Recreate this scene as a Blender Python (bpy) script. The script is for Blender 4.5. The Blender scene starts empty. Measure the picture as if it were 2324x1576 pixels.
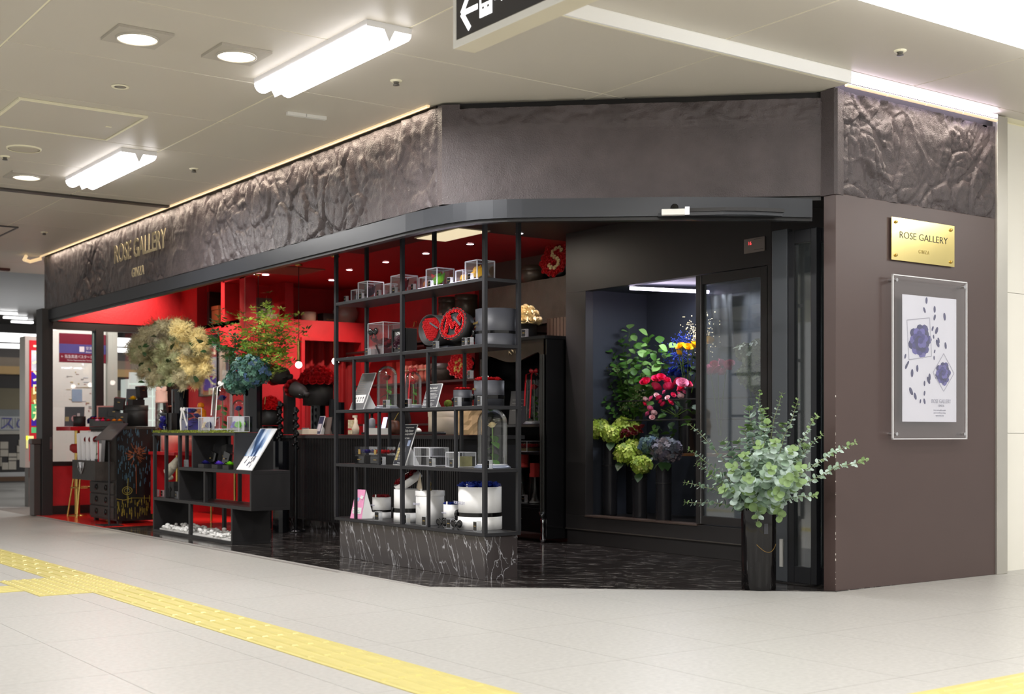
import bpy, math, random
from mathutils import Vector, Matrix, noise
random.seed(7)
SC = bpy.context.scene
COL = SC.collection
PI = math.pi
# ---------------------------------------------------------------- camera, world, lights
FPX, CXP, HYP, HC = 2931.0, 1162.0, 984.0, 0.92
TH = math.radians(35.65)
cd = bpy.data.cameras.new('camera'); cam = bpy.data.objects.new('camera', cd); COL.objects.link(cam)
cam.location = (0, 0, HC); cam.rotation_euler = (PI/2, 0, -TH)
cd.sensor_width = 36; cd.lens = 36*FPX/2324; cd.shift_y = 196/2324
cd.clip_start = 0.05; cd.clip_end = 120
cd.dof.use_dof = True; cd.dof.focus_distance = 7.6; cd.dof.aperture_fstop = 3.2
SC.camera = cam
SC.view_settings.view_transform = 'Standard'; SC.view_settings.look = 'None'
SC.view_settings.gamma = 1; SC.view_settings.use_curve_mapping = False
SC.view_settings.exposure = 0.22
SC.cycles.max_bounces = 8; SC.cycles.transparent_max_bounces = 24
w = bpy.data.worlds.new('world'); SC.world = w; w.use_nodes = True
w.node_tree.nodes['Background'].inputs[0].default_value = (1.0, 0.97, 0.925, 1)
w.node_tree.nodes['Background'].inputs[1].default_value = 0.58

def area(name, loc, sx, sy, power, color=(1, 1, 1), rot=(0, 0, 0), spread=180):
    d = bpy.data.lights.new(name, 'AREA'); d.shape = 'RECTANGLE'; d.size = sx; d.size_y = sy
    d.energy = power; d.color = color; d.spread = math.radians(spread)
    o = bpy.data.objects.new(name, d); COL.objects.link(o); o.location = loc; o.rotation_euler = rot
    return o
def spot(name, loc, power, color, angle=70, blend=0.6, rot=(0, 0, 0), r=0.03):
    d = bpy.data.lights.new(name, 'SPOT'); d.energy = power; d.color = color
    d.spot_size = math.radians(angle); d.spot_blend = blend; d.shadow_soft_size = r
    o = bpy.data.objects.new(name, d); COL.objects.link(o); o.location = loc; o.rotation_euler = rot
    return o
# concourse tubes: under the two fixtures in view, the long fixture on the right and the same rows out of frame, then added fill lamps
COOL = (1.0, 0.98, 0.965)
for (x, y) in ((3.33, 6.38), (3.33, 9.95)):
    area('tube_and_fill_light', (x, y, 2.79), 0.22, 1.3, 60 if y < 8 else 42, COOL)
area('tube_and_fill_light', (6.0, 3.73, 2.912), 3.3, 0.12, 85, COOL)
for (x, y, p) in ((3.33, 2.6, 75), (0.2, 6.4, 58), (0.2, 2.6, 70), (0.2, 10, 50), (3.33, -1, 60), (6.5, 0.8, 70), (9.3, 2.6, 60)):
    area('tube_and_fill_light', (x, y, 2.86), 0.22, 1.3, p, COOL)
area('tube_and_fill_light', (5.2, 15.9, 2.9), 1.2, 0.2, 40, COOL)  # added fill lamp with no fixture, brightens the map board
for (x, y) in ((7.5, 18.5), (9, 22)):
    area('tube_and_fill_light', (x, y, 2.85), 1.4, 0.3, 60, COOL)  # added unseen lamps behind the shop, light the area past the end glass
# shop lights
WARM = (1.0, 0.78, 0.62); PINKW = (1.0, 0.86, 0.90)
for k in range(6):
    spot('downlight_and_fill_beam', (6.36, 8.0+0.735*k+0.76, 2.57), 55, PINKW, 80, 0.7)
spot('downlight_and_fill_beam', (5.55, 13.45, 2.57), 60, WARM, 90, 0.7)
spot('downlight_and_fill_beam', (5.0, 14.25, 2.82), 85, WARM, 105, 0.8, (0.85, 0, 0))
spot('downlight_and_fill_beam', (5.25, 13.6, 2.82), 45, WARM, 90, 0.8, (0, -0.55, 0))
spot('downlight_and_fill_beam', (6.75, 12.3, 2.57), 42, WARM, 90, 0.8, (0.5, 0, 0))
spot('downlight_and_fill_beam', (6.1, 12.3, 2.57), 32, WARM, 95, 0.8, (0.5, 0, 0))
spot('downlight_and_fill_beam', (5.2, 12.2, 2.57), 90, (1, .88, .70), 70, 0.8, (0, 0.28, 0))
spot('downlight_and_fill_beam', (5.1, 10.3, 2.57), 60, PINKW, 75, 0.8)
spot('downlight_and_fill_beam', (4.95, 7.9, 2.57), 50, PINKW, 95, 0.8, (0, .12, 0))  # added fill spot with no fitting, brightens the goods on the rack
area('ceiling_panel_light', (5.9, 9.2, 2.56), 0.3, 0.6, 10, (1, .9, .75))
area('case_light', (6.95, 7.45, 2.04), 0.75, 0.04, 14, (0.86, 0.9, 1.0))
# cove strips along the top of the fascia
area('cove_strip', (4.165, 10.7, 2.915), 0.03, 8.0, 22, (1, .84, .66), (0, math.radians(-12), 0), 160)
area('cove_strip', (6.68, 4.93, 2.94), 1.45, 0.03, 6, (1, .86, .74), (math.radians(-12), 0, 0), 160)

# ---------------------------------------------------------------- helpers
def ys(px, X):            # Y where the sight line of column px meets the plane x = X
    a = (px-CXP)/FPX; dx = math.sin(TH)+math.cos(TH)*a; dy = math.cos(TH)-math.sin(TH)*a
    return X/dx*dy
def xs(px, Y):
    a = (px-CXP)/FPX; dx = math.sin(TH)+math.cos(TH)*a; dy = math.cos(TH)-math.sin(TH)*a
    return Y/dy*dx
def dep(x, y): return x*math.sin(TH)+y*math.cos(TH)
def zat(py, x, y): return HC+(HYP-py)/FPX*dep(x, y)

def lin(c):
    return tuple((v/12.92 if v <= .04045 else ((v+.055)/1.055)**2.4) for v in c)
_MATS = {}
def mat(name, col, rough=0.5, metal=0.0, var=0.08, scale=8.0, bump=0.0, bscale=60.0, spec=0.5, emit=None, estr=0, coat=0.0, trans=0.0, sheen=0.0):
    """principled material, colour broken up by procedural noise; col is sRGB 0..1"""
    if name in _MATS: return _MATS[name]
    m = bpy.data.materials.new(name); m.use_nodes = True; nt = m.node_tree; N = nt.nodes; L = nt.links
    b = N['Principled BSDF']; c = lin(col)
    b.inputs['Roughness'].default_value = rough; b.inputs['Metallic'].default_value = metal
    b.inputs['Specular IOR Level'].default_value = spec; b.inputs['Coat Weight'].default_value = coat
    b.inputs['Transmission Weight'].default_value = trans
    tc = N.new('ShaderNodeTexCoord')
    if var > 0:
        n = N.new('ShaderNodeTexNoise'); n.inputs['Scale'].default_value = scale; n.inputs['Detail'].default_value = 3
        L.new(tc.outputs['Object'], n.inputs['Vector'])
        r = N.new('ShaderNodeValToRGB'); L.new(n.outputs['Fac'], r.inputs['Fac'])
        r.color_ramp.elements[0].position = .3; r.color_ramp.elements[1].position = .7
        r.color_ramp.elements[0].color = tuple(max(0, v*(1-var)) for v in c)+(1,)
        r.color_ramp.elements[1].color = tuple(min(1, v*(1+var)) for v in c)+(1,)
        L.new(r.outputs['Color'], b.inputs['Base Color'])
    else:
        b.inputs['Base Color'].default_value = c+(1,)
    if bump > 0:
        n2 = N.new('ShaderNodeTexNoise'); n2.inputs['Scale'].default_value = bscale; n2.inputs['Detail'].default_value = 4
        L.new(tc.outputs['Object'], n2.inputs['Vector'])
        bp = N.new('ShaderNodeBump'); bp.inputs['Strength'].default_value = bump; bp.inputs['Distance'].default_value = .01
        L.new(n2.outputs['Fac'], bp.inputs['Height']); L.new(bp.outputs['Normal'], b.inputs['Normal'])
    if emit:
        b.inputs['Emission Color'].default_value = lin(emit)+(1,); b.inputs['Emission Strength'].default_value = estr
    _MATS[name] = m
    return m
def glass_mat(name, tint=(1, 1, 1), refl=1.0, rough=0.02, base=0.05, body=0.0, bodycol=(.8, .85, .85)):
    """thin clear sheet: see-through with fresnel reflection, optional milky body"""
    if name in _MATS: return _MATS[name]
    m = bpy.data.materials.new(name); m.use_nodes = True; nt = m.node_tree; N = nt.nodes; L = nt.links
    N.remove(N['Principled BSDF']); out = N['Material Output']
    t = N.new('ShaderNodeBsdfTransparent'); t.inputs[0].default_value = tint+(1,)
    g = N.new('ShaderNodeBsdfGlossy'); g.inputs['Roughness'].default_value = rough
    fr = N.new('ShaderNodeLayerWeight'); fr.inputs['Blend'].default_value = .25
    mr = N.new('ShaderNodeMapRange'); L.new(fr.outputs['Fresnel'], mr.inputs['Value'])
    mr.inputs['To Min'].default_value = base; mr.inputs['To Max'].default_value = min(1, .42*refl)
    mx = N.new('ShaderNodeMixShader'); L.new(mr.outputs[0], mx.inputs[0]); L.new(t.outputs[0], mx.inputs[1]); L.new(g.outputs[0], mx.inputs[2])
    last = mx
    if body > 0:
        d = N.new('ShaderNodeBsdfDiffuse'); d.inputs[0].default_value = lin(bodycol)+(1,)
        m2 = N.new('ShaderNodeMixShader'); m2.inputs[0].default_value = body
        L.new(mx.outputs[0], m2.inputs[1]); L.new(d.outputs[0], m2.inputs[2]); last = m2
    L.new(last.outputs[0], out.inputs[0])
    _MATS[name] = m
    return m
def emit_mat(name, col, s):
    return mat(name, (.9, .9, .9), var=0, emit=col, estr=s)

class MB:
    def __init__(self): self.v = []; self.f = []; self.m = []; self.s = []
    def add(self, vs, fs, m=0, s=False, T=None):
        o = len(self.v)
        self.v += [tuple(T @ Vector(p)) for p in vs] if T is not None else [tuple(p) for p in vs]
        for f in fs: self.f.append([o+i for i in f]); self.m.append(m); self.s.append(s)
        return self
    def box(self, x0, x1, y0, y1, z0, z1, m=0, T=None):
        v = [(x0, y0, z0), (x1, y0, z0), (x1, y1, z0), (x0, y1, z0), (x0, y0, z1), (x1, y0, z1), (x1, y1, z1), (x0, y1, z1)]
        return self.add(v, [(0, 3, 2, 1), (4, 5, 6, 7), (0, 1, 5, 4), (1, 2, 6, 5), (2, 3, 7, 6), (3, 0, 4, 7)], m, False, T)
    def cyl(self, p0, p1, r0, r1=None, n=10, m=0, caps=True, s=True):
        r1 = r0 if r1 is None else r1
        p0 = Vector(p0); p1 = Vector(p1); d = (p1-p0).normalized()
        a = d.orthogonal().normalized(); b = d.cross(a); vs = []
        for p, r in ((p0, r0), (p1, r1)):
            for k in range(n): t = 2*PI*k/n; vs.append(p+a*(r*math.cos(t))+b*(r*math.sin(t)))
        self.add(vs, [(k, (k+1) % n, n+(k+1) % n, n+k) for k in range(n)], m, s)
        if caps: self.add(vs[:n], [tuple(range(n))[::-1]], m); self.add(vs[n:], [tuple(range(n))], m)
        return self
    def tube(self, pts, r, n=6, m=0):
        for i in range(len(pts)-1):
            ra = r[i] if isinstance(r, (list, tuple)) else r; rb = r[i+1] if isinstance(r, (list, tuple)) else r
            self.cyl(pts[i], pts[i+1], ra, rb, n, m)
        return self
    def lathe(self, prof, n=20, m=0, c=(0, 0, 0), s=True, T=None):
        vs = []; k = len(prof)
        for (r, z) in prof:
            for j in range(n): t = 2*PI*j/n; vs.append((c[0]+r*math.cos(t), c[1]+r*math.sin(t), c[2]+z))
        fs = [(i*n+j, i*n+(j+1) % n, (i+1)*n+(j+1) % n, (i+1)*n+j) for i in range(k-1) for j in range(n)]
        return self.add(vs, fs, m, s, T)
    def ball(self, c, r, n=10, k=6, m=0, sc=(1, 1, 1)):
        vs = []
        for i in range(k+1):
            a = -PI/2+PI*i/k
            for j in range(n): t = 2*PI*j/n; vs.append((c[0]+sc[0]*r*math.cos(a)*math.cos(t), c[1]+sc[1]*r*math.cos(a)*math.sin(t), c[2]+sc[2]*r*math.sin(a)))
        return self.add(vs, [(i*n+j, i*n+(j+1) % n, (i+1)*n+(j+1) % n, (i+1)*n+j) for i in range(k) for j in range(n)], m, True)
    def prism(self, poly, z0, z1, m=0, T=None):
        n = len(poly); vs = [(p[0], p[1], z0) for p in poly]+[(p[0], p[1], z1) for p in poly]
        return self.add(vs, [tuple(range(n))[::-1], tuple(range(n, 2*n))]+[(k, (k+1) % n, n+(k+1) % n, n+k) for k in range(n)], m, False, T)
    def mesh(self, name, mats):
        me = bpy.data.meshes.new(name); me.from_pydata(self.v, [], self.f)
        for x in (mats if isinstance(mats, (list, tuple)) else [mats]): me.materials.append(x)
        me.polygons.foreach_set('material_index', self.m); me.polygons.foreach_set('use_smooth', self.s); me.update()
        return me
    def obj(self, name, mats, parent=None, loc=(0, 0, 0), rot=(0, 0, 0), bevel=0):
        return put(name, self.mesh(name, mats), parent, loc, rot, bevel=bevel)
def put(name, me, parent=None, loc=(0, 0, 0), rot=(0, 0, 0), sc=None, bevel=0):
    o = bpy.data.objects.new(name, me); COL.objects.link(o); o.parent = parent; o.location = loc; o.rotation_euler = rot
    if sc is not None: o.scale = sc if isinstance(sc, (tuple, list)) else (sc, sc, sc)
    if bevel:
        md = o.modifiers.new('bevel', 'BEVEL'); md.width = bevel; md.segments = 2; md.limit_method = 'ANGLE'
    return o
def tag(o, label, cat, group=None):
    o['label'] = label; o['category'] = cat
    if group: o['group'] = group
    return o
def thing(name, label, cat, loc=(0, 0, 0), rz=0, group=None):
    o = bpy.data.objects.new(name, None); COL.objects.link(o); o.location = loc; o.rotation_euler = (0, 0, rz)
    o.empty_display_size = .05
    return tag(o, label, cat, group)
def struct(o): o['kind'] = 'structure'; return o
def stuff(o): o['kind'] = 'stuff'; return o
def text_mesh(s, size, ext=0.001, cx=1.0, align='CENTER', shear=0.0, bold=0.0, space=1.0):
    cu = bpy.data.curves.new('lettering', 'FONT'); cu.body = s; cu.size = size; cu.extrude = ext; cu.align_x = align
    cu.align_y = 'CENTER'; cu.shear = shear; cu.offset = bold; cu.space_character = space; cu.resolution_u = 3
    o = bpy.data.objects.new('lettering', cu); COL.objects.link(o)
    dg = bpy.context.evaluated_depsgraph_get(); dg.update()
    me = bpy.data.meshes.new_from_object(o.evaluated_get(dg))
    bpy.data.objects.remove(o); bpy.data.curves.remove(cu)
    me.materials.clear()
    for v in me.vertices: v.co.x *= cx
    return me
def text(s, size, m, parent, loc, rot=(PI/2, 0, 0), ext=0.0008, cx=1.0, align='CENTER', shear=0.0, bold=0.0, name='lettering', space=1.0):
    me = text_mesh(s, size, ext, cx, align, shear, bold, space); me.materials.append(m)
    return put(name, me, parent, loc, rot)
FACE_L = -PI/2      # turned to face the left-hand passage (world -x); FACE_R = 0 faces world -y
def copy_tree(o, parent=None):
    c = o.copy(); COL.objects.link(c)
    if parent is not None: c.parent = parent
    for ch in [q for q in o.children]: copy_tree(ch, c)
    return c

# ---------------------------------------------------------------- materials
def marble_mat(name, base, vein, scale, rough, rotv=(0, 0, 0), stretch=(1, 1, 1), thin=.02, dens=.5):
    m = bpy.data.materials.new(name); m.use_nodes = True; nt = m.node_tree; N = nt.nodes; L = nt.links
    b = N['Principled BSDF']; b.inputs['Roughness'].default_value = rough
    tc = N.new('ShaderNodeTexCoord'); m0 = N.new('ShaderNodeMapping'); m0.inputs['Rotation'].default_value = rotv; mp = N.new('ShaderNodeMapping'); mp.inputs['Scale'].default_value = stretch
    L.new(tc.outputs['Object'], m0.inputs['Vector']); L.new(m0.outputs[0], mp.inputs['Vector'])
    n0 = N.new('ShaderNodeTexNoise'); n0.inputs['Scale'].default_value = scale*.8; n0.inputs['Detail'].default_value = 6
    L.new(mp.outputs[0], n0.inputs['Vector'])
    mv = N.new('ShaderNodeVectorMath'); mv.operation = 'MULTIPLY_ADD'; L.new(n0.outputs['Color'], mv.inputs[0]); mv.inputs[1].default_value = (.22, .22, .22); L.new(mp.outputs[0], mv.inputs[2])
    v = N.new('ShaderNodeTexVoronoi'); v.feature = 'DISTANCE_TO_EDGE'; v.inputs['Scale'].default_value = scale
    L.new(mv.outputs[0], v.inputs['Vector'])
    r = N.new('ShaderNodeValToRGB'); L.new(v.outputs['Distance'], r.inputs['Fac'])
    r.color_ramp.elements[0].color = (1, 1, 1, 1); r.color_ramp.elements[1].color = (0, 0, 0, 1); r.color_ramp.elements[1].position = thin
    n1 = N.new('ShaderNodeTexNoise'); n1.inputs['Scale'].default_value = scale*1.6; n1.inputs['Detail'].default_value = 5
    L.new(mp.outputs[0], n1.inputs['Vector'])
    r1 = N.new('ShaderNodeValToRGB'); L.new(n1.outputs['Fac'], r1.inputs['Fac']); r1.color_ramp.elements[0].position = dens-.08; r1.color_ramp.elements[1].position = dens+.12
    mu = N.new('ShaderNodeMath'); mu.operation = 'MULTIPLY'; L.new(r.outputs[0], mu.inputs[0]); L.new(r1.outputs[0], mu.inputs[1])
    mx = N.new('ShaderNodeMix'); mx.data_type = 'RGBA'; L.new(mu.outputs[0], mx.inputs['Factor'])
    mx.inputs['A'].default_value = lin(base)+(1,); mx.inputs['B'].default_value = lin(vein)+(1,)
    L.new(mx.outputs['Result'], b.inputs['Base Color'])
    return m
M_MARBLE = marble_mat('dark_marble', (.235, .215, .215), (.74, .74, .76), 11.0, .14, (math.radians(24), 0, 0), (1, 1, .24), .034, .47)
M_MFLOOR = marble_mat('dark_marble_floor', (.165, .15, .145), (.66, .64, .62), 11.0, .12, (0, 0, .9), (.3, 1, 1), .05, .49)
M_PLASTER = mat('dark_rough_plaster', (.29, .258, .262), .38, 0, .20, 5, .5, 130, .5)
M_BROWN = mat('brown_painted_panel', (.31, .25, .24), .36, 0, .03, 3, .06, 300)
M_BLACK = mat('black_paint', (.115, .11, .115), .45, 0, .08, 12, .05, 200)
M_BLACKG = mat('black_gloss', (.06, .06, .065), .12, 0, .1, 6, spec=.6)
M_IRON = mat('black_iron', (.12, .12, .135), .42, .1, .1, 20)
M_STEEL = mat('slate_steel_channel', (.19, .20, .22), .38, .2, .05, 3)
M_RED = mat('red_plaster', (.75, .13, .165), .55, 0, .10, 7, .25, 60)
M_REDC = mat('red_ceiling_paint', (.64, .10, .13), .5, 0, .05, 4)
M_REDF = mat('red_floor', (.86, .14, .12), .22, 0, .06, 5)
M_DARKC = mat('dark_ceiling_paint', (.20, .14, .14), .5, 0, .06, 5)
M_DBROWN = mat('dark_brown_wall', (.30, .24, .22), .55, 0, .1, 5, .2, 80)
M_CEIL = mat('ceiling_panel_cream', (.81, .785, .735), .45, 0, .012, 1.2)
M_JOINT = mat('ceiling_joint_lit_cream', (.97, .95, .84), .5, 0, .02, 3)  # pale joints paint lit panel edges; rims and hatch frames share the cream
M_WHITE = mat('white_card', (.94, .94, .94), .5, 0, .02, 6)
M_WPAINT = mat('white_enamel', (.93, .93, .91), .35, 0, .02, 3)
M_STAINL = mat('stainless_steel', (.75, .75, .76), .22, 1, .05, 4)
M_CHROME = mat('chrome', (.85, .85, .86), .08, 1, .03, 6)
M_BRASS = mat('brushed_brass', (.80, .68, .40), .22, 1, .06, 30)
M_GOLD = mat('gold_print', (.72, .62, .38), .35, .8, .05, 30)
M_GLASS = glass_mat('clear_glass')
M_DOME = glass_mat('dome_glass', (.99, 1, .995), 1.9, .01, .035)
M_ACR = glass_mat('clear_acrylic', (.985, .99, .995), .8, .02, .025, .012, (.9, .9, .92))
M_ACRE = glass_mat('acrylic_edge', (.9, .92, .94), 1, .1, .15, .45, (.95, .95, .97))
M_DOORG = glass_mat('misted_cool_glass', (.85, .88, .9), 1, .03, .10, .10, (.8, .85, .88))
M_PINKB = mat('dusty_pink_card', (.83, .56, .53), .5, 0, .04, 6)
M_SLATE = mat('slate_grey_box', (.24, .245, .27), .5, 0, .04, 9, .05, 200)
M_BOXB = mat('black_card_box', (.155, .15, .15), .55, 0, .06, 9)
M_BOXW = mat('white_card_box', (.93, .93, .93), .5, 0, .02, 9)
M_CREAM = mat('cream_card', (.86, .80, .71), .55, 0, .04, 6)
M_RIB = mat('black_satin_ribbon', (.05, .05, .055), .18, 0, .1, 30)
M_RIBW = mat('white_satin_ribbon', (.9, .89, .88), .3, 0, .05, 30)
M_RIBR = mat('red_satin_ribbon', (.78, .10, .16), .35, 0, .06, 30)
M_MOSS = mat('preserved_moss', (.46, .50, .16), .9, 0, .4, 60, .6, 200)
M_STEM = mat('green_stem', (.33, .44, .18), .6, 0, .15, 20)
M_TWIG = mat('brown_twig', (.34, .27, .19), .7, 0, .2, 30)
M_LEAF = mat('green_leaf', (.27, .44, .16), .45, 0, .25, 14)
M_LEAFL = mat('pale_green_leaf', (.50, .66, .36), .42, 0, .2, 14)
M_LEAFD = mat('dark_green_leaf', (.16, .27, .13), .5, 0, .25, 14)
M_LEAFY = mat('yellow_green_leaf', (.60, .62, .20), .5, 0, .25, 14)
M_EUC = mat('eucalyptus_leaf', (.56, .66, .57), .5, 0, .14, 9)
M_EUC2 = mat('eucalyptus_young_leaf', (.47, .58, .36), .5, 0, .14, 9)
def petal(n, c, r=.55): return mat('petal_'+n, c, r, 0, .18, 25)
P_RED = petal('red', (.74, .05, .09)); P_DRED = petal('deep_red', (.50, .02, .07)); P_YEL = petal('yellow', (.98, .74, .05))
P_BLUE = petal('royal_blue', (.10, .20, .58)); P_PINK = petal('hot_pink', (.90, .12, .36)); P_LPINK = petal('pale_pink', (.93, .62, .74))
P_WHITE = petal('cream', (.93, .86, .68)); P_VIO = petal('violet', (.42, .28, .78)); P_NAVY = petal('navy', (.10, .08, .42))
P_LIME = petal('lime', (.52, .82, .12)); P_ORA = petal('orange', (.98, .55, .08)); P_PLUM = petal('dark_plum', (.22, .08, .14)); P_LILAC = petal('lilac', (.66, .48, .72))
P_HYG = petal('hydrangea_lime', (.72, .80, .32)); P_HYB = petal('hydrangea_blue_green', (.33, .45, .45)); P_HYM = petal('hydrangea_mauve', (.40, .38, .44)); P_HYT = petal('hydrangea_teal', (.30, .47, .40))
E_LAMP = emit_mat('lit_tube', (1, .98, 1), 9); E_WARM = emit_mat('lit_warm', (1, .93, .82), 8); E_LED = emit_mat('lit_led', (.93, .88, 1), 10)
E_SIGN = emit_mat('lit_sign_white', (1, 1, 1), 1.6)
# ================================================================ SETTING
M_GRAN = mat('pale_granite', (.69, .685, .67), .36, 0, .09, 45, .04, 260)
M_GROUT = mat('floor_joint', (.52, .50, .48), .7, 0, .05, 20)
M_TACT = mat('yellow_tactile', (.76, .715, .44), .42, 0, .06, 10)
floor = struct(MB().box(-6, 12, -4, 40, -.06, -.004).obj('floor', M_GROUT))
TX, TY = .6, .9
tile_me = MB().box(.0012, TX-.0012, .0012, TY-.0012, -.02, 0).mesh('floor_tile', M_GRAN)
for i in range(-1, 15):
    for j in range(1, 17):
        x = -.17+TX*i; y = 1.3+TY*j
        if x > 4.2 and y > max(5.0, 6.56-(x-4.1)*.88): continue
        if x > 3.6 and y > 6.9 : continue
        if y < 3.2 and x < 1.0: continue
        if x < .5+.06*y and y < 6.5 and x < 1.2: continue
        put('floor_tile', tile_me, floor, (x, y, 0))
stuff(MB().box(-6, -.773+.0, -4, 40, -.02, -.0006).box(-.77, 4.6, 16.6, 40, -.02, -.0006).box(4.6, 12, 15.3, 40, -.02, -.0006).box(4.2, 12, -4, 2.19, -.02, -.0006).box(-.77, 4.2, -4, 2.19, -.02, -.0006)
      .box(8.83, 12, 2.2, 5.3, -.02, -.0006).box(-.77, .43, 2.2, 8, -.021, -.0006).obj('floor_margin', M_GRAN, floor))
# shop floor: black marble with a red zone behind it
shopf = struct(MB().prism([(4.10, 6.56), (5.88, 4.99), (7.5, 5.02), (7.5, 12.5), (4.10, 12.5)], -.018, .004).obj('floor_marble', M_MFLOOR))
struct(MB().box(4.09, 7.5, 12.5, 14.95, -.018, .004).obj('floor_red', M_REDF))
struct(MB().prism([(4.06, 6.545), (5.86, 4.955), (5.88, 4.99), (4.10, 6.56), (4.10, 14.74), (4.06, 14.74)], -.019, .002).obj('trim_1', mat('floor_edge_strip', (.62, .61, .60), .5, 0, .05, 9)))

# tactile paving
bar = MB().box(.001, .299, .001, .299, -.004, .003)
for k in range(4):
    x = .0375+.075*k
    bar.add([(x-.017, .012, .003), (x+.017, .012, .003), (x+.017, .288, .003), (x-.017, .288, .003), (x-.011, .02, .008), (x+.011, .02, .008), (x+.011, .28, .008), (x-.011, .28, .008)],
            [(4, 5, 6, 7), (0, 1, 5, 4), (1, 2, 6, 5), (2, 3, 7, 6), (3, 0, 4, 7)])
bar_me = bar.mesh('bar_tile', M_TACT)
dot = MB().box(.001, .299, .001, .299, -.004, .003)
for a in range(5):
    for b in range(5):
        dot.lathe([(.018, .003), (.013, .008), (.0, .0085)], 8, 0, (.03+.06*a, .03+.06*b, 0))
dot_me = dot.mesh('dot_tile', M_TACT)
tp = thing('tactile_paving', 'long yellow tactile guide strip with raised bars crossing the floor before the shop', 'tactile paving', (2.375, 0, 0))
for k in range(10, 48):
    y = -.04+.3*k
    if y < 3.1: continue
    put('dot_tile' if 24.2 < k < 27.5 else 'bar_tile', dot_me if 24.2 < k < 27.5 else bar_me, tp, (0, y, 0))
for k in (25, 26, 27): put('dot_tile', dot_me, tp, (-.3, -.04+.3*k, 0))
for k in range(1, 4): put('bar_tile', bar_me, tp, (-.3*k, -.04+.3*26, 0), (0, 0, PI/2))
tp2 = thing('tactile_paving', 'short yellow tactile strip at the bottom right corner of the view', 'tactile paving', (3.3, 2.58, 0))
for k in range(10): put('bar_tile', bar_me, tp2, (.3+.3*k, 0, 0), (0, 0, PI/2))

# ceiling: lower field over the passage, higher field near the viewer, bright step between
ceil = struct(MB().box(-6, 5.90, 4.9, 16.4, 2.9335, 3.2).box(5.90, 9, 5.09, 16.4, 2.9335, 3.2).obj('ceiling', M_JOINT))
PX, PY = 1.57, .985
cp = MB()
g = .007
cp.add([(g, g, 0), (PX-g, g, 0), (PX-g, PY-g, 0), (g, PY-g, 0), (.001, .001, .012), (PX-.001, .001, .012), (PX-.001, PY-.001, .012), (.001, PY-.001, .012)],
       [(0, 3, 2, 1), (0, 1, 5, 4), (1, 2, 6, 5), (2, 3, 7, 6), (3, 0, 4, 7), (4, 5, 6, 7)])
cpm = cp.mesh('ceiling_panel', M_CEIL)
for i in range(-3, 4):
    for j in range(0, 12):
        x = 1.75+PX*i; y = 4.915+PY*j
        if x > 4.6 and j > 1: continue
        if y+PY > 11.0 and y < 11.05: y += 0
        if x > 6: continue
        put('ceiling_panel', cpm, ceil, (x, y, 2.93), (0, 0, 0), (min(1, (5.897-x)/PX), 1, 1))
ceil2 = struct(MB().box(-6, 12, -4, 4.9, 3.0035, 3.2).box(7.4, 12, 4.9, 5.3, 3.0035, 3.2).obj('ceiling_upper', M_JOINT))
for i in range(-2, 5):
    for j in range(0, 6):
        x = 1.75+PX*i; y = 4.885-PY*(j+1)
        put('ceiling_panel', cpm, ceil2, (x, y, 3.0))
put('ceiling_panel', cpm, ceil2, (1.75+PX*3+.001, 4.885, 3.0), (0, 0, 0), (1, .12, 1))
put('ceiling_panel', cpm, ceil2, (5.903, 4.885, 3.0), (0, 0, 0), ((1.75+PX*3-5.903)/PX, .12, 1))
struct(MB().box(-6, 5.90, 4.885, 4.90, 2.93, 3.02).obj('trim_2', mat('white_step_face', (.99, .99, .985), .4, 0, .01, 3)))
struct(MB().box(-6, 4.2, 11.0, 11.09, 2.915, 2.945).obj('trim_3', mat('dark_ceiling_gap', (.30, .28, .26), .35, .4, .05, 3)))
# far ceiling of glossy grey slats
cf = struct(MB().box(-6, 14, 16.4, 40, 2.99, 3.2).obj('ceiling_far', mat('far_ceiling_back', (.25, .24, .23), .6, 0, .05, 3)))
M_SLAT = mat('grey_metal_slat', (.22, .215, .21), .3, .1, .05, 2)
sl = MB().box(0, 18, .004, .146, 0, .02).mesh('ceiling_slat', M_SLAT)
for k in range(80): put('ceiling_slat', sl, cf, (-4, 16.45+.15*k, 2.96))
struct(MB().box(-6, 4.2, 16.34, 16.42, 2.90, 3.0).obj('trim_4', mat('brown_ceiling_edge', (.30, .20, .18), .5, 0, .05, 3)))

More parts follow.
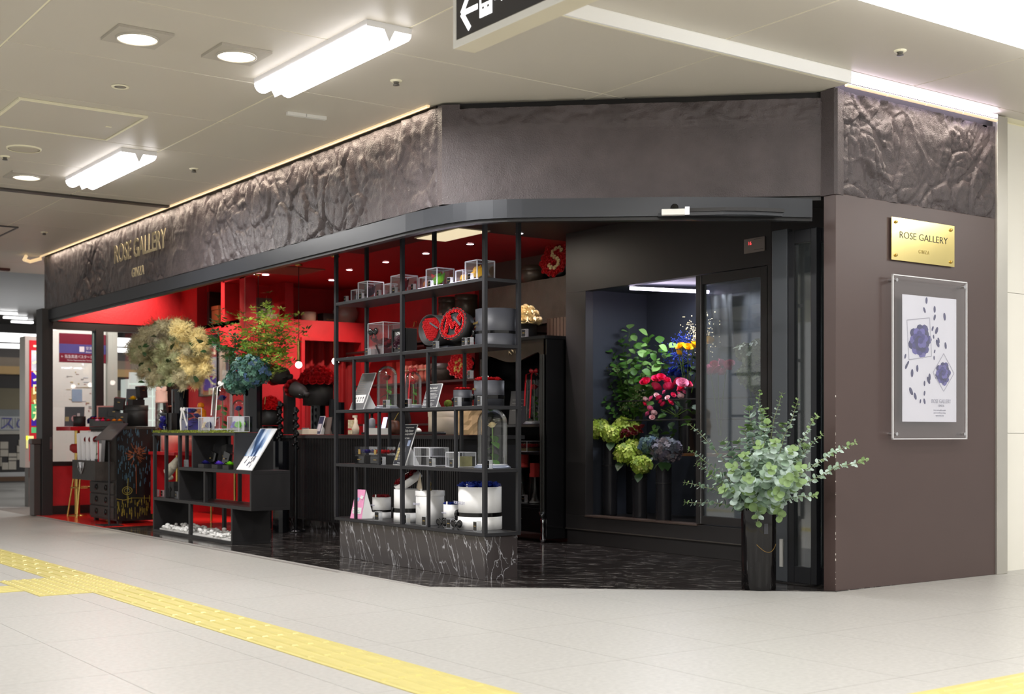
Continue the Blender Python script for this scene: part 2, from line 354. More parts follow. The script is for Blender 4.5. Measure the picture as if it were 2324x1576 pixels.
# ---------------------------------------------------------------- fascia with hand-thrown plaster relief
def fbm(p, o=4):
    s = 0; a = 1
    for _ in range(o): s += a*noise.noise(p); p = p*2.03; a *= .5
    return s
def sstep(a, b, x): t = max(0, min(1, (x-a)/(b-a))); return t*t*(3-2*t)
def relief(u, v, L, seed, drip, rock):
    p = Vector((u*1.0+seed*7.3, v*1.0, seed*3.1))
    w1 = noise.noise(p*3.1); w2 = noise.noise(p*3.1+Vector((9, 2, 1)))
    h = .008*fbm(p*2.2, 4)+.0045*fbm(p*13, 4)+.003*abs(noise.noise(p*31))
    m = sstep(-.02, .22, noise.noise(Vector((u*.9+seed*5, v*.8, 4.2))) + (rock-.5)*1.1 - .30*(v/.6-.35))
    for (fu, fv, A) in ((5.2, 4.2, 1.0), (9.5, 8.0, .45)):
        q = Vector((u*fu+.55*w1*fu/5, v*fv+.55*w2*fu/5, seed+fu)); d, pts = noise.voronoi(q); e = d[1]-d[0]
        cell = noise.noise(Vector(pts[0])*7.7); tilt = (q-Vector(pts[0])).dot(Vector((math.cos(cell*9), math.sin(cell*9), 0)))
        h += A*m*(.017*sstep(0, .14, e)-.017+.014*cell*sstep(0, .10, e)+.012*tilt*sstep(0, .1, e))
    r = 1-abs(noise.noise(Vector((u*3.5+seed+w1*.5, v*2.6+u*1.5, seed*2)))*2); h += .007*sstep(.86, 1, r)*(.3+.7*rock)
    r = 1-abs(noise.noise(Vector((u*11+seed, v*8+u*3+w2, seed*2+4)))*2); h -= .006*sstep(.88, 1, r)*(.4+.6*m)
    if drip:
        t = sstep(.35, .9, v/.6); h += t*.020*abs(noise.noise(Vector((u*8+w2*.5, v*2.0, seed+8))))+t*.008
    return h
def fascia(name, p0, p1, z0, z1, seed, drip, rock, du, lipband=False):
    p0 = Vector(p0); p1 = Vector(p1); L = (p1-p0).length; t = (p1-p0)/L; n = Vector((t.y, -t.x))
    nu = int(L/du)+1; nv = int((z1-z0)/du)+1; mb = MB(); vs = []
    for i in range(nu+1):
        for j in range(nv+1):
            u = L*i/nu; v = (z1-z0)*j/nv
            h = relief(u, v, L, seed, drip, rock)
            if lipband:
                k = sstep(.44+.012*noise.noise(Vector((u*9, 0, 1))), .46, v-.014*noise.noise(Vector((u*7, 3, 1)))); h = h*.55+.014*k+k*.012*fbm(Vector((u*16, v*22, 2)), 3)
            e = min(1, u/.03, (L-u)/.03)
            q = p0+t*u+n*(h*max(0, e)); vs.append((q.x, q.y, z0+v))
    mb.add(vs, [(i*(nv+1)+j, (i+1)*(nv+1)+j, (i+1)*(nv+1)+j+1, i*(nv+1)+j+1) for i in range(nu) for j in range(nv)], 0, True)
    a = p0-n*.02; b = p1-n*.02; c = p1-n*.09; d = p0-n*.09
    mb.prism([(a.x, a.y), (b.x, b.y), (c.x, c.y), (d.x, d.y)], z0, z1)
    o = mb.obj(name, M_PLASTER); return struct(o)
F0 = fascia('wall_fascia_left', (4.23, 15.0), (4.23, 6.66), 2.315, 2.905, 1.0, True, .55, .0125)
F1 = fascia('wall_fascia_chamfer', (4.30, 6.55), (5.90, 5.085), 2.315, 2.885, 2.0, False, .10, .011, True)
F2 = fascia('wall_fascia_right', (5.90, 5.0), (7.46, 5.0), 2.315, 2.92, 6.0, False, .85, .009)
struct(MB().prism([(4.225, 6.67), (4.225, 6.62), (4.305, 6.545), (4.37, 6.61), (4.33, 6.70)], 2.31, 2.915).obj('trim_5', M_PLASTER))
struct(MB().prism([(5.885, 5.10), (5.885, 5.0), (5.90, 4.985), (5.97, 5.0), (5.97, 5.10)], 2.31, 2.925).obj('trim_6', M_PLASTER))
struct(MB().box(4.235, 4.30, 6.7, 15, 2.90, 2.955).prism([(4.32, 6.60), (5.92, 5.12), (5.97, 5.18), (4.38, 6.68)], 2.88, 2.955).box(5.92, 7.46, 5.02, 5.08, 2.91, 3.02).obj('trim_7', mat('dark_gap', (.10, .09, .09), .6, 0, .05, 4)))
# cove lights above the fascia
cl = tag(MB().cyl((4.19, 15.0, 2.925), (4.19, 6.72, 2.925), .012, n=8).obj('cove_light', mat('cove_diffuser', (.95, .85, .70), .4, 0, .04, 3, emit=(1, .86, .66), estr=.55)), 'cream cove light tube along the top edge of the left fascia', 'light')
c2 = thing('cove_light', 'LED cove light along the top of the right fascia above the wall sign', 'light', (0, 0, 0))
MB().box(5.93, 7.42, 4.955, 4.975, 2.965, 2.982).obj('led_strip', E_LED, c2)
tl = MB().cyl((0, 0, 0), (.36, 0, 0), .011, n=8).mesh('tube', mat('cove_diffuser2', (.92, .82, .70), .4, 0, .04, 3, emit=(1, .88, .72), estr=.45))
for k in range(4): put('tube', tl, c2, (5.95+.37*k, 4.965, 2.945))
tag(MB().tube([(4.205, 9.35, 2.935), (4.17, 9.05, 2.945), (4.17, 8.7, 2.945)], .008, 6).obj('loose_led_strip', E_LED), 'short bright LED strip sagging over the left fascia edge', 'light')
tag(MB().tube([(4.19, 15.0, 2.90), (4.10, 15.1, 2.87), (4.02, 15.05, 2.88), (4.0, 14.9, 2.9)], .02, 8).obj('loose_cove_tube', mat('cove_diffuser3', (.9, .8, .62), .4, 0, .04, 3, emit=(1, .86, .66), estr=.6)), 'curled end of cove light past the far end of the fascia', 'light')
# lettering on the left fascia
yR, yY = ys(268, 4.19), ys(385, 4.19)
rg = thing('shop_sign', 'brass letters ROSE GALLERY GINZA standing off the rough left fascia', 'sign', (4.185, (yR+yY)/2, 2.30), FACE_L)
M_SIGNL = mat('aged_brass_letters', (.76, .70, .56), .4, .25, .06, 10)
sgm = text_mesh('ROSE GALLERY', .245, .003, 1.0, 'CENTER', 0, .002)
wd = max(v.co.x for v in sgm.vertices)-min(v.co.x for v in sgm.vertices)
for v in sgm.vertices: v.co.x *= (yR-yY)/wd
sgm.materials.append(M_SIGNL); put('lettering', sgm, rg, (0, -.034, .335), (PI/2, 0, 0))
for x in (-.66, -.2, .2, .62): MB().cyl((x, -.032, .335), (x, .03, .335), .0025, n=6).obj('mounting_pin', M_BLACK, rg)
text('GINZA', .125, M_SIGNL, rg, (-.02, -.034, .115), ext=.003, cx=.8, space=1.1)

# ---------------------------------------------------------------- right wall
struct(MB().box(5.90, 7.46, 5.0, 5.09, 0, 2.318).obj('wall_right', M_BROWN, bevel=.003))
ch = MB(); random.seed(3)
for k in range(26):
    z = random.choice([random.uniform(.02, .35), random.uniform(.3, 1.2)]); r = random.uniform(.0008, .0028)
    ch.ball((5.901, 5.001, z), r, 6, 4, 0, (.8, .8, random.uniform(1, 3)))
tagw = ch.obj('paint_chip', mat('bare_plaster_chip', (.92, .90, .86), .8, 0, .05, 9), bpy.data.objects['wall_right']); stuff(tagw)
struct(MB().box(7.46, 7.575, 4.985, 5.06, 0, 2.99).box(7.575, 7.585, 5.0, 5.07, 0, 2.99).obj('trim_8', mat('brushed_steel_trim', (.78, .77, .74), .35, .7, .04, 4), bevel=.004))
ww = struct(MB().box(7.57, 12, 5.10, 5.2, 0, 3.02).obj('wall_white', mat('panel_joint_grey', (.75, .74, .72), .6, 0, .03, 3)))
M_WWALL = mat('white_wall_panel', (.93, .92, .88), .3, 0, .02, 2)
for z0, z1 in ((0, .92), (.923, 1.86), (1.863, 2.99)):
    me = MB().box(.0015, 1.2, -.02, 0, z0, z1).mesh('wall_panel', M_WWALL)
    for k in range(3): put('wall_panel', me, ww, (7.585+1.2*k, 5.10, 0))
# brass plate
bp = thing('brass_plaque', 'polished brass plate engraved ROSE GALLERY GINZA on the brown wall', 'sign', (6.693, 4.985, 1.966), 0)
MB().box(-.309, .309, -.003, .003, 0, .26).obj('plate', mat('polished_brass', (.87, .80, .54), .2, 1, .08, 3), bp, bevel=.0015)
M_ENG = mat('engraved_black', (.10, .09, .06), .5, 0, .1, 30)
tm = text_mesh('ROSE GALLERY', .06, .0008, 1.0, 'CENTER', 0, -.0008); wd = max(v.co.x for v in tm.vertices)-min(v.co.x for v in tm.vertices)
for v in tm.vertices: v.co.x *= .47/wd
tm.materials.append(M_ENG); stuff(put('lettering', tm, bp, (0, -.0035, .155), (PI/2, 0, 0)))
text('GINZA', .032, mat('engraved_faint', (.62, .55, .30), .4, .6, .1, 30), bp, (0, -.0035, .068), cx=.9, space=1.3)
for x in (-.27, .27):
    for z in (.03, .23): MB().lathe([(.010, 0), (.010, .006), (.007, .011), (0, .012)], 10, 0).obj('stud', M_BRASS, bp, (x, -.003, z), (PI/2, 0, 0))
# acrylic framed poster
pf = thing('acrylic_poster_frame', 'clear acrylic standoff frame with white blue-rose poster on the brown wall', 'poster frame', (6.72, 4.955, .886), 0)
MB().box(-.363, .363, -.005, .003, 0, .985).obj('acrylic_sheet', glass_mat('frame_acrylic', (.985, .985, .99), .6, .02, .025, 0), pf)
eb = MB()
for a in ((-.366, -.360, 0, .985), (.360, .366, 0, .985), (-.366, .366, -.003, .003), (-.366, .366, .982, .988)): eb.box(a[0], a[1], -.007, .004, a[2], a[3])
eb.obj('sheet_edge', mat('bright_acrylic_edge', (.86, .86, .87), .3, 0, .04, 9), pf)
for x in (-.335, .335):
    for z in (.03, .955): MB().cyl((x, -.012, z), (x, .045, z), .011, n=10).obj('standoff', M_CHROME, pf)
ps = MB().box(-.262, .27, .006, .008, .105, .875).obj('poster', mat('poster_white', (.93, .93, .97), .4, 0, .02, 2), pf)
M_PPET = mat('print_blue_violet', (.22, .20, .52), .5, 0, .3, 40); M_PDK = mat('print_dark_blue', (.16, .16, .40), .5, 0, .2, 30); M_PGR = mat('print_grey', (.72, .72, .78), .5, 0, .05, 9)
random.seed(11)
def flat_rose(mb, cx, cz, r, sx=1, m=0):
    k = 0
    for i in range(26):
        a = i*2.4; rr = r*math.sqrt(i/26); s = r*(.30+.16*i/26)
        vs = [(cx+sx*(rr*math.cos(a)+s*math.cos(t)), .0055-.00006*(26-i), cz+rr*math.sin(a)+s*math.sin(t)*.8) for t in [q*PI/4 for q in range(8)]]
        mb.add(vs, [tuple(range(8))[::-1]], (i*7) % 3)
for a_ in ((-.09, .60, .085), (.135, .405, .06)): pr = MB(); flat_rose(pr, *a_); stuff(pr.obj('printed_rose', [M_PPET, M_PDK, mat('print_lilac', (.40, .38, .68), .5, 0, .2, 40)], ps))
pp = MB()
for (x, z) in [(-.03, .85), (-.05, .79), (.05, .80), (.05, .75), (.15, .76), (.03, .68), (.07, .67), (.04, .63), (.08, .59), (.16, .58), (.05, .54), (.045, .50), (-.235, .5), (-.225, .44), (-.17, .40), (-.12, .43), (0, .38), (-.05, .34), (-.18, .29), (-.14, .26), (-.05, .28), (-.09, .23), (-.05, .23), (.09, .61), (-.01, .36), (-.21, .46)]:
    a = random.uniform(-.6, .6); s = random.uniform(.012, .026)
    vs = [(x+s*.55*math.cos(t)*math.cos(a)-s*1.1*math.sin(t)*math.sin(a), .0052, z+s*.55*math.cos(t)*math.sin(a)+s*1.1*math.sin(t)*math.cos(a)) for t in [q*PI/4 for q in range(8)]]
    pp.add(vs, [tuple(range(8))[::-1]], 0)
stuff(pp.obj('printed_petals', M_PDK, ps))
fr = MB()
def linebox(mb, pts, wd):
    for i in range(len(pts)):
        a = Vector(pts[i]); b = Vector(pts[(i+1) % len(pts)]); d = (b-a).normalized(); n = Vector((-d.y, d.x))*wd
        mb.add([(q.x, .0048, q.y) for q in (a-n, b-n, b+n, a+n)], [(0, 1, 2, 3)])
linebox(fr, [(-.22, .72), (0, .745), (.02, .51), (-.20, .48)], .003); linebox(fr, [(.14, .53), (.245, .41), (.14, .295), (.035, .41)], .003)
fr.obj('printed_frames', M_PGR, ps)
text('ROSE GALLERY', .036, M_PGR, ps, (.115, .0046, .232), cx=.8); text('GINZA', .02, M_PGR, ps, (.115, .0046, .205))
for k, s in enumerate(('www rose gallery ginza', 'preserved flower shop', 'open every day')): text(s, .013, M_PGR, ps, (.10, .0046, .178-.017*k))

# ---------------------------------------------------------------- shop shell
struct(MB().box(6.70, 6.80, 5.09, 6.25, 0, 2.62).obj('wall_door_pocket', M_BLACK))
struct(MB().box(7.30, 7.42, 8.57, 10.75, 0, 2.62).obj('wall_back_dark', M_DBROWN))
struct(MB().box(7.25, 7.37, 10.75, 13.6, 0, 2.62).obj('wall_back_red', M_RED))
yb = MB().box(5.78, 6.48, 13.0, 13.14, 0, 2.18).box(6.48, 7.19, 13.0, 13.14, 1.96, 2.18).box(7.19, 7.25, 13.0, 13.14, 0, 2.18).box(5.90, 7.25, 13.14, 13.55, 2.14, 2.18).box(5.78, 7.3, 13.55, 13.65, 2.1, 2.62).box(5.78, 5.91, 13.0, 13.14, 2.18, 2.62)
struct(yb.obj('wall_curtain_door', M_RED))
struct(MB().box(6.44, 6.48, 12.975, 13.0, 0, 1.99).box(7.19, 7.23, 12.975, 13.0, 0, 1.99).box(6.48, 7.19, 12.975, 13.0, 1.955, 1.99).obj('trim_9', M_RED))
lw = MB().box(5.78, 5.90, 13.14, 14.9, 0, 2.16).box(5.78, 6.35, 13.14, 14.35, 2.12, 2.16).box(5.78, 5.92, 14.35, 14.9, 2.16, 2.9).box(6.32, 6.42, 13.14, 14.4, 2.16, 2.9).box(5.9, 6.4, 14.3, 14.4, 2.16, 2.9)
struct(lw.obj('wall_niche', M_RED))
struct(MB().box(4.34, 5.80, 14.86, 15.0, 2.19, 2.9).obj('wall_far_upper', M_RED))
struct(MB().box(5.778, 5.782, 13.0, 13.004, 2.18, 2.6).obj('trim_10', M_CREAM))
struct(MB().box(4.26, 5.78, 14.88, 14.97, 0, .56).obj('wall_far_low', M_RED))
struct(MB().box(4.26, 5.77, 14.86, 14.88, 0, .10).obj('baseboard_far', M_BLACK))
struct(MB().box(5.765, 5.78, 13.0, 14.86, 0, .10).box(5.78, 6.44, 12.985, 13.0, 0, .10).obj('baseboard_niche', mat('dark_red_base', (.38, .06, .08), .4, 0, .05, 5)))
struct(MB().prism([(4.30, 6.76), (5.95, 5.22), (7.3, 5.22), (7.3, 8.9), (5.93, 8.9), (5.93, 10.65), (4.30, 10.65)], 2.60, 2.68).obj('ceiling_dark', M_DARKC))
struct(MB().prism([(5.93, 8.9), (7.3, 8.9), (7.3, 13.6), (5.78, 13.6), (5.78, 12.7), (4.34, 12.7), (4.34, 10.65), (5.93, 10.65)], 2.60, 2.68).box(4.34, 5.78, 12.7, 12.76, 2.6, 2.9).obj('ceiling_red', M_REDC))
struct(MB().box(4.34, 6.4, 12.76, 15.0, 2.86, 2.93).obj('ceiling_red_high', M_REDC))
# soffit between fascia and header channel, and the header itself
hp = [(4.20, 14.74), (4.20, 7.6), (4.195, 7.0), (4.203, 6.80), (4.218, 6.64), (4.24, 6.52), (4.27, 6.42), (4.305, 6.34), (4.355, 6.265), (4.41, 6.20), (4.475, 6.14), (4.57, 6.06), (4.70, 5.955), (5.18, 5.555), (5.62, 5.26), (5.86, 5.14)]
def ribbon_wall(mb, pts, off, z0, z1):
    n = len(pts); out = []; inn = []
    for i, p in enumerate(pts):
        a = Vector(pts[max(0, i-1)]); b = Vector(pts[min(n-1, i+1)]); t = (b-a).normalized(); nn = Vector((-t.y, t.x)); q = Vector(p)
        out.append((q.x, q.y)); inn.append((q.x+nn.x*off, q.y+nn.y*off))
    vs = [(x, y, z) for z in (z0, z1) for (x, y) in out]+[(x, y, z) for z in (z0, z1) for (x, y) in inn]
    fs = []
    for i in range(n-1):
        fs += [(i, i+1, n+i+1, n+i), (2*n+i, 3*n+i, 3*n+i+1, 2*n+i+1), (i, 2*n+i, 2*n+i+1, i+1), (n+i, n+i+1, 3*n+i+1, 3*n+i)]
    fs += [(0, n, 3*n, 2*n), (n-1, 3*n-1, 4*n-1, 2*n-1)]
    mb.add(vs, fs, 0, False)
hb = MB(); ribbon_wall(hb, hp, .07, 2.19, 2.30); struct(hb.obj('trim_11', M_STEEL))
hb = MB(); ribbon_wall(hb, [(x+.012, y+.012) for x, y in hp], .05, 2.17, 2.192); struct(hb.obj('trim_12', mat('black_header_underside', (.08, .08, .085), .4, .2, .05, 4)))
struct(MB().prism([(4.235, 14.9), (4.235, 6.68), (4.33, 6.56), (5.90, 5.11), (6.72, 5.11), (6.72, 5.3), (5.95, 5.3), (4.55, 6.55), (4.42, 6.8), (4.42, 14.9)], 2.29, 2.318).obj('ceiling_soffit', mat('black_soffit', (.12, .11, .11), .5, 0, .05, 4)))
dt = thing('sliding_door_track', 'curved steel door track with white sensor box under the black soffit', 'door track', (0, 0, 0))
tr = MB(); ribbon_wall(tr, [(5.08, 5.62), (5.20, 5.49), (5.34, 5.35), (5.49, 5.25), (5.66, 5.19)], .03, 2.185, 2.205); tr.obj('rail', M_STEEL, dt)
tr = MB(); ribbon_wall(tr, [(5.09, 5.59), (5.20, 5.475), (5.34, 5.335), (5.49, 5.235), (5.66, 5.175)], .02, 2.205, 2.225); tr.obj('rail_slot', M_BLACK, dt)
a = math.atan2(5.47-5.58, 5.19-5.07)
o = MB().box(-.075, .06, -.02, .02, 0, .035).obj('sensor_box', M_WPAINT, dt, (5.13, 5.535, 2.185), (0, 0, a), bevel=.004)
MB().box(.06, .085, -.018, .018, 0, .045).obj('sensor_end', M_STAINL, dt, (5.13, 5.535, 2.185), (0, 0, a))
MB().lathe([(.025, 0), (.022, .02), (.01, .03), (0, .03)], 12).obj('sensor_dome', M_BLACKG, dt, (5.13, 5.535, 2.22))
# far left post
po = struct(MB().box(4.13, 4.25, 14.74, 14.97, 0, 2.315).obj('trim_13', M_BLACK, bevel=.004))
struct(MB().box(4.06, 4.13, 14.80, 14.97, 0, .80).box(4.03, 4.13, 14.78, 14.9, .80, .86).obj('trim_14', mat('brown_black_post', (.25, .21, .20), .4, 0, .05, 6), bevel=.004))
MB().box(-.012, .012, -.004, 0, 0, .14).obj('lock_plate', M_STAINL, po, (4.225, 14.739, .74))
# glass at the far end of the shop
wn = struct(MB().box(4.25, 5.78, 14.87, 14.95, 2.10, 2.20).box(4.77, 4.86, 14.86, 14.96, .56, 2.12).box(4.25, 5.78, 14.87, 14.95, .55, .60).box(4.25, 4.27, 14.88, 14.94, .6, 2.1).box(5.60, 5.78, 14.87, 14.95, .6, 2.1).obj('window_1', M_BLACK))
MB().box(4.27, 4.745, 14.905, 14.915, .60, 2.10).obj('pane', M_GLASS, wn)
MB().box(4.86, 5.60, 14.905, 14.915, .60, 2.10).obj('pane', M_GLASS, wn)
MB().box(4.742, 4.770, 14.895, 14.925, .60, 2.10).obj('edge_strip', mat('green_glass_edge', (.45, .55, .56), .2, .2, .05, 5), wn)
# ================================================================ CEILING FITTINGS, HANGING SIGN
def tube_fixture(loc, label, L=1.3):
    t = thing('ceiling_light', label, 'ceiling light', loc, 0, 'twin tube ceiling lights')
    h = MB(); y = L/2
    prof = [(-.13, .075), (-.125, .045), (-.03, .045), (0, -.012), (.03, .045), (.125, .045), (.13, .075)]
    vs = [(x, yy, z) for yy in (-y, y) for (x, z) in prof]; n = len(prof)
    h.add(vs, [(i, i+1, n+i+1, n+i) for i in range(n-1)]+[tuple(range(n)), tuple(range(n, 2*n))[::-1], (0, n, 2*n-1, n-1)])
    h.obj('housing', mat('fixture_white', (.96, .96, .97), .3, 0, .02, 4), t)
    for s in (-1, 1):
        d = MB(); pr = [(.078*s+.05*math.cos(a), .046-.048*math.sin(a)) for a in [PI*q/8 for q in range(9)]]
        vs = [(x, yy, z) for yy in (-y+.004, y-.004) for (x, z) in pr]; d.add(vs, [(i, i+1, 10+i, 9+i) for i in range(8)]+[tuple(range(9)), tuple(range(9, 18))[::-1]])
        d.obj('tube', emit_mat('lit_diffuser', (1, .985, 1), 5), t)
    return t
tube_fixture((3.205, 6.15, 2.855), 'nearer lit twin-tube ceiling light above the fascia lettering')
tube_fixture((3.185, 9.62, 2.855), 'farther lit twin-tube ceiling light left of the fascia')
t = thing('ceiling_light', 'long lit linear ceiling light at the upper right corner', 'ceiling light', (5.9, 3.73, 2.93))
MB().box(-1.72, -1.7, -.15, .15, -.01, .075).box(1.7, 1.72, -.15, .15, -.01, .075).obj('housing', M_WPAINT, t)
MB().box(-1.7, 1.7, -.13, .13, -.035, .07).obj('diffuser', emit_mat('lit_diffuser_long', (1, 1, 1), 6), t)
t = thing('ceiling_panel_light', 'white lit panel cut off by the upper right corner of the view', 'ceiling light', (6.6, 3.2, 2.985))
MB().box(-1.2, 1.2, -.2, .24, 0, .012).obj('diffuser', emit_mat('lit_panel_soft', (1, .99, .95), 1.0), t)
def downlight(x, y, label):
    t = thing('downlight', label, 'ceiling light', (x, y, 2.925), 0, 'round downlights in the concourse ceiling')
    pl = MB()
    n = 24; q = .14; ring = [(q*.62*math.cos(2*PI*k/n), q*.62*math.sin(2*PI*k/n)) for k in range(n)]
    def sq(a): c, s = math.cos(a), math.sin(a); m = max(abs(c), abs(s)); return (q*c/m, q*s/m)
    out = [sq(2*PI*k/n) for k in range(n)]
    pl.add([(a, b, -.010) for a, b in ring]+[(a, b, -.010) for a, b in out]+[(a, b, .004) for a, b in out], [(k, n+k, n+(k+1) % n, (k+1) % n) for k in range(n)]+[(n+k, 2*n+k, 2*n+(k+1) % n, n+(k+1) % n) for k in range(n)])
    pl.obj('trim_plate', mat('downlight_plate', (.74, .715, .67), .5, 0, .03, 4), t)
    MB().lathe([(.106, -.010), (.106, -.020), (.099, -.020), (.098, -.012)], 28).obj('ring', mat('downlight_ring', (.78, .76, .71), .3, .1, .03, 4), t)
    MB().lathe([(.098, -.016), (.070, .003)], 28).obj('reflector', mat('glowing_reflector', (.95, .93, .88), .4, 0, .02, 3, emit=(1, .97, .9), estr=1.15), t)  # cone glows by itself, painting the lamp light that falls inside it
    MB().lathe([(.0, .0028), (.071, .0028)], 24).obj('lamp', E_WARM, t)
downlight(2.263, 6.40, 'left of the two nearest lit round downlights at the upper left')
downlight(2.793, 6.39, 'right of the two nearest lit round downlights, beside the tube light')
downlight(2.788, 10.37, 'far lit round downlight at the left edge beside the farther tube light')
t = thing('ceiling_speaker', 'unlit round cover in the ceiling above the far downlight', 'ceiling fitting', (2.51, 9.40, 2.922))
MB().lathe([(0, -.004), (.075, -.004), (.10, 0), (.105, .008)], 24).obj('cover', mat('beige_cover', (.76, .73, .66), .4, 0, .03, 6), t)
MB().lathe([(.107, .0), (.115, -.003), (.118, .008)], 24).obj('rim', M_JOINT, t)
def sprinkler(x, y, z, label):
    t = thing('sprinkler', label, 'sprinkler', (x, y, z), 0, 'small sprinkler heads in the ceiling')
    MB().lathe([(.035, 0), (.033, -.006), (.018, -.009)], 14).obj('cover_ring', M_JOINT, t)
    MB().lathe([(.016, -.006), (.014, -.022), (.019, -.024), (.019, -.028), (0, -.03)], 12).obj('head', mat('sprinkler_grey', (.42, .41, .40), .35, .5, .05, 9), t)
sprinkler(3.75, 6.36, 2.93, 'small ceiling sprinkler just right of the nearer tube light')
sprinkler(3.75, 9.37, 2.93, 'small ceiling sprinkler right of the farther tube light')
sprinkler(5.80, 4.47, 3.0, 'small ceiling sprinkler above the right fascia')
sprinkler(2.47, 9.75, 2.93, 'small ceiling sprinkler beside the unlit round cover')
sprinkler(3.72, 13.2, 2.93, 'small far ceiling sprinkler above the fascia lettering')
t = thing('ceiling_sensor', 'small round recessed sensor in the ceiling below the nearest downlights', 'ceiling fitting', (2.515, 7.397, 2.928))
MB().lathe([(.052, 0), (.046, -.006), (.034, -.003)], 18).obj('rim', M_JOINT, t); MB().lathe([(.034, -.003), (.03, .001), (.02, -.004), (0, -.006)], 18).obj('lens', mat('sensor_lens', (.58, .56, .53), .3, .2, .04, 9), t)
tag(MB().box(-.13, -.008, -.016, .016, -.018, .003).box(-.004, .13, -.016, .016, -.018, .003).obj('ceiling_clip_bar', M_WPAINT, None, (3.69, 7.365, 2.928), (0, 0, -.08)), 'short white bar fixed to the ceiling above the left fascia', 'ceiling fitting')
def hatch(x0, x1, y0, y1, label, m):
    t = thing('ceiling_hatch', label, 'hatch', ((x0+x1)/2, (y0+y1)/2, 2.922)); a = (x1-x0)/2; b = (y1-y0)/2; k = .018
    MB().box(-a, a, -b, -b+k, -.006, .007).box(-a, a, b-k, b, -.006, .007).box(-a, -a+k, -b+k, b-k, -.006, .007).box(a-k, a, -b+k, b-k, -.006, .007).obj('frame', m, t)
    MB().box(-a+k+.004, a-k-.004, -b+k+.004, b-k-.004, -.002, .007).obj('door', M_CEIL, t)
    MB().box(a-.14, a-.10, -.012, .012, -.004, 0).obj('latch', M_JOINT, t)
hatch(2.10, 2.89, 7.98, 8.77, 'square ceiling access hatch with cream frame at the upper left', M_JOINT)
hatch(3.02, 3.42, 13.0, 13.9, 'small far ceiling hatch with dark outline left of the lettering', mat('hatch_dark_outline', (.35, .34, .34), .4, .2, .04, 9))
# hanging sign
sg = thing('hanging_sign', 'dark backlit direction sign with white frame hanging from the ceiling', 'sign', (2.90, 4.45, 2.50), FACE_L)
MB().box(0, 1.7, .0, .10, 0, .40).obj('box', mat('sign_case_cream', (.86, .83, .74), .4, 0, .02, 3), sg)
MB().box(.022, 1.68, -.003, 0, .032, .37).obj('face', mat('sign_face_black', (.16, .155, .175), .3, 0, .03, 6), sg)
MB().box(0, 1.7, -.006, 0, 0, .028).box(0, .022, -.006, 0, .028, .40).box(1.68, 1.7, -.006, 0, .028, .40).box(0, 1.7, -.006, 0, .372, .40).obj('frame', M_WPAINT, sg)
for x in (.3, 1.4): MB().cyl((x, .05, .40), (x, .05, .51), .012, n=8).obj('rod', M_WPAINT, sg)
ar = MB(); zc = zat(26, 2.9, ys(1062, 2.9))-2.5; xa = 4.45-ys(1050, 2.9)
def stroke(mb, a, b, wd, y=-.0045):
    a = Vector(a); b = Vector(b); d = (b-a).normalized(); n = Vector((-d.y, d.x))*wd
    mb.add([(q.x, y, q.y) for q in (a-n, b-n, b+n, a+n)], [(0, 1, 2, 3)])
stroke(ar, (xa, zc), (xa+.115, zc), .011); stroke(ar, (xa, zc), (xa+.058, zc+.075), .012); stroke(ar, (xa, zc), (xa+.058, zc-.075), .012)
ar.obj('arrow', E_SIGN, sg)
x1 = 4.45-ys(1091, 2.9)
MB().box(x1, x1+.085, -.0055, -.004, zc-.052, zc+.06).obj('bus_symbol', E_SIGN, sg)
MB().box(x1+.012, x1+.073, -.0062, -.0055, zc+.0, zc+.04).box(x1+.018, x1+.032, -.0062, -.0055, zc-.022, zc-.012).box(x1+.053, x1+.067, -.0062, -.0055, zc-.022, zc-.012).obj('bus_windows', bpy.data.materials['sign_face_black'], sg)
text('Expressway Bus Terminal', .062, E_SIGN, sg, (x1+.10, -.0045, zc+.012), cx=.75, align='LEFT', bold=.001)

# ================================================================ BACKGROUND BEYOND THE SHOP
ab = thing('advert_panel', 'tall red advertising panel with yellow column of letters beside the far black post', 'advert', (0, 0, 0))
Ya = 16.6; xa0 = xs(57, Ya); xa1 = xs(108, Ya)
za = lambda py: zat(py, xa0, Ya)
MB().box(xa0, xa1, Ya, Ya+.25, za(1062), za(763)).obj('case', mat('advert_case_grey', (.78, .76, .73), .35, .2, .03, 4), ab)
AF = Ya-.004
MB().box(xa0+.05, xa1, AF, Ya, za(1047), za(772)).obj('face', mat('advert_red', (.75, .14, .18), .35, 0, .04, 4, emit=(.75, .14, .18), estr=.35), ab)
for k, s in enumerate('コインロッカー'):
    pz = za(795+30*k); text(s if s != 'ー' else '|', .16, emit_mat('advert_yellow', (.93, .93, .15), .55), ab, (xa0+.145, AF-.002, pz), cx=.8, bold=.006)
for (pa, pb, c, nm) in ((795, 842, (.80, .80, .84), 'photo'), (845, 878, (.25, .10, .66), 'violet'), (881, 914, (.72, .50, .25), 'tan'), (917, 951, (.35, .74, .46), 'green'), (953, 967, (.24, .14, .62), 'indigo'), (970, 983, (.36, .76, .48), 'mint')):
    MB().box(xs(71, Ya), xa1, AF-.002, AF, za(pb), za(pa)).obj('picture_tile', mat('advert_'+nm, c, .4, 0, .25, 9, emit=c, estr=.3), ab)
MB().box(xs(59.5, Ya), xs(63, Ya), AF-.002, AF, za(1018), za(990)).box(xs(59.5, Ya), xs(76, Ya), AF-.002, AF, za(999), za(990)).obj('arrow', bpy.data.materials['advert_yellow'], ab)
MB().box(xa0+.05, xa1-.02, Ya+.04, Ya+.2, 0, za(1062)).obj('plinth', mat('advert_plinth', (.42, .41, .40), .5, 0, .04, 4), ab)
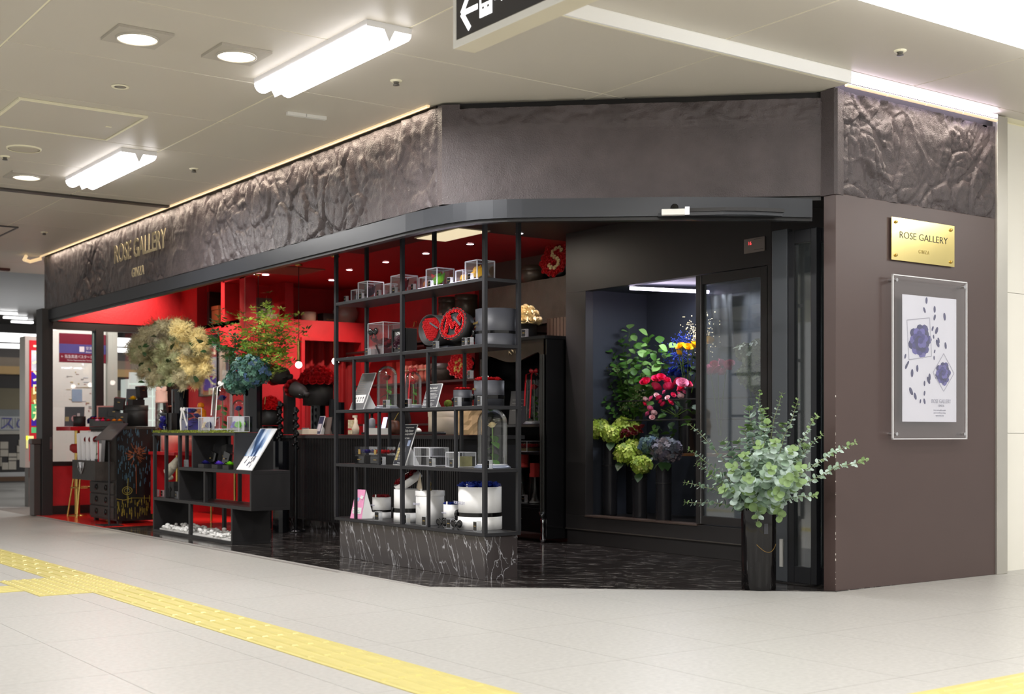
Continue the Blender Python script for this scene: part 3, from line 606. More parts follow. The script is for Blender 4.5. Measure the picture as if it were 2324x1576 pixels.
# station map board seen through the end glass
Yb_ = 16.7; zb = lambda py: zat(py, xs(180, Yb_), Yb_)
mb_ = thing('map_board', 'white station map board with dark red and blue headers behind the end glass', 'sign board', (0, 0, 0))
bx0, bx1 = xs(116, Yb_), xs(240, Yb_)
MB().box(bx0, bx1, Yb_, Yb_+.3, 0, 2.95).obj('board', mat('board_grey_white_glow', (.80, .80, .77), .4, 0, .03, 3, emit=(.7, .7, .66), estr=.06), mb_)  # faint glow put into the board colour to brighten it
hx0, hx1 = xs(134, Yb_), bx1; YF = Yb_-.005
M_HR = mat('header_dark_red', (.42, .10, .17), .35, 0, .1, 4); M_HB = mat('header_blue', (.28, .26, .47), .35, 0, .1, 4)
MB().box(hx0, hx1, YF, Yb_, zb(782), zb(758)).obj('header_band', M_HR, mb_); MB().box(hx0, hx1, YF, Yb_, zb(803), zb(782)).obj('header_band', M_HB, mb_); MB().box(hx0, hx1, YF, Yb_, zb(823), zb(803)).obj('header_band', M_HR, mb_)
M_PRW = mat('print_pale', (.80, .76, .77), .5, 0, .03, 9)
text('← 阪急高速バスターミナル', .05, M_PRW, mb_, (hx0+.02, YF-.002, zb(811)), align='LEFT', cx=.8)
text('Hankyu Expressway Bus Terminal', .024, M_PRW, mb_, (hx0+.10, YF-.002, zb(818.5)), align='LEFT')
text('空港バス', .045, M_PRW, mb_, (xs(194, Yb_), YF-.002, zb(791)), align='LEFT'); text('Airport Bus', .03, M_PRW, mb_, (xs(194, Yb_), YF-.002, zb(799)), align='LEFT')
MB().box(xs(180, Yb_), xs(191, Yb_), YF-.002, YF, zb(799), zb(787)).obj('bus_symbol', M_PRW, mb_)
mp = MB(); random.seed(5)
for k in range(60):
    a = random.uniform(150, 232); b = random.uniform(840, 950); ww_ = random.uniform(2, 7); hh = random.uniform(.8, 4)
    if random.random() < .4: ww_ *= 3; hh = .5
    mp.box(xs(a, Yb_), xs(min(a+ww_, 236), Yb_), YF, Yb_, zb(b+hh), zb(b), random.randrange(4))
mp.obj('printed_map', [mat('map_grey', (.58, .59, .58), .5, 0, .03, 9), mat('map_blue', (.52, .60, .68), .5, 0, .03, 9), mat('map_sand', (.72, .66, .50), .5, 0, .03, 9), mat('map_pink', (.68, .52, .50), .5, 0, .03, 9)], mb_)
MB().box(xs(163, Yb_), xs(186, Yb_), YF-.002, YF, zb(912), zb(884)).obj('map_block', bpy.data.materials['map_blue'], mb_)
struct(MB().box(bx1+.006, xs(262, Yb_), Yb_-.08, Yb_+.3, 0, 2.96).obj('wall_far_column', mat('far_column', (.66, .67, .63), .35, 0, .03, 3)))
# far wall: bands, dark opening, railing, chequered barrier
Yf = 25.0
fz = lambda py: zat(py, xs(40, Yf), Yf)
def band(name, p0, p1, m, y=Yf, xr=(-30, 560), th=.2): return MB().box(xs(xr[0], y), xs(xr[1], y), y, y+th, zat(p1, xs(40, y), y), zat(p0, xs(40, y), y)).obj(name, m)
struct(band('wall_far', 700, 1130, mat('far_wall_dark', (.22, .21, .21), .6, 0, .1, 2), Yf+.1))
struct(band('trim_15', 832, 850, mat('far_band_tan', (.82, .68, .46), .5, 0, .04, 2), Yf))
struct(band('trim_16', 812, 832, mat('far_band_beige', (.60, .54, .47), .5, 0, .04, 2), Yf))
struct(band('trim_17', 790, 812, mat('far_band_grey', (.36, .34, .33), .5, 0, .04, 2), Yf))
struct(band('wall_far_olive', 882, 930, mat('far_wall_olive', (.42, .39, .30), .5, 0, .1, 2), Yf+.05))  # olive band of the far wall
struct(band('wall_far_low_grey', 930, 986, mat('far_wall_grey', (.42, .44, .45), .5, 0, .1, 2), Yf+.04))
tag(band('ceiling_beam_light', 757, 775, E_SIGN, Yf-2.2, (-30, 330), .3), 'broad bright white light beam hanging far at the left, upper of two', 'ceiling light')
tag(band('ceiling_beam_light', 781, 790, E_SIGN, Yf-3.0, (-30, 330), .2), 'thin bright white light beam hanging far at the left, lower of two', 'ceiling light')
for k, (pa, pb, py) in enumerate(((-10, 40, 748), (10, 62, 737), (28, 76, 728))):
    y0 = 22.4+.8*k
    tag(MB().box(xs(pa, y0), xs(pb, y0), y0, y0+.09, 2.91, 2.94).obj('ceiling_light', emit_mat('lit_far_tube', (1, 1, 1), 3), None), 'far lit tube light on the slatted ceiling at the left edge, %s of three' % ('nearest', 'middle', 'farthest')[k], 'ceiling light')
Yr = 22.5; rz_ = lambda py: zat(py, xs(40, Yr), Yr)
rl = thing('railing', 'far pale railing with thin balusters and blue lettered banner at the left edge', 'railing', (0, 0, 0))
M_RAIL = mat('railing_grey', (.66, .67, .68), .4, .2, .04, 4)
x0, x1 = xs(-20, Yr), xs(330, Yr)
MB().box(x0, x1, Yr, Yr+.05, rz_(949), rz_(946)).obj('top_rail', M_RAIL, rl); MB().box(x0, x1, Yr, Yr+.05, rz_(976), rz_(972)).obj('bottom_rail', M_RAIL, rl)
bm_ = MB().box(-.012, .012, 0, .03, rz_(974), rz_(947)).mesh('baluster', M_RAIL)
for k in range(48): put('baluster', bm_, rl, (x0+.06+(x1-x0)*k/60, Yr+.01, 0))
text('阪急バスのりば', .26, mat('banner_blue', (.28, .28, .56), .5, 0, .04, 4), rl, (xs(16, Yr), Yr-.01, rz_(963)))
Yc = 21.5; cz_ = lambda py: zat(py, xs(40, Yc), Yc)
cb = thing('barrier', 'far black barrier with offset grey square tiles and pale coping', 'barrier', (0, 0, 0))
x0, x1 = xs(-20, Yc), xs(57, Yc)
MB().box(x0, x1, Yc, Yc+.15, cz_(1072), cz_(986)).obj('panel', mat('barrier_black', (.13, .13, .14), .4, 0, .05, 5), cb)
MB().box(x0, x1+.02, Yc-.03, Yc+.2, cz_(986), cz_(978)).obj('coping', mat('barrier_coping', (.64, .63, .60), .4, 0, .04, 4), cb)
MB().box(x0, x1, Yc-.05, Yc+.15, cz_(1092), cz_(1082)).obj('plinth', mat('barrier_brown', (.32, .22, .14), .5, 0, .06, 4), cb)
MB().box(x0, x1, Yc-.02, Yc+.15, cz_(1082), cz_(1072)).obj('base_strip', M_RAIL, cb)
M_SQ = mat('barrier_tile_grey', (.66, .64, .60), .35, 0, .06, 5)
for (a, b, c, d) in ((0, 18, 1003, 1019), (0, 18, 1021, 1036), (0, 3, 1038, 1058), (4, 18, 1050, 1066), (19, 37, 1029, 1037), (19, 37, 1039, 1045), (19, 36, 1047, 1066), (38, 50, 1012, 1027), (38, 50, 1029, 1044), (42, 50, 999, 1011)):
    MB().box(xs(a, Yc), xs(b, Yc), Yc-.02, Yc, cz_(d), cz_(c)).obj('tile', M_SQ, cb)
# white shop shelves and light box seen through the far glass
wb = thing('far_display_wall', 'bright white tiled display wall seen through the glass behind the chest', 'display wall', (0, 0, 0))
Yw = 18.5
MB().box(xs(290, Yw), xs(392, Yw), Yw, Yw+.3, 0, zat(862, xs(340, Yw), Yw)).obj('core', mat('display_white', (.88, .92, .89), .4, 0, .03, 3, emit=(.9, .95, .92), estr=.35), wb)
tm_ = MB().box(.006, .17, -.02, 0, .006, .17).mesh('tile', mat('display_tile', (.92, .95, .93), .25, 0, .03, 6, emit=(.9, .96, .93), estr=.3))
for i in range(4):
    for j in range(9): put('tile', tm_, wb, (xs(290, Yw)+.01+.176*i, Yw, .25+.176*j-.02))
# ================================================================ FURNITURE
# --- tall black rack on a marble plinth
tag(MB().box(4.545, 4.795, 6.625, 8.53, .004, .275).obj('marble_plinth', M_MARBLE, bevel=.002), 'black marble block with white veins carrying the iron display rack', 'plinth')
RX0, RX1, RY0, RY1 = 4.53, 4.81, 6.61, 8.585
SZ = [.298, .697, 1.093, 1.478, 1.89]      # shelf tops
rk = thing('display_rack', 'tall black iron display rack with five shelves on a marble block', 'rack', (4.67, 7.6, .275))
def rb(name, x0, x1, y0, y1, z0, z1, m=M_IRON): return MB().box(x0-4.67, x1-4.67, y0-7.6, y1-7.6, z0-.275, z1-.275).obj(name, m, rk, bevel=.0015)
for k, z in enumerate(SZ):
    rb('shelf', RX0, RX1, RY0, RY1, z-(.022 if k else .022), z)
PW = .011
for y in (RY0, 7.607, RY1-.02):
    for x in (RX0+.0, RX1-.022):
        rb('post', x-.002, x+.024, y-.002, y+.024, .298, 2.60)
for px, a, b in ((803, 2, 3), (971, 2, 3), (860, 1, 2), (1034, 1, 2), (807, 0, 1), (972, 0, 1)):
    y = ys(px, 4.54); rb('strut', RX0+.002, RX0+.022, y-.01, y+.01, SZ[a], SZ[b]-.02)
for px, a, b in ((1055, 2, 3), (885, 1, 2), (1048, 1, 2)):
    y = ys(px, 4.80); rb('strut', RX1-.022, RX1-.002, y-.01, y+.01, SZ[a], SZ[b]-.02)
for a, b in ((943, 1000), (1014, 1080)):
    rb('led_strip', RX0+.026, RX0+.042, ys(b, 4.54), ys(a, 4.54), SZ[4], SZ[4]+.006, E_LED)
area('shelf_led', (4.58, 7.05, SZ[4]+.012), .01, .55, .5, (.9, .88, 1), (PI, 0, 0))
# --- stepped black display shelf
st = thing('stepped_shelf', 'black stepped display shelf of open cubes with moss top at the shop front', 'shelf', (4.30, 9.554, .004))
def sb(name, x0, x1, y0, y1, z0, z1, m=M_BLACK): return MB().box(x0-4.30, x1-4.30, y0-9.554, y1-9.554, z0-.004, z1-.004).obj(name, m, st, bevel=.0012)
X0, X1, T = 4.30, 4.64, .028
sb('base_board', X0, X1, 9.924, 11.743, .004, .03)
sb('end_panel', X0, X1, 9.924, 9.924+T, .03, .30); sb('end_panel', X0, X1, 11.715, 11.743, .03, .30)
sb('post', X0, X0+T, 10.83, 10.87, .03, .30); sb('post', X1-T, X1, 10.83, 10.87, .03, .30)
sb('board', X0, X1, 9.554, 11.743, .30, .328)
sb('end_panel', X0, X1, 9.554, 9.554+T, .328, .592); sb('divider', X0, X1, 11.087, 11.115, .328, .592); sb('post', X0, X0+T, 10.50, 10.53, .328, .592); sb('post', X1-T, X1, 10.50, 10.53, .328, .592)
sb('post', X1-T, X1, 11.06, 11.087, .328, .592)
sb('board', X0, X1, 9.554, 11.115, .592, .62)
sb('end_panel', X0, X1, 9.871, 9.871+T, .62, .90); sb('divider', X0, X1, 10.767, 10.795, .62, .90); sb('post', X1-T, X1, 10.73, 10.767, .62, .90)
for y in (11.715, 11.42, 11.087): sb('post', X0, X0+T, y, y+.03, .328 if y > 11.1 else .62, .90)
for y in (11.715, 11.087): sb('post', X1-T, X1, y, y+.03, .328 if y > 11.1 else .62, .90)
sb('top_board', X0, X1, 9.871, 11.743, .90, .926)
# moss runner
random.seed(21); ms = MB()
for k in range(3200):
    x = random.uniform(X0-.008, X0+.12); y = random.uniform(9.88, 11.75); z = .928+random.uniform(-.004, .012); a = random.uniform(0, 2*PI); r = random.uniform(.004, .012)
    h = random.uniform(.004, .016)
    ms.add([(x+r*math.cos(a), y+r*math.sin(a), z), (x-r*math.cos(a), y-r*math.sin(a), z), (x+random.uniform(-.008, .008), y+random.uniform(-.008, .008), z+h)], [(0, 1, 2)])
ms.box(X0-.004, X0+.12, 9.88, 11.745, .926, .931)
tag(stuff(ms.obj('moss_runner', M_MOSS)), 'strip of yellow-green moss along the front of the stepped shelf top', 'moss')
# pebbles
def pebbles(y0, y1, label, seed):
    random.seed(seed); pb = thing('pebble_bed', label, 'pebbles', (4.46, (y0+y1)/2, .031))
    var = []
    for q in range(3):
        m = MB(); m.ball((0, 0, 0), .5, 8, 5, 0, (1, .7+.12*q, .55+.08*q)); var.append(m.mesh('pebble', mat('white_pebble', (.93, .93, .92), .55, 0, .04, 7)))
    MB().box(-.14, .13, -(y1-y0)/2, (y1-y0)/2, .0, .012).obj('gravel_base', bpy.data.materials['white_pebble'], pb)
    for k in range(105):
        s = random.uniform(.03, .05); x = random.uniform(-.135, .11); x -= .03 if random.random() < .5 else 0
        put('pebble', var[k % 3], pb, (max(-.135, x), random.uniform(-(y1-y0)/2+.03, (y1-y0)/2-.03), .016+s*.25+(.02 if k % 4 == 0 else 0)), (random.uniform(-.3, .3), random.uniform(-.3, .3), random.uniform(0, 3)), s)
pebbles(10.88, 11.62, 'bed of white pebbles in the left cell at the foot of the stepped shelf', 4)
pebbles(9.96, 10.82, 'bed of white pebbles in the right cell at the foot of the stepped shelf', 5)
# --- service counter with reeded front
ct = thing('service_counter', 'long black service counter with reeded front behind the display rack', 'counter', (5.42, 10.0, .004))
def cb_(name, x0, x1, y0, y1, z0, z1, m=M_BLACK): return MB().box(x0-5.42, x1-5.42, y0-10, y1-10, z0-.004, z1-.004).obj(name, m, ct)
cb_('base', 5.50, 5.95, 8.35, 11.7, .004, .125, M_MARBLE)
cb_('body', 5.43, 6.0, 8.25, 11.75, .12, .875)
cb_('worktop', 5.40, 6.02, 8.22, 11.78, .875, .905, mat('black_worktop', (.17, .165, .165), .35, 0, .06, 8))
fl = MB()
for k in range(112):
    y = 8.27+.031*k; fl.box(5.418-5.42, 5.43-5.42, y-10, y+.018-10, .13, .87)
o = stuff(fl.obj('reeding', M_BLACK, ct))
# --- black open wardrobe-like cabinet
kb = thing('display_cabinet', 'tall black lacquer display cabinet with wavy valance and open shelves', 'cabinet', (6.50, 8.58, .004), FACE_L)
# local frame: x runs towards the viewer's right (world -y), y away
W_, D_, H_ = .95, .42, 1.735
def kbx(name, x0, x1, y0, y1, z0, z1, m=M_BLACKG, bev=.003): return MB().box(x0, x1, y0, y1, z0, z1).obj(name, m, kb, bevel=bev)
kbx('side_panel', -.03, 0, .01, D_, .03, H_-.03); kbx('side_panel', -W_, -W_+.03, .01, D_, .03, H_-.03)
kbx('back_panel', -W_+.03, -.03, D_-.02, D_, .03, H_-.03); kbx('top_board', -W_-.01, .01, -.02, D_, H_-.03, H_)
for z in (.30, .745, .98): kbx('shelf', -W_+.03, -.03, .02, D_-.02, z-.012, z+.012)
kbx('drawer', -W_+.03, -.03, .0, .03, .08, .285)
va = MB(); n = 24; vs = []
for i in range(n+1):
    x = -W_+.03+(W_-.06)*i/n; u = i/n; z = H_-.03-.10-.075*(.5+.5*math.cos(2*PI*(u-.5)))-.10*max(0, abs(u-.5)*2-.86)/.14
    vs += [(x, 0, H_-.03), (x, 0, z), (x, .02, H_-.03), (x, .02, z)]
fs = []
for i in range(n): a = 4*i; fs += [(a, a+4, a+5, a+1), (a+2, a+3, a+7, a+6), (a+1, a+5, a+7, a+3)]
va.add(vs, fs); va.obj('valance', mat('valance_bronze_black', (.20, .18, .15), .35, .2, .15, 10), kb)
for x in (-.035, -W_+.035):
    c = MB(); 
    for dx in (-.022, .0, .022): c.cyl((x+dx, -.012, .26), (x+dx, -.012, H_-.16), .008, n=8)
    c.lathe([(.0, .18), (.03, .26), (.012, .21)], 10, 0, (x, -.012, 0))
    c.obj('stile', mat('dark_chrome', (.30, .30, .29), .15, .8, .05, 8), kb)
    MB().lathe([(0, 0), (.018, .004), (.022, .03), (.010, .07), (.016, .12), (.008, .16), (.02, .2), (0, .205)], 12, 0, (x, -.005, 0)).obj('foot', M_CHROME, kb)
random.seed(2); em = MB()
for k in range(9):
    x = -W_/2+random.uniform(-.13, .13); z = H_-.12+random.uniform(-.03, .03); em.tube([(x, -.004, z), (x+random.uniform(-.03, .03), -.008, z+.025), (x+random.uniform(-.04, .04), -.004, z+.005)], .003, 5)
    em.tube([(x, -.004, .18), (x+random.uniform(-.03, .03), -.006, .18+random.uniform(-.02, .02))], .002, 5)
em.obj('scroll_ornament', mat('antique_metal', (.5, .46, .38), .3, .8, .1, 20), kb)
# --- wall ledge above the cabinet, plaster faced, and dark wall shelves
random.seed(8)
lg = MB(); vs = []; NY, NZ = 90, 18
for i in range(NY+1):
    for j in range(NZ+1):
        y = 8.575+1.48*i/NY; zb = 1.90+.025*noise.noise(Vector((y*4, 1, 2)))+.03*noise.noise(Vector((y*13, 4, 2))); z = zb+(2.29-zb)*j/NZ
        h = .012*fbm(Vector((y*3, z*3, 5)))+.006*fbm(Vector((y*14, z*14+y*9, 1)))
        vs.append((6.92-h, y, z))
lg.add(vs, [(i*(NZ+1)+j, i*(NZ+1)+j+1, (i+1)*(NZ+1)+j+1, (i+1)*(NZ+1)+j) for i in range(NY) for j in range(NZ)], 0, True)
lg.box(6.94, 7.30, 8.575, 10.05, 1.93, 2.288)
struct(lg.obj('wall_ledge', mat('brown_plaster_ledge', (.31, .265, .235), .6, 0, .14, 9, .4, 90)))
ws = thing('wall_shelf', 'dark wooden wall shelves left of the black cabinet', 'shelf', (7.05, 10.6, 1.0))
for z in (1.44, 1.02): MB().box(-.22, .20, -1.0, 1.9, z-1.0-.02, z-1.0).obj('shelf_board', mat('dark_wood', (.20, .14, .13), .4, 0, .15, 6), ws)
MB().box(-.2, .24, -1.0, .9, .84, .86).obj('shelf_board', bpy.data.materials['dark_wood'], ws)
# --- flower cooler
fc = thing('flower_cooler', 'black walk-in flower cooler with lit interior and sliding glass door', 'cooler', (6.70, 7.4, .004))
M_COOL = mat('cooler_black', (.19, .18, .18), .45, 0, .05, 6); M_COOLI = mat('cooler_inside', (.235, .25, .285), .4, 0, .05, 4)
def fb(name, x0, x1, y0, y1, z0, z1, m=M_COOL, bev=.002): return MB().box(x0-6.70, x1-6.70, y0-7.4, y1-7.4, z0-.004, z1-.004).obj(name, m, fc, bevel=bev)
fb('header_panel', 6.70, 6.78, 6.25, 8.565, 2.095, 2.599); fb('sill_panel', 6.70, 6.78, 6.25, 8.565, .125, .24); fb('plinth', 6.715, 6.78, 6.25, 8.565, .004, .12)
fb('frame_post', 6.70, 6.78, 8.30, 8.565, .24, 2.095); fb('frame_post', 6.70, 6.78, 6.25, 6.29, .24, 2.095)
fb('ridge', 6.694, 6.70, 6.25, 8.565, .118, .128, mat('cooler_ridge', (.30, .28, .26), .4, .2, .05, 6)); fb('track_sill', 6.69, 6.80, 6.98, 8.30, .232, .246, mat('cooler_sill_edge', (.42, .36, .33), .35, .3, .06, 8))
fb('back_wall', 7.46, 7.50, 6.27, 8.54, .22, 2.13, M_COOLI); fb('side_wall', 6.78, 7.46, 8.40, 8.44, .22, 2.13, M_COOLI); fb('side_wall', 6.78, 7.46, 6.27, 6.31, .22, 2.13, M_COOLI)
fb('inner_floor', 6.78, 7.46, 6.31, 8.40, .20, .232, M_COOL); fb('inner_ceiling', 6.78, 7.46, 6.31, 8.40, 2.12, 2.14, M_COOLI)
fb('inner_shelf', 7.05, 7.46, 6.31, 7.75, .74, .76, mat('wood_shelf_edge', (.50, .32, .18), .5, 0, .1, 9))
for z in (1.18, 1.02): fb('inner_rail', 6.98, 7.0, 6.31, 8.40, z, z+.012, M_BLACK)
MB().cyl((.12, .48, 2.083), (.72, .20, 2.066), .014, n=10).obj('led_tube', E_LED, fc)
dr = fb('sliding_door', 6.70, 6.745, 6.93, 7.0, .25, 2.09)
for a in ((6.28, 6.35, .25, 2.09), (6.35, 6.93, 2.02, 2.09), (6.35, 6.93, .25, .31)): MB().box(0, .045, a[0]-7.4, a[1]-7.4, a[2]-.004, a[3]-.004).obj('door_rail', M_COOL, dr, bevel=.002)
MB().box(.02, .026, -1.05, -.47, .306, 2.016).obj('glass', M_DOORG, dr)
MB().box(-.004, 0, -.46, -.455, .25, 2.08).obj('seal', M_STAINL, dr)
cn = fb('controller', 6.688, 6.70, 6.30, 6.50, 2.195, 2.30, mat('controller_beige', (.55, .51, .49), .4, .1, .04, 9), .006)
E_RED = emit_mat('red_digits', (1, .08, .16), 1.3)
text('16', .034, E_RED, cn, (-.0125, 6.44-7.4, 2.262-.004), (PI/2, 0, -PI/2))
for z in (2.212, 2.286): MB().box(-.0126, -.012, 6.31-7.4, 6.40-7.4, z-.004, z-.002).obj('groove', M_BLACK, cn)
cl_ = MB(); vs = []
for i in range(13):
    for j in range(9):
        y = 7.30+.25*j/8; z = 2.03-.42*i/12; vs.append((7.38+.03*math.sin(j*1.6)*(.4+.6*i/12)+.02*i/12, y-.03*(i/12)*math.sin(j), z))
cl_.add(vs, [(i*9+j, i*9+j+1, (i+1)*9+j+1, (i+1)*9+j) for i in range(12) for j in range(8)], 0, True)
tag(cl_.obj('black_cloth', M_BLACK), 'black cloth hanging inside the flower cooler below the light tube', 'cloth')
# --- folded glass doors at the right jamb
def leaf(loc, rz, label, wd=.225):
    d = thing('folding_glass_door', label, 'door', loc, rz, None); H = 2.14
    fr = MB().box(0, .05, -.02, .02, 0, H).box(wd-.045, wd, -.02, .02, 0, H).box(.05, wd-.045, -.02, .02, H-.08, H).box(.05, wd-.045, -.02, .02, 0, .10)
    fr.obj('frame', mat('door_black_steel', (.14, .145, .16), .3, .4, .06, 6), d, bevel=.003)
    MB().box(.05, wd-.045, -.003, .003, .10, H-.08).obj('pane', glass_mat('door_pane', (.85, .88, .9), 1, .03, .12, .02), d)
    return d
d = leaf((5.99, 5.43, .012), FACE_L, 'folded glass door leaf facing the vase at the right jamb')
MB().box(-.125, 0, -.028, .02, 0, 2.16).obj('stile', mat('grey_steel_stile', (.32, .335, .355), .35, .5, .04, 4), d, bevel=.003)
MB().box(-.055, -.03, -.036, -.028, .09, .26).obj('floor_bolt', mat('aluminium_bolt', (.78, .78, .76), .35, .3, .05, 9), d)
leaf((6.035, 5.34, .012), FACE_L, 'middle folded glass door leaf at the right jamb', .2); leaf((6.08, 5.31, .012), FACE_L, 'rearmost folded glass door leaf against the right jamb', .2)
# --- curtain in the back doorway
cu = MB(); vs = []; nx = 60
for i in range(nx+1):
    x = 6.45+.80*i/nx; y = 13.24+.035*math.sin(i*.62)+.015*math.sin(i*1.7)
    vs += [(x, y, .03), (x, y+.01, 1.0), (x, y, 2.0)]
cu.add(vs, [(3*i+j, 3*i+3+j, 3*i+4+j, 3*i+1+j) for i in range(nx) for j in range(2)], 0, True)
tag(cu.obj('curtain', mat('red_curtain', (.62, .08, .11), .7, 0, .06, 4)), 'dark red pleated curtain in the back doorway', 'curtain')
struct(MB().box(5.9, 7.4, 13.33, 13.37, 0, 2.15).obj('wall_behind_curtain', M_RED))
# --- ceiling fittings of the shop
for k in range(5):
    t = thing('shop_downlight', 'small lit downlight in the shop ceiling, %s in the row above the rack' % ('nearest', 'second nearest', 'third', 'fourth', 'farthest')[k], 'ceiling light', (6.36, 8.76+.742*k, 2.598), 0, 'shop downlights')
    MB().lathe([(.045, 0), (.042, -.006), (.034, -.006), (.034, 0)], 16).obj('ring', M_DARKC if k < 3 else M_REDC, t); MB().lathe([(0, -.003), (.034, -.003)], 16).obj('lamp', E_LAMP, t)
for (x, y, l) in ((5.65, 13.0, 'small lit downlight before the red niche'), (5.75, 12.62, 'pair of small lit downlights left of the ceiling vent'), (6.63, 12.62, 'small lit downlight right of the ceiling vent')):
    t = thing('shop_downlight', l, 'ceiling light', (x, y, 2.598 if y < 12.7 else 2.85), 0); MB().lathe([(.05, 0), (.047, -.008), (.036, -.006)], 16).obj('ring', M_REDC, t); MB().lathe([(0, -.005), (.038, -.005)], 16).obj('lamp', E_LAMP, t)
    if 'pair' in l: MB().lathe([(0, -.005), (.036, -.005)], 16).obj('lamp', E_LAMP, t, (.085, -.02, 0))
vt = thing('ceiling_vent', 'beige perforated square vent in the red ceiling', 'vent', (5.85, 12.15, 2.596))
MB().box(-.30, .30, -.30, .30, -.006, .004).obj('frame', mat('vent_beige', (.55, .38, .32), .5, 0, .1, 30), vt, bevel=.003)
for k in range(9): MB().box(-.26, .26, -.26+.06*k, -.225+.06*k, -.010, -.006).obj('slat', bpy.data.materials['vent_beige'], vt)
t = thing('ceiling_panel_light', 'square cream lit panel in the dark shop ceiling above the rack', 'ceiling light', (5.93, 9.14, 2.592)); MB().box(-.16, .16, -.34, .34, 0, .008).obj('frame', M_CREAM, t); MB().box(-.145, .145, -.325, .325, -.004, 0).obj('diffuser', emit_mat('lit_panel_cream', (.95, .88, .72), .75), t)
# pendants over the counter
pend = [(586, 'leftmost of three brass pendant lamps, behind the leafy branches'), (678, 'middle brass pendant lamp with round bulb over the counter'), (761, 'rightmost brass pendant lamp beside the rack post')]
for k, (px, l) in enumerate(pend):
    t = thing('pendant_lamp', l, 'pendant lamp', (5.75, ys(px, 5.75), 1.60), 0, 'brass pendant lamps'); 
    MB().cyl((0, 0, .20), (0, 0, .995), .004, n=6).obj('cord', M_BLACK, t); MB().cyl((0, 0, .03), (0, 0, .24), .017, n=14).obj('tube', M_BRASS, t)
    MB().ball((0, 0, 0), .033, 16, 10).obj('bulb', emit_mat('lit_bulb', (1, .96, .92), 7), t)
    MB().lathe([(.04, 0), (.04, -.012), (.006, -.02)], 14, 0, (0, 0, .995)).obj('canopy', M_BRASS, t)
# ================================================================ FLOWERS AND GOODS: BUILDERS
_RM = {}
def rose_me(m, kind=0):
    key = (m.name, kind)
    if key in _RM: return _RM[key]
    rnd = random.Random(kind*17+5); mb = MB()
    rings = [(3, .16, .95, .05), (4, .36, .92, .16), (5, .60, .78, .34), (6, .88, .55, .55)] if kind == 0 else [(3, .2, .8, .08), (4, .55, .66, .3), (5, .92, .42, .6)]
    for ri, (n, R, H, fl) in enumerate(rings):
        for k in range(n):
            a0 = 2*PI*k/n+ri*.7+rnd.uniform(-.15, .15); wdt = PI/n*1.35; vs = []
            for j in range(3):
                v = j/2
                for i in range(4):
                    u = -1+2*i/3; a = a0+u*wdt
                    rr = R*(.45+.55*v**.6)+fl*.35*v**3*(1-.3*abs(u))+.03*abs(u)
                    z = -.25+(H+.25)*v*(1-.10*u*u)-fl*.30*v**3
                    vs.append((rr*math.cos(a), rr*math.sin(a), z))
            mb.add(vs, [(j*4+i, j*4+i+1, j*4+i+5, j*4+i+4) for j in range(2) for i in range(3)], 0, True)
    mb.ball((0, 0, .1), .5, 8, 4, 0, (1, 1, .9))
    _RM[key] = mb.mesh('rose', m); return _RM[key]
def look(n):   # rotation that turns +z to n
    return Vector((0, 0, 1)).rotation_difference(Vector(n).normalized()).to_euler()
def roses_flat(parent, R, n, s, m, z, kind=1, name='rose'):
    for i in range(n):
        a = i*2.39996+.3; r = (R-s*.55)*math.sqrt((i+.5)/n)
        put(name, rose_me(m, kind), parent, (r*math.cos(a), r*math.sin(a), z+.30*s-.10*s*(r/R)), (random.uniform(-.2, .2), random.uniform(-.2, .2), random.uniform(0, 6)), s)
def roses_dome(parent, R, H, rings, s, m, z, kind=0, name='rose'):
    for k, n in enumerate(rings):
        el = PI/2*(1-(k+.15)/len(rings)*1.0); r = R*math.cos(el); zz = H*math.sin(el)
        for i in range(n):
            a = 2*PI*i/n+k*.5
            p = Vector((r*math.cos(a), r*math.sin(a), zz)); nn = Vector((p.x/R, p.y/R, p.z/H*(1.0)+.05))
            put(name, rose_me(m, kind), parent, p+Vector((0, 0, z)), look(nn), s)
def bow(parent, m, s, loc, rot=(0, 0, 0), name='bow'):
    mb = MB()
    for sg in (-1, 1):
        vs = []; n = 8
        for i in range(9):
            u = i/8; x = sg*(.08+1.05*u); w_ = .10+.42*math.sin(PI*min(1, u*.62+.12))*(1 if u < .9 else .75); zc = .10*u
            for j in range(n): t = 2*PI*j/n; vs.append((x, .20*math.sin(t)*(.4+u*.6), zc+w_*math.cos(t)))
        mb.add(vs, [(i*n+j, i*n+(j+1) % n, (i+1)*n+(j+1) % n, (i+1)*n+j) for i in range(8) for j in range(n)]+[tuple(range(64, 72))], 0, True)
        mb.add([(sg*.02, -.06, 0), (sg*.22, -.06, .02), (sg*.62, -.16, -.55), (sg*.95, -.12, -.72), (sg*.42, -.14, -.72), (sg*.70, -.1, -1.0)], [(0, 1, 2, 4), (2, 3, 5, 4)], 0, False)
    mb.ball((0, -.05, 0), .2, 8, 5)
    return put(name, mb.mesh('bow', m), parent, loc, rot, s)
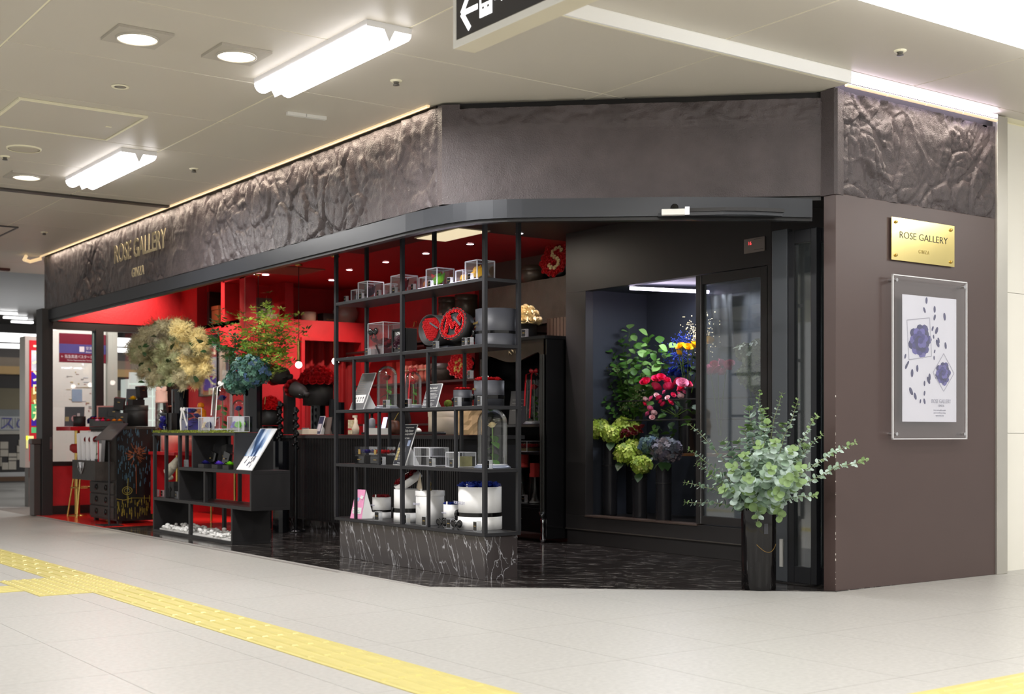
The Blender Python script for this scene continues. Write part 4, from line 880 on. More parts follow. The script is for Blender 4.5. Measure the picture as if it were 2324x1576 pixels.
def round_box(name, label, loc, r, h, m, rosem=None, nro=0, rs=.02, rib=None, ribz=.3, base=.0, cat='flower box', group=None, dome=None, lid=0, logo=None, logom=None, turn=0, bows=True, rname='rose'):
    t = thing(name, label, cat, loc, FACE_L+turn, group)
    b0 = base*h
    MB().lathe([(0, b0), (r, b0), (r, h), (r*.96, h), (r*.96, h-.02), (0, h-.02)], 28, 0).obj('box', m, t)
    if base: MB().lathe([(0, 0), (r*1.025, 0), (r*1.025, b0), (r*.99, b0), (r*.99, b0+.004), (0, b0+.004)], 28).obj('base_tray', m, t)
    if lid: MB().lathe([(r*1.03, h-lid), (r*1.03, h+.004), (0, h+.004)], 28).obj('lid', m, t)
    if rib:
        z = h*ribz; w_ = max(.012, h*.065)
        MB().lathe([(r*1.004, z-w_), (r*1.016, z-w_), (r*1.016, z+w_), (r*1.004, z+w_)], 28, 0, s=False).obj('ribbon', rib, t)
        if bows: bow(t, rib, r*.42, (-r*.8, -r*.72, z), (PI/2*0, 0, -.7))
    if rosem:
        if dome: roses_dome(t, dome[0], dome[1], dome[2], rs, rosem, h-.01, 0, rname)
        else: roses_flat(t, r, nro, rs, rosem, h-.002, 1, rname)
    if logo: text(logo[0], logo[1], logom, t, (0, -r*1.006, h*.55), ext=.0005)
    return t
def acrylic_box(name, label, loc, wx, wy, h, e=.004, cat='clear case', group=None, rz=0, mid=None):
    """wx along world x (depth), wy along world y; loc is the centre of the base"""
    t = thing(name, label, cat, loc, rz, group); a, b = wx/2, wy/2
    g_ = MB()
    g_.box(-a, a, -b, -b+.002, 0, h); g_.box(-a, a, b-.002, b, 0, h); g_.box(-a, -a+.002, -b, b, 0, h); g_.box(a-.002, a, -b, b, 0, h); g_.box(-a, a, -b, b, h-.002, h)
    g_.obj('case', M_ACR, t)
    ed = MB()
    for x in (-a, a):
        for y in (-b, b): ed.box(x-e/2, x+e/2, y-e/2, y+e/2, 0, h)
    for z in (e/2, h):
        for x in (-a, a): ed.box(x-e/2, x+e/2, -b, b, z-e/2, z+e/2)
        for y in (-b, b): ed.box(-a, a, y-e/2, y+e/2, z-e/2, z+e/2)
    if mid: ed.box(-a, a, -b, b, mid-.002, mid+.002); 
    ed.obj('edges', M_ACRE, t)
    return t
def bell_jar(name, label, loc, r, h, rosem, ribbon=None, basem=None, rs=.03, petals=True, group=None, stem=True, leaves=5):
    t = thing(name, label, 'bell jar', loc, FACE_L, group)
    MB().lathe([(0, 0), (r*1.22, 0), (r*1.25, .006), (r*1.12, .016), (r*1.05, .02), (0, .02)], 28).obj('base', basem or mat('jar_base_grey', (.45, .46, .50), .3, .2, .05, 8), t)
    pr = [(r, .02), (r, h-r)]+[(r*math.cos(a), h-r+r*math.sin(a)) for a in [q*PI/18 for q in range(1, 9)]]+[(.001, h)]
    MB().lathe(pr, 30).obj('dome', M_DOME, t)
    MB().lathe([(r, .02), (r*1.012, .02), (r*1.012, .027), (r, .027)], 28).obj('rim', M_ACRE, t)
    if rosem: put('rose', rose_me(rosem, 0), t, (0, 0, h*.70), (.25, 0, 0), rs)
    if stem:
        MB().tube([(0, 0, .02), (.004, .003, h*.35), (0, 0, h*.70)], .0045, 6).obj('stem', M_STEM, t)
        for k in range(leaves):
            a = k*2.1; put('leaf', leaf_me(M_LEAF), t, (0, 0, h*(.14+.10*k)), (0, .5, a), r*.85)
    if petals and rosem:
        for k in range(7): put('fallen_petal', leaf_me(rosem), t, (r*.6*math.cos(k*2.4)*(.4+.08*k), r*.6*math.sin(k*2.4), .024), (0, .05, k), .016)
    if ribbon:
        bow(t, ribbon, r*.55, (0, -.002, h+.01), (.2, 0, .2))
        mb = MB()
        for s_ in (-1, 1):
            pts = [(s_*.004, -.004, h+.004), (s_*r*.5, -r*.75, h-r*.25), (s_*r*.55, -r*.9, h*.55), (s_*r*.5, -r*1.0, h*(.12 if s_ > 0 else .35))]
            vs = []
            for p in pts: vs += [(p[0]-r*.13, p[1], p[2]), (p[0]+r*.13, p[1], p[2])]
            mb.add(vs, [(2*i, 2*i+1, 2*i+3, 2*i+2) for i in range(3)], 0, True)
        mb.obj('ribbon_tail', ribbon, t)
    return t
_LM = {}
def leaf_me(m, kind=0):
    key = (m.name, kind)
    if key in _LM: return _LM[key]
    mb = MB(); vs = []; n = 5
    for i in range(n+1):
        u = i/n; w_ = (math.sin(PI*u**.8)*.36 if kind == 0 else math.sin(PI*min(1, u*.93+.035))*.46) if 0 < u < 1 else .015
        z = -.18*u*u+.1*u
        vs += [(u, -w_, z+.10*w_*2), (u, 0, z), (u, w_, z+.10*w_*2)]
    mb.add(vs, [(3*i+j, 3*i+3+j, 3*i+4+j, 3*i+1+j) for i in range(n) for j in range(2)], 0, True)
    _LM[key] = mb.mesh('leaf', m); return _LM[key]
_tagn = [0]
def price_stand(loc, label, s=1.0, dark=True):
    t = thing('price_stand', label, 'price tag', loc, FACE_L+random.uniform(-.15, .15), 'small acrylic price stands')
    MB().box(-.019*s, .019*s, 0, .022*s, 0, .048*s).obj('block', glass_mat('stand_clear', (.92, .94, .95), 1, .05, .12, .16, (.9, .9, .92)), t, bevel=.001)
    MB().box(-.015*s, .015*s, -.0015, -.0005, .006*s, .044*s).obj('card', M_BLACKG if dark else M_WHITE, t)
    MB().box(-.009*s, .009*s, -.0022, -.0015, .024*s, .027*s).obj('print', M_GOLD, t)
    return t
def card(name, label, loc, w_, h, lean, m, edge=M_WHITE, th=.006, easel=True, rz=FACE_L, cat='sign card'):
    t = thing(name, label, cat, loc, rz)
    b = MB().box(-w_/2, w_/2, -th, 0, 0, h).obj('board', edge, t, (0, 0, 0), (-lean, 0, 0))
    f_ = MB().box(-w_/2+.003, w_/2-.003, -th-.0008, -th, .003, h-.003).obj('face', m, b)
    if easel:
        d = h*math.sin(lean)
        MB().add([(w_*.1, d*.6, h*.6*math.cos(lean)), (w_*.1, d*.0, 0), (w_*.1, d*1.3+.02, 0), (w_*.11, d*.6, h*.6*math.cos(lean)), (w_*.11, 0, 0), (w_*.11, d*1.3+.02, 0)], [(0, 1, 2), (3, 5, 4), (0, 3, 4, 1), (1, 4, 5, 2), (2, 5, 3, 0)]).obj('easel_leg', edge, t)
    return t, b
def print_lines(parent, x0, x1, z0, dz, n, m, y=-.0082, hh=.0022, seed=1):
    rnd = random.Random(seed); mb = MB()
    for k in range(n):
        x = x0; z = z0-dz*k; end = x0+(x1-x0)*rnd.uniform(.45, 1)
        while x < end:
            l = rnd.uniform(.006, .018); mb.box(x, min(x+l, end), y, y+.0004, z-hh/2, z+hh/2); x += l+.004
    return stuff(mb.obj('small_print', m, parent))
M_PRINT = mat('print_white', (.88, .88, .88), .5, 0, .03, 30)
M_CARDK = mat('charcoal_card', (.25, .25, .285), .4, 0, .06, 9)
M_CARDG = mat('grey_card', (.42, .42, .43), .38, 0, .05, 9)

# ================================================================ GOODS ON THE RACK
XF = 4.60
S5, S4, S3, S2, S1 = SZ[4], SZ[3], SZ[2], SZ[1], SZ[0]
# top shelf: four large and four small clear rose cubes
rows = [(832, 808, 'dark plum', P_PLUM, 'grey', M_SLATE, 'first'), (908, 884, 'dark red', P_DRED, 'red', P_DRED, 'second'), (990, 964, 'rainbow', P_LIME, 'orange and green', P_ORA, 'third'), (1081, 1049, 'yellow', P_YEL, 'yellow', P_YEL, 'fourth')]
for (pb, psm, nb, mb1, nsm, mb2, o_) in rows:
    y = ys(pb, XF)
    t = acrylic_box('rose_cube', 'large clear acrylic cube with one %s rose, %s pair along the top rack shelf' % (nb, o_), (XF+.075, y+.07, S5), .135, .135, .135, .006, 'rose cube', 'large clear rose cubes')
    put('rose', rose_me(mb1, 0), t, (0, 0, .058), (-.35, -.6, 0), .058)
    if nb == 'rainbow':
        for q, (mm, aa) in enumerate(((P_ORA, 1.2), (P_RED, 3.6), (P_BLUE, 5.2))): put('petal', leaf_me(mm), t, (-.03, .01, .06), (0, -.7, aa), .06)
    y2 = ys(psm, XF)
    t = acrylic_box('rose_cube', 'small clear acrylic cube with a %s rose left of the %s large cube' % (nsm, nb), (XF+.05, y2+.045, S5), .085, .085, .088, .005, 'rose cube', 'small clear rose cubes')
    put('rose', rose_me(mb2, 0), t, (0, 0, .036), (-.3, -.6, 0), .036)
    price_stand((XF-.03, y2+.115, S5), 'clear price stand left of the small %s rose cube on the top shelf' % nsm)
    price_stand((XF-.035, y+.03, S5), 'clear price stand before the large %s rose cube on the top shelf' % nb)
# second shelf
y0, y1 = ys(885, XF), ys(818, XF)
t = acrylic_box('gift_case', 'clear acrylic case of dark red roses tied with dark ribbon on the second shelf', (XF+.09, (y0+y1)/2+.0, S4), .17, .22, .235, .004, 'gift case')
MB().box(-.075, .075, -.10, .10, .0, .05).obj('inner_box', mat('wine_card', (.30, .06, .09), .5, 0, .1, 9), t)
for k in range(12): put('rose', rose_me(P_DRED, 1), t, (-.045+.03*(k % 4), -.075+.075*(k//4), .07+.02*(k % 3)), (0, -.3, k), .032)
bow(t, M_RIB, .05, (-.089, .03, .17), (0, 0, PI/2)); MB().box(-.088, -.086, -.11, .0, .0, .012).obj('ribbon_band', M_RIB, t, (0, 0, .07), (.9, 0, 0))
yk = ys(906, XF)
t = thing('shadow_frame_box', 'black framed box with white lettering and dark roses on the second shelf', 'frame box', (XF, yk, S4), FACE_L)
MB().box(-.09, .09, 0, .09, 0, .17).obj('box', M_BOXB, t, bevel=.002)
MB().box(-.09, -.075, -.008, 0, 0, .17).box(.075, .09, -.008, 0, 0, .17).box(-.075, .075, -.008, 0, 0, .012).box(-.075, .075, -.008, 0, .158, .17).obj('frame', M_BLACKG, t)
for k in range(6): put('rose', rose_me(P_PLUM, 1), t, (-.045+.045*(k % 3), -.004, .06+.04*(k//3)), (PI/2, 0, k), .024)
text('LOVE', .032, M_PRINT, t, (0, -.006, .135)); text('SET', .024, M_PRINT, t, (.02, -.006, .025))
def tilted_round(name, label, loc, r, dep_, tilt, m, rz, deco, cat='flower box'):
    """round box tipped so that its open face looks to the front; local -y is its face normal before the tilt"""
    t = thing(name, label, cat, loc, rz); b = MB().lathe([(0, 0), (r, 0), (r, dep_), (r*.95, dep_), (r*.95, dep_-.02), (0, dep_-.02)], 30).obj('box', m, t, (0, 0, 0), (PI/2-tilt, 0, 0))
    deco(t, b); return t
def heart(t, b):
    MB().lathe([(0, .248), (.092, .248)], 24).obj('lining', M_BLACK, b)
    pts = []
    for i in range(-5, 6):
        for j in range(-6, 6):
            x = i*.0145+(j % 2)*.007; y = j*.0145; u = x/.068; v = (y+.006)/.072
            if (u*u+v*v-1)**3-u*u*v**3 < 0: pts.append((x, y))
    for k, (x, y) in enumerate(pts): put('rose', rose_me(P_RED, 1), b, (x, y, .252), (0, 0, k), .0105)
    MB().box(-.03, .055, .035, .046, .262, .264).obj('ribbon', mat('grey_ribbon', (.32, .33, .35), .3, .2, .05, 20), b, (0, 0, 0), (0, 0, -.5))
ya = ys(974, XF)
t = tilted_round('heart_rose_box', 'black round box lying open with a heart of red roses on the second shelf', (XF+.02, ya, S4+.135), .105, .27, .0, M_BOXB, FACE_L+.25, heart)
for ch in t.children: ch.location = (0, .25, 0)
MB().box(-.10, .10, .0, .14, -.135, -.105).obj('stand', mat('slate_stand', (.22, .23, .26), .4, 0, .05, 9), t, (0, .05, 0), bevel=.002)
def mletter(t, b):
    MB().lathe([(0, .085), (.10, .085)], 24).obj('lining', M_BLACK, b)
    k = 0; pts = [(.094*math.cos(2*PI*i/22), .094*math.sin(2*PI*i/22)) for i in range(22)]
    def seg(a, c, n): return [(a[0]+(c[0]-a[0])*i/n, a[1]+(c[1]-a[1])*i/n) for i in range(n+1)]
    pts += seg((-.045, -.05), (-.045, .05), 5)+seg((-.04, .04), (0, -.02), 3)+seg((0, -.02), (.04, .04), 3)+seg((.045, .05), (.045, -.05), 5)
    for x, y in pts: k += 1; put('rose', rose_me(P_RED, 1), b, (x, y, .092), (0, 0, k), .0155)
    MB().box(-.02, .075, .03, .044, .11, .112).obj('ribbon', bpy.data.materials['grey_ribbon'], b, (0, 0, 0), (0, 0, -.7))
tm_ = tilted_round('letter_rose_box', 'tipped round box with the letter M in red roses on the second shelf', (XF+.02, ys(1042, XF), S4+.122), .105, .10, .28, M_BOXB, FACE_L+.3, mletter)
t = round_box('ribbon_hat_box', 'large slate round box with dark satin ribbon bow on the second shelf', (XF+.145, ys(1125, XF+.14), S4), .135, .235, M_SLATE, None, 0, 0, M_RIB, .33, 0, 'hat box', None, None, 0, None, None)
MB().lathe([(.138, 0), (.138, .075), (.1345, .075)], 30).obj('base_tray', M_SLATE, t)
text('ROSE GALLERY', .02, M_GOLD, t, (-.05, -.129, .145), (PI/2, 0, -.36)); text('GINZA', .011, M_GOLD, t, (-.05, -.129, .12), (PI/2, 0, -.36))
for px, l in ((832, 'clear price stand before the red rose gift case'), (906, 'clear price stand before the black frame box'), (986, 'clear price stand below the heart rose box'), (1052, 'clear price stand beside the letter M rose box'), (1064, 'clear price stand left of the slate hat box')):
    price_stand((XF-.045, ys(px, XF-.045), S4), l, 1.1)
# third shelf
t, b = card('care_sign', 'tall grey card with white frame and small picture panel leaning on the third shelf', (XF+.0, ys(810, XF), S3), .205, .29, .38, M_CARDG)
print_lines(b, -.075, .075, .235, .018, 7, mat('print_tan', (.62, .55, .48), .5, 0, .05, 30), seed=3)
MB().box(-.08, .075, -.0085, -.0068, .05, .115).obj('picture_panel', M_WHITE, b)
pm = MB()
for k in range(4): pm.ball((-.055+.035*k, -.009, .09), .006+.001*k, 6, 4, 0, (1, .1, 1)); pm.box(-.058+.035*k, -.052+.035*k, -.0095, -.0085, .06, .078)
stuff(pm.obj('small_print', mat('print_dark', (.15, .15, .17), .5, 0, .05, 30), b))
bell_jar('bell_jar', 'glass bell jar with dark red rose beside the tall grey card', (XF+.055, ys(877, XF+.05), S3), .072, .31, P_DRED, None, None, .034)
bell_jar('bell_jar', 'glass bell jar with red satin ribbon beside the middle rack post', (XF+.07, ys(935, XF+.06), S3), .058, .255, P_RED, M_RIBR, None, .03)
t, b = card('manual_card', 'dark card titled User manual standing on the third shelf', (XF-.0, ys(975, XF), S3), .185, .165, .30, M_CARDK)
text('User manual', .024, M_PRINT, b, (-.004, -.0084, .135), cx=.85, shear=.1); text('for the preserved flower', .014, M_PRINT, b, (-.004, -.0084, .115), cx=.9)
print_lines(b, -.078, .072, .097, .0085, 5, M_PRINT, seed=5, hh=.003); print_lines(b, -.082, .066, .046, .0085, 5, M_PRINT, seed=6, hh=.003)
round_box('rose_box', 'small slate round box of red roses with ribbon on the third shelf', (XF+.09, ys(1050, XF+.09), S3), .062, .112, M_SLATE, P_RED, 12, .02, M_RIB, .42, 0)
t = round_box('rose_box', 'larger slate round box of red roses with ribbon band on the third shelf', (XF+.12, ys(1110, XF+.12), S3), .098, .165, M_SLATE, P_RED, 16, .026, M_RIB, .36, 0)
text('GALLERY', .018, M_GOLD, t, (-.03, -.0965, .11), (PI/2, 0, -.32))
for k in range(6): put('pearl', MB().ball((0, 0, 0), .006, 8, 5).mesh('pearl', M_WHITE), t, (.012*k-.03, -.03, .19))
for px, l in ((873, 'clear price stand before the bell jar by the grey card'), (922, 'clear price stand before the red ribbon bell jar'), (1035, 'clear price stand before the small slate rose box'), (1087, 'clear price stand before the larger slate rose box')):
    price_stand((XF-.04, ys(px, XF-.04), S3), l, 1.3)
tag(MB().ball((0, 0, .028), .03, 10, 6, 0, (1, 1, .9)).obj('moss_ball', M_MOSS, None, (XF+.16, ys(1017, XF+.16), S3)), 'small ball of dark moss behind the User manual card', 'moss')
# fourth shelf
for k, (px, mm, nm) in enumerate(((822, P_NAVY, 'blue'), (858, P_RED, 'red'))):
    t = thing('drawer_gift_box', 'black drawer gift box with clear top and %s roses on the fourth shelf' % nm, 'gift box', (XF+.09, ys(px, XF+.05), S2), FACE_L)
    MB().box(-.075, .075, -.06, .06, 0, .062).obj('box', M_BOXB, t, bevel=.002); MB().box(-.07, .07, -.064, -.06, .006, .054).obj('drawer', M_BLACKG, t)
    MB().box(-.02, .02, -.069, -.064, .028, .034).obj('pull', M_GOLD, t); MB().box(-.012, .012, -.066, -.06, .07, .105).obj('tab', mat('gold_tab', (.74, .62, .36), .35, .6, .05, 20), t)
    MB().box(-.075, .075, -.06, .06, .064, .125).obj('clear_lid', M_ACR, t)
    for q in range(6): put('rose', rose_me(mm, 1), t, (-.045+.045*(q % 3), -.025+.045*(q//3), .085), (0, 0, q), .026)
t, b = card('menu_card', 'tall dark menu card with flower pictures leaning before the middle rack post', (XF-.0, ys(907, XF), S2), .17, .30, .34, mat('dark_menu', (.17, .18, .215), .4, 0, .06, 9), M_WHITE)
text('arrangement menu', .014, M_PRINT, b, (0, -.0084, .277)); text('Tulip Easter', .024, M_PRINT, b, (0, -.0084, .252), shear=.2); text('Aqua tulip BERRY', .02, M_PRINT, b, (0, -.0084, .228), shear=.2); text('size  /  colour', .013, M_PRINT, b, (0, -.0084, .198))
for z in (.16,): MB().box(-.05, -.02, -.0085, -.0068, z-.02, z+.022).box(.03, .062, -.0085, -.0068, z-.02, z+.022).obj('picture', mat('print_pale_blue', (.55, .60, .72), .5, 0, .1, 20), b)
for k in range(4): MB().box(-.072, -.045, -.0085, -.0068, .035+.024*k, .055+.024*k).obj('picture', mat('print_sand', (.70, .64, .44), .5, 0, .15, 30), b)
print_lines(b, -.035, .065, .125, .011, 9, M_PRINT, seed=8); text('rose gallery', .012, M_PRINT, b, (0, -.0084, .016), shear=.2)
t = acrylic_box('two_tier_case', 'clear two-tier acrylic case on the fourth shelf', (XF+.10, ys(973, XF+.08), S2), .15, .20, .125, .006, 'clear case', mid=.066)
MB().box(-.05, .05, -.03, .035, .008, .055).obj('drawer_insert', M_BOXB, t); MB().box(-.003, .003, .0, .003, .066, .125).obj('divider', M_ACRE, t)
t = acrylic_box('small_clear_case', 'low clear acrylic case with pale gold paper on the fourth shelf', (XF+.10, ys(1040, XF+.08), S2), .13, .16, .098, .005, 'clear case')
MB().box(-.05, .05, -.06, .01, .004, .07).obj('paper', mat('pale_gold_paper', (.62, .60, .42), .5, .1, .2, 14), t)
bell_jar('bell_jar', 'large glass bell jar with green leaves and pale base on the fourth shelf', (XF+.115, ys(1113, XF+.1), S2), .096, .385, P_WHITE, None, mat('jar_base_blue_grey', (.52, .55, .62), .3, .2, .05, 8), .03, False)
for px, l in ((865, 'clear price stand beside the black drawer boxes'), (977, 'clear price stand before the two-tier case'), (1024, 'clear price stand before the low clear case'), (1106, 'clear price stand before the large bell jar')):
    price_stand((XF-.045, ys(px, XF-.045), S2), l, 1.2)
# bottom tray
ptb = thing('tent_card', 'pink folded tent card at the left end of the bottom rack tray', 'card', (XF+.02, ys(816, XF), S1), FACE_L+.2)
MB().add([(-.075, -.05, 0), (.055, -.05, 0), (.045, -.005, .21), (-.06, -.005, .21), (-.075, .05, 0), (.055, .05, 0), (.045, .0, .21), (-.06, .0, .21)], [(0, 1, 2, 3), (5, 4, 7, 6), (3, 2, 6, 7)]).obj('card', mat('pink_card', (.93, .62, .78), .5, 0, .06, 6), ptb)
MB().add([(.0555, -.05, 0), (.075, .05, 0), (.0455, .0, .21)], [(0, 1, 2)]).obj('side_flap', M_WHITE, ptb)
q = MB().box(-.055, .04, -.001, 0, 0, .045).obj('panel', M_WHITE, ptb, (0, -.045, .035), (-.21, 0, 0)); print_lines(q, -.05, .03, .035, .012, 3, mat('print_green', (.25, .6, .4), .5, 0, .05, 20), -.002, .004, 3)
for (x, z, c) in ((-.02, .14, (.65, .75, .90)), (.01, .12, (.95, .93, .6)), (.025, .155, (.95, .95, .95))): MB().box(-.014, .014, -.001, 0, -.012, .012).obj('picture', mat('pic%d' % int(z*1000), c, .5, 0, .2, 30), ptb, (x, -.0225, z), (-.21, .3, 0))
WB = [(866, .068, .155, P_DRED, .14, 'short white round box of red roses with black ribbon beside the pink card'), (976, .098, .225, None, .10, 'tall plain white round box in the middle of the bottom tray'), (1026, .058, .15, P_BLUE, .09, 'small white round box of blue roses behind the large one'), (1089, .142, .275, P_BLUE, .14, 'large white round box of blue roses with black ribbon on the bottom tray')]
for k, (px, r, h, rm, dx, l) in enumerate(WB):
    t = round_box('rose_box', l, (XF+dx, ys(px, XF+dx), S1), r, h, M_BOXW, rm, 14 if r < .1 else 24, r*.30 if r < .1 else r*.25, M_RIB if rm else None, .33, .30 if rm else 0, 'flower box', 'white round flower boxes on the bottom tray', lid=0 if rm else .03)
    text('ROSE GALLERY', r*.20, M_PGR, t, (-r*.2, -r*1.0, h*.62), (PI/2, 0, -.2)); 
    MB().box(-.006, .006, -.002, .002, 0, .02).obj('tab', M_WHITE, t, (r*.3, -r*.9, h))
    if not rm: MB().lathe([(.012, 0), (.006, .02), (.01, .045), (.005, .06), (0, .062)], 10).obj('gold_charm', M_BRASS, t, (0, 0, h+.004))
# tall box with tipped lid of roses
t = round_box('lidded_rose_box', 'white round box with tipped lid of dark red roses and silver script', (XF+.10, ys(925, XF+.1), S1), .096, .23, M_BOXW, None, 0, 0, M_RIB, .36, .28)
lid = MB().lathe([(0, 0), (.104, 0), (.104, .05), (.098, .05), (.098, .02), (0, .02)], 28).obj('lid', M_BOXW, t, (.0, .02, .265), (.55, -.25, 0))
roses_flat(lid, .098, 18, .024, P_DRED, .05)
scr = MB().tube([(-.05, .0, .075), (-.03, .02, .08), (-.02, -.01, .08), (.0, .02, .08), (.02, -.005, .08), (.05, .015, .078)], .004, 6); scr.obj('silver_script', M_CHROME, lid)
MB().add([(.07, .03, .24), (.15, .03, .20), (.115, .03, .34), (.07, .035, .24), (.15, .035, .20), (.115, .035, .34)], [(0, 1, 2), (3, 5, 4), (0, 3, 4, 1), (1, 4, 5, 2), (2, 5, 3, 0)]).obj('message_card', M_CREAM, t)
for px, l in ((855, 'clear price stand before the short red rose box'), (918, 'clear price stand before the tipped lid box'), (962, 'dark price stand before the plain white box'), (1018, 'clear price stand before the small blue rose box'), (1078, 'clear price stand before the large blue rose box')):
    price_stand((XF-.04, ys(px, XF-.04), S1), l, 1.4)
for px, l in ((1003, 'black satin bow lying left of the small blue rose box'), (1036, 'large black satin bow before the large blue rose box')):
    t = thing('satin_bow', l, 'bow', (XF-.03, ys(px, XF-.03), S1+.035), FACE_L); bow(t, M_RIB, .05, (0, 0, 0), (PI/2*.0, 0, 0), 'ribbon')
# ================================================================ PLANTS
def frame_from(d, up=Vector((0, 0, 1))):
    d = d.normalized(); s = d.cross(up)
    if s.length < 1e-3: s = Vector((1, 0, 0))
    s.normalize(); u = s.cross(d); return d, s, u
def orient(x, n):     # euler turning local +x to x with +z near n
    x = Vector(x).normalized(); n = Vector(n); y = n.cross(x)
    if y.length < 1e-4: y = x.orthogonal()
    y.normalize(); z = x.cross(y)
    return Matrix((x, y, z)).transposed().to_euler()
def curve_pts(a, b, sag, n=7, jit=0.0):
    a = Vector(a); b = Vector(b); out = []
    for i in range(n+1):
        t = i/n; p = a.lerp(b, t); p = p+Vector((0, 0, sag*4*t*(1-t))); 
        if 0 < i < n: p = p+Vector((random.uniform(-jit, jit), random.uniform(-jit, jit), random.uniform(-jit, jit)))
        out.append(p)
    return out
def at(px, py, X):
    y = ys(px, X); return Vector((X, y, zat(py, X, y)))
# --- eucalyptus in a tall black vase
VX, VY = 5.615, 5.335
va = thing('tall_vase', 'tall glossy black cylinder vase on the marble floor at the right jamb', 'vase', (VX, VY, .004))
MB().lathe([(0, 0), (.098, 0), (.101, .004), (.102, .485), (.101, .49), (.094, .49), (.093, .06), (0, .05)], 36).obj('body', mat('black_glazed_vase', (.075, .07, .075), .09, .1, .05, 4), va)
gd = MB()
for k in range(40):
    a0 = -2.5+k*.035; a1 = a0+.035; f = lambda a: .268-.045*abs(math.sin((a+2.5)*2.25))
    gd.tube([(.1025*math.cos(a0), .1025*math.sin(a0), f(a0)), (.1025*math.cos(a1), .1025*math.sin(a1), f(a1))], .0022, 4)
gd.obj('gold_swag', mat('ochre_swag', (.50, .39, .18), .4, .3, .1, 20), va)
MB().box(-.012, .012, -.002, .002, 0, .06).obj('label_tag', M_SLATE, va, (-.04, -.096, .33), (0, 0, -.4))
random.seed(31)
eu = thing('eucalyptus_bunch', 'spreading bunch of silvery green eucalyptus branches in the tall black vase', 'foliage', (VX, VY, .45))
lm = MB(); vs = [(0, 0, 0)]; nn = 10
for k in range(nn):
    a = 2*PI*k/nn; vs.append((.5+.5*math.cos(a), .46*math.sin(a), .07*math.cos(2*a)+.05))
lm.add(vs, [(0, 1+k, 1+(k+1) % nn) for k in range(nn)], 0, True)
EL = [lm.mesh('leaf', M_EUC), lm.mesh('leaf', M_EUC2), lm.mesh('leaf', mat('eucalyptus_silver_leaf', (.74, .82, .78), .5, 0, .1, 9))]
tips = [(1775, 890, 5.60), (1725, 885, 5.5), (1812, 905, 5.62), (1855, 940, 5.66), (1868, 985, 5.72), (1945, 1003, 5.62), (1970, 1043, 5.60), (1855, 1125, 5.6), (1562, 962, 5.42), (1560, 1020, 5.40), (1577, 1052, 5.38), (1550, 1095, 5.36), (1552, 1140, 5.38), (1640, 1000, 5.46), (1690, 970, 5.5), (1740, 960, 5.5), (1610, 1075, 5.36), (1720, 1190, 5.44), (1772, 1175, 5.46), (1660, 1060, 5.3), (1690, 1030, 5.3), (1720, 1010, 5.32), (1760, 1000, 5.34), (1800, 1020, 5.38), (1820, 1060, 5.40), (1700, 1085, 5.26), (1750, 1060, 5.26), (1790, 1090, 5.32), (1640, 1110, 5.32), (1815, 1090, 5.44), (1735, 925, 5.54), (1700, 920, 5.52), (1765, 1120, 5.34), (1670, 1000, 5.62), (1780, 960, 5.7), (1830, 1010, 5.68)]
rest = MB(); npart = 0
for bi, (px, py, X) in enumerate(tips):
    p1 = at(px, py, X)-eu.location; L = p1.length
    sag = .06*L if p1.z > 0 else .28*abs(p1.z)+.10
    pts = curve_pts((random.uniform(-.05, .05), random.uniform(-.05, .05), -.02), p1, sag, 8, .008)
    br = MB().tube(pts, [.0045-.0004*i for i in range(9)], 5).obj('branch', mat('eucalyptus_stem', (.52, .55, .40), .6, 0, .12, 20), eu)
    big = 1.0 if bi < 13 else 1.45
    nl = int(9+L*16)
    for k in range(nl):
        t = .22+.78*(k+.5)/nl if L > .3 else .1+.9*(k+.5)/nl
        f = t*8; i = min(7, int(f)); p = pts[i].lerp(pts[i+1], f-i); d, s, u = frame_from(pts[i+1]-pts[i]); ang = (k % 2)*PI/2+random.uniform(-.5, .5)
        for sg in (1, -1):
            out = (s*math.cos(ang)+u*math.sin(ang))*sg; x = (out+d*random.uniform(.1, .6)).normalized()
            sz = (.046*(1-.62*t)+.010)*random.uniform(.8, 1.2)*big*(.8 if bi < 13 else 1)
            e = orient(x, d+out*.2+Vector((0, 0, .4)))
            mi = 1 if (t > .90 or random.random() < .05 or (bi in (17, 18) and random.random() < .5)) else (2 if random.random() < .38 else 0)
            if npart < 300 and (bi >= 13 or k % 3 == 0) and sz > .022: put('leaf', EL[mi], br, p, e, sz); npart += 1
            else: rest.add(vs, [(0, 1+q, 1+(q+1) % nn) for q in range(nn)], mi, True, Matrix.Translation(p) @ e.to_matrix().to_4x4() @ Matrix.Scale(sz, 4))
stuff(rest.obj('small_leaves', [M_EUC, M_EUC2, bpy.data.materials['eucalyptus_silver_leaf']], eu))

# --- cooler flowers
CX = 6.98
def bucket(px, label, X=CX, r=.062, h=.46, z=.236, name='flower_bucket', square=False):
    t = thing(name, label, 'bucket', (X, ys(px, X), z))
    if square: MB().lathe([(0, 0), (r*1.1, 0), (r*1.35, h), (r*1.45, h), (r*1.45, h-.02), (r*1.3, h-.02), (r*1.05, .01), (0, .01)], 4, 0, s=False).obj('body', M_BLACK, t, (0, 0, 0), (0, 0, PI/4))
    else: MB().lathe([(0, 0), (r, 0), (r*1.03, .01), (r*1.05, h-.01), (r*1.12, h), (r*1.0, h), (r*.97, .02), (0, .02)], 22).obj('body', mat('dark_bucket', (.17, .17, .185), .25, .1, .05, 6), t)
    MB().lathe([(r*1.06, h*.66), (r*1.10, h*.67), (r*1.06, h*.68)], 22).obj('rib', M_BLACK, t)
    return t
bucket(1384, 'dark cylinder bucket under the upper lime hydrangeas', 6.95, .06, .62)
bucket(1378, 'low square black bucket at the left of the cooler floor', 7.14, .085, .24, square=True)
bucket(1452, 'dark cylinder bucket under the lower lime hydrangeas', 6.86, .058, .47)
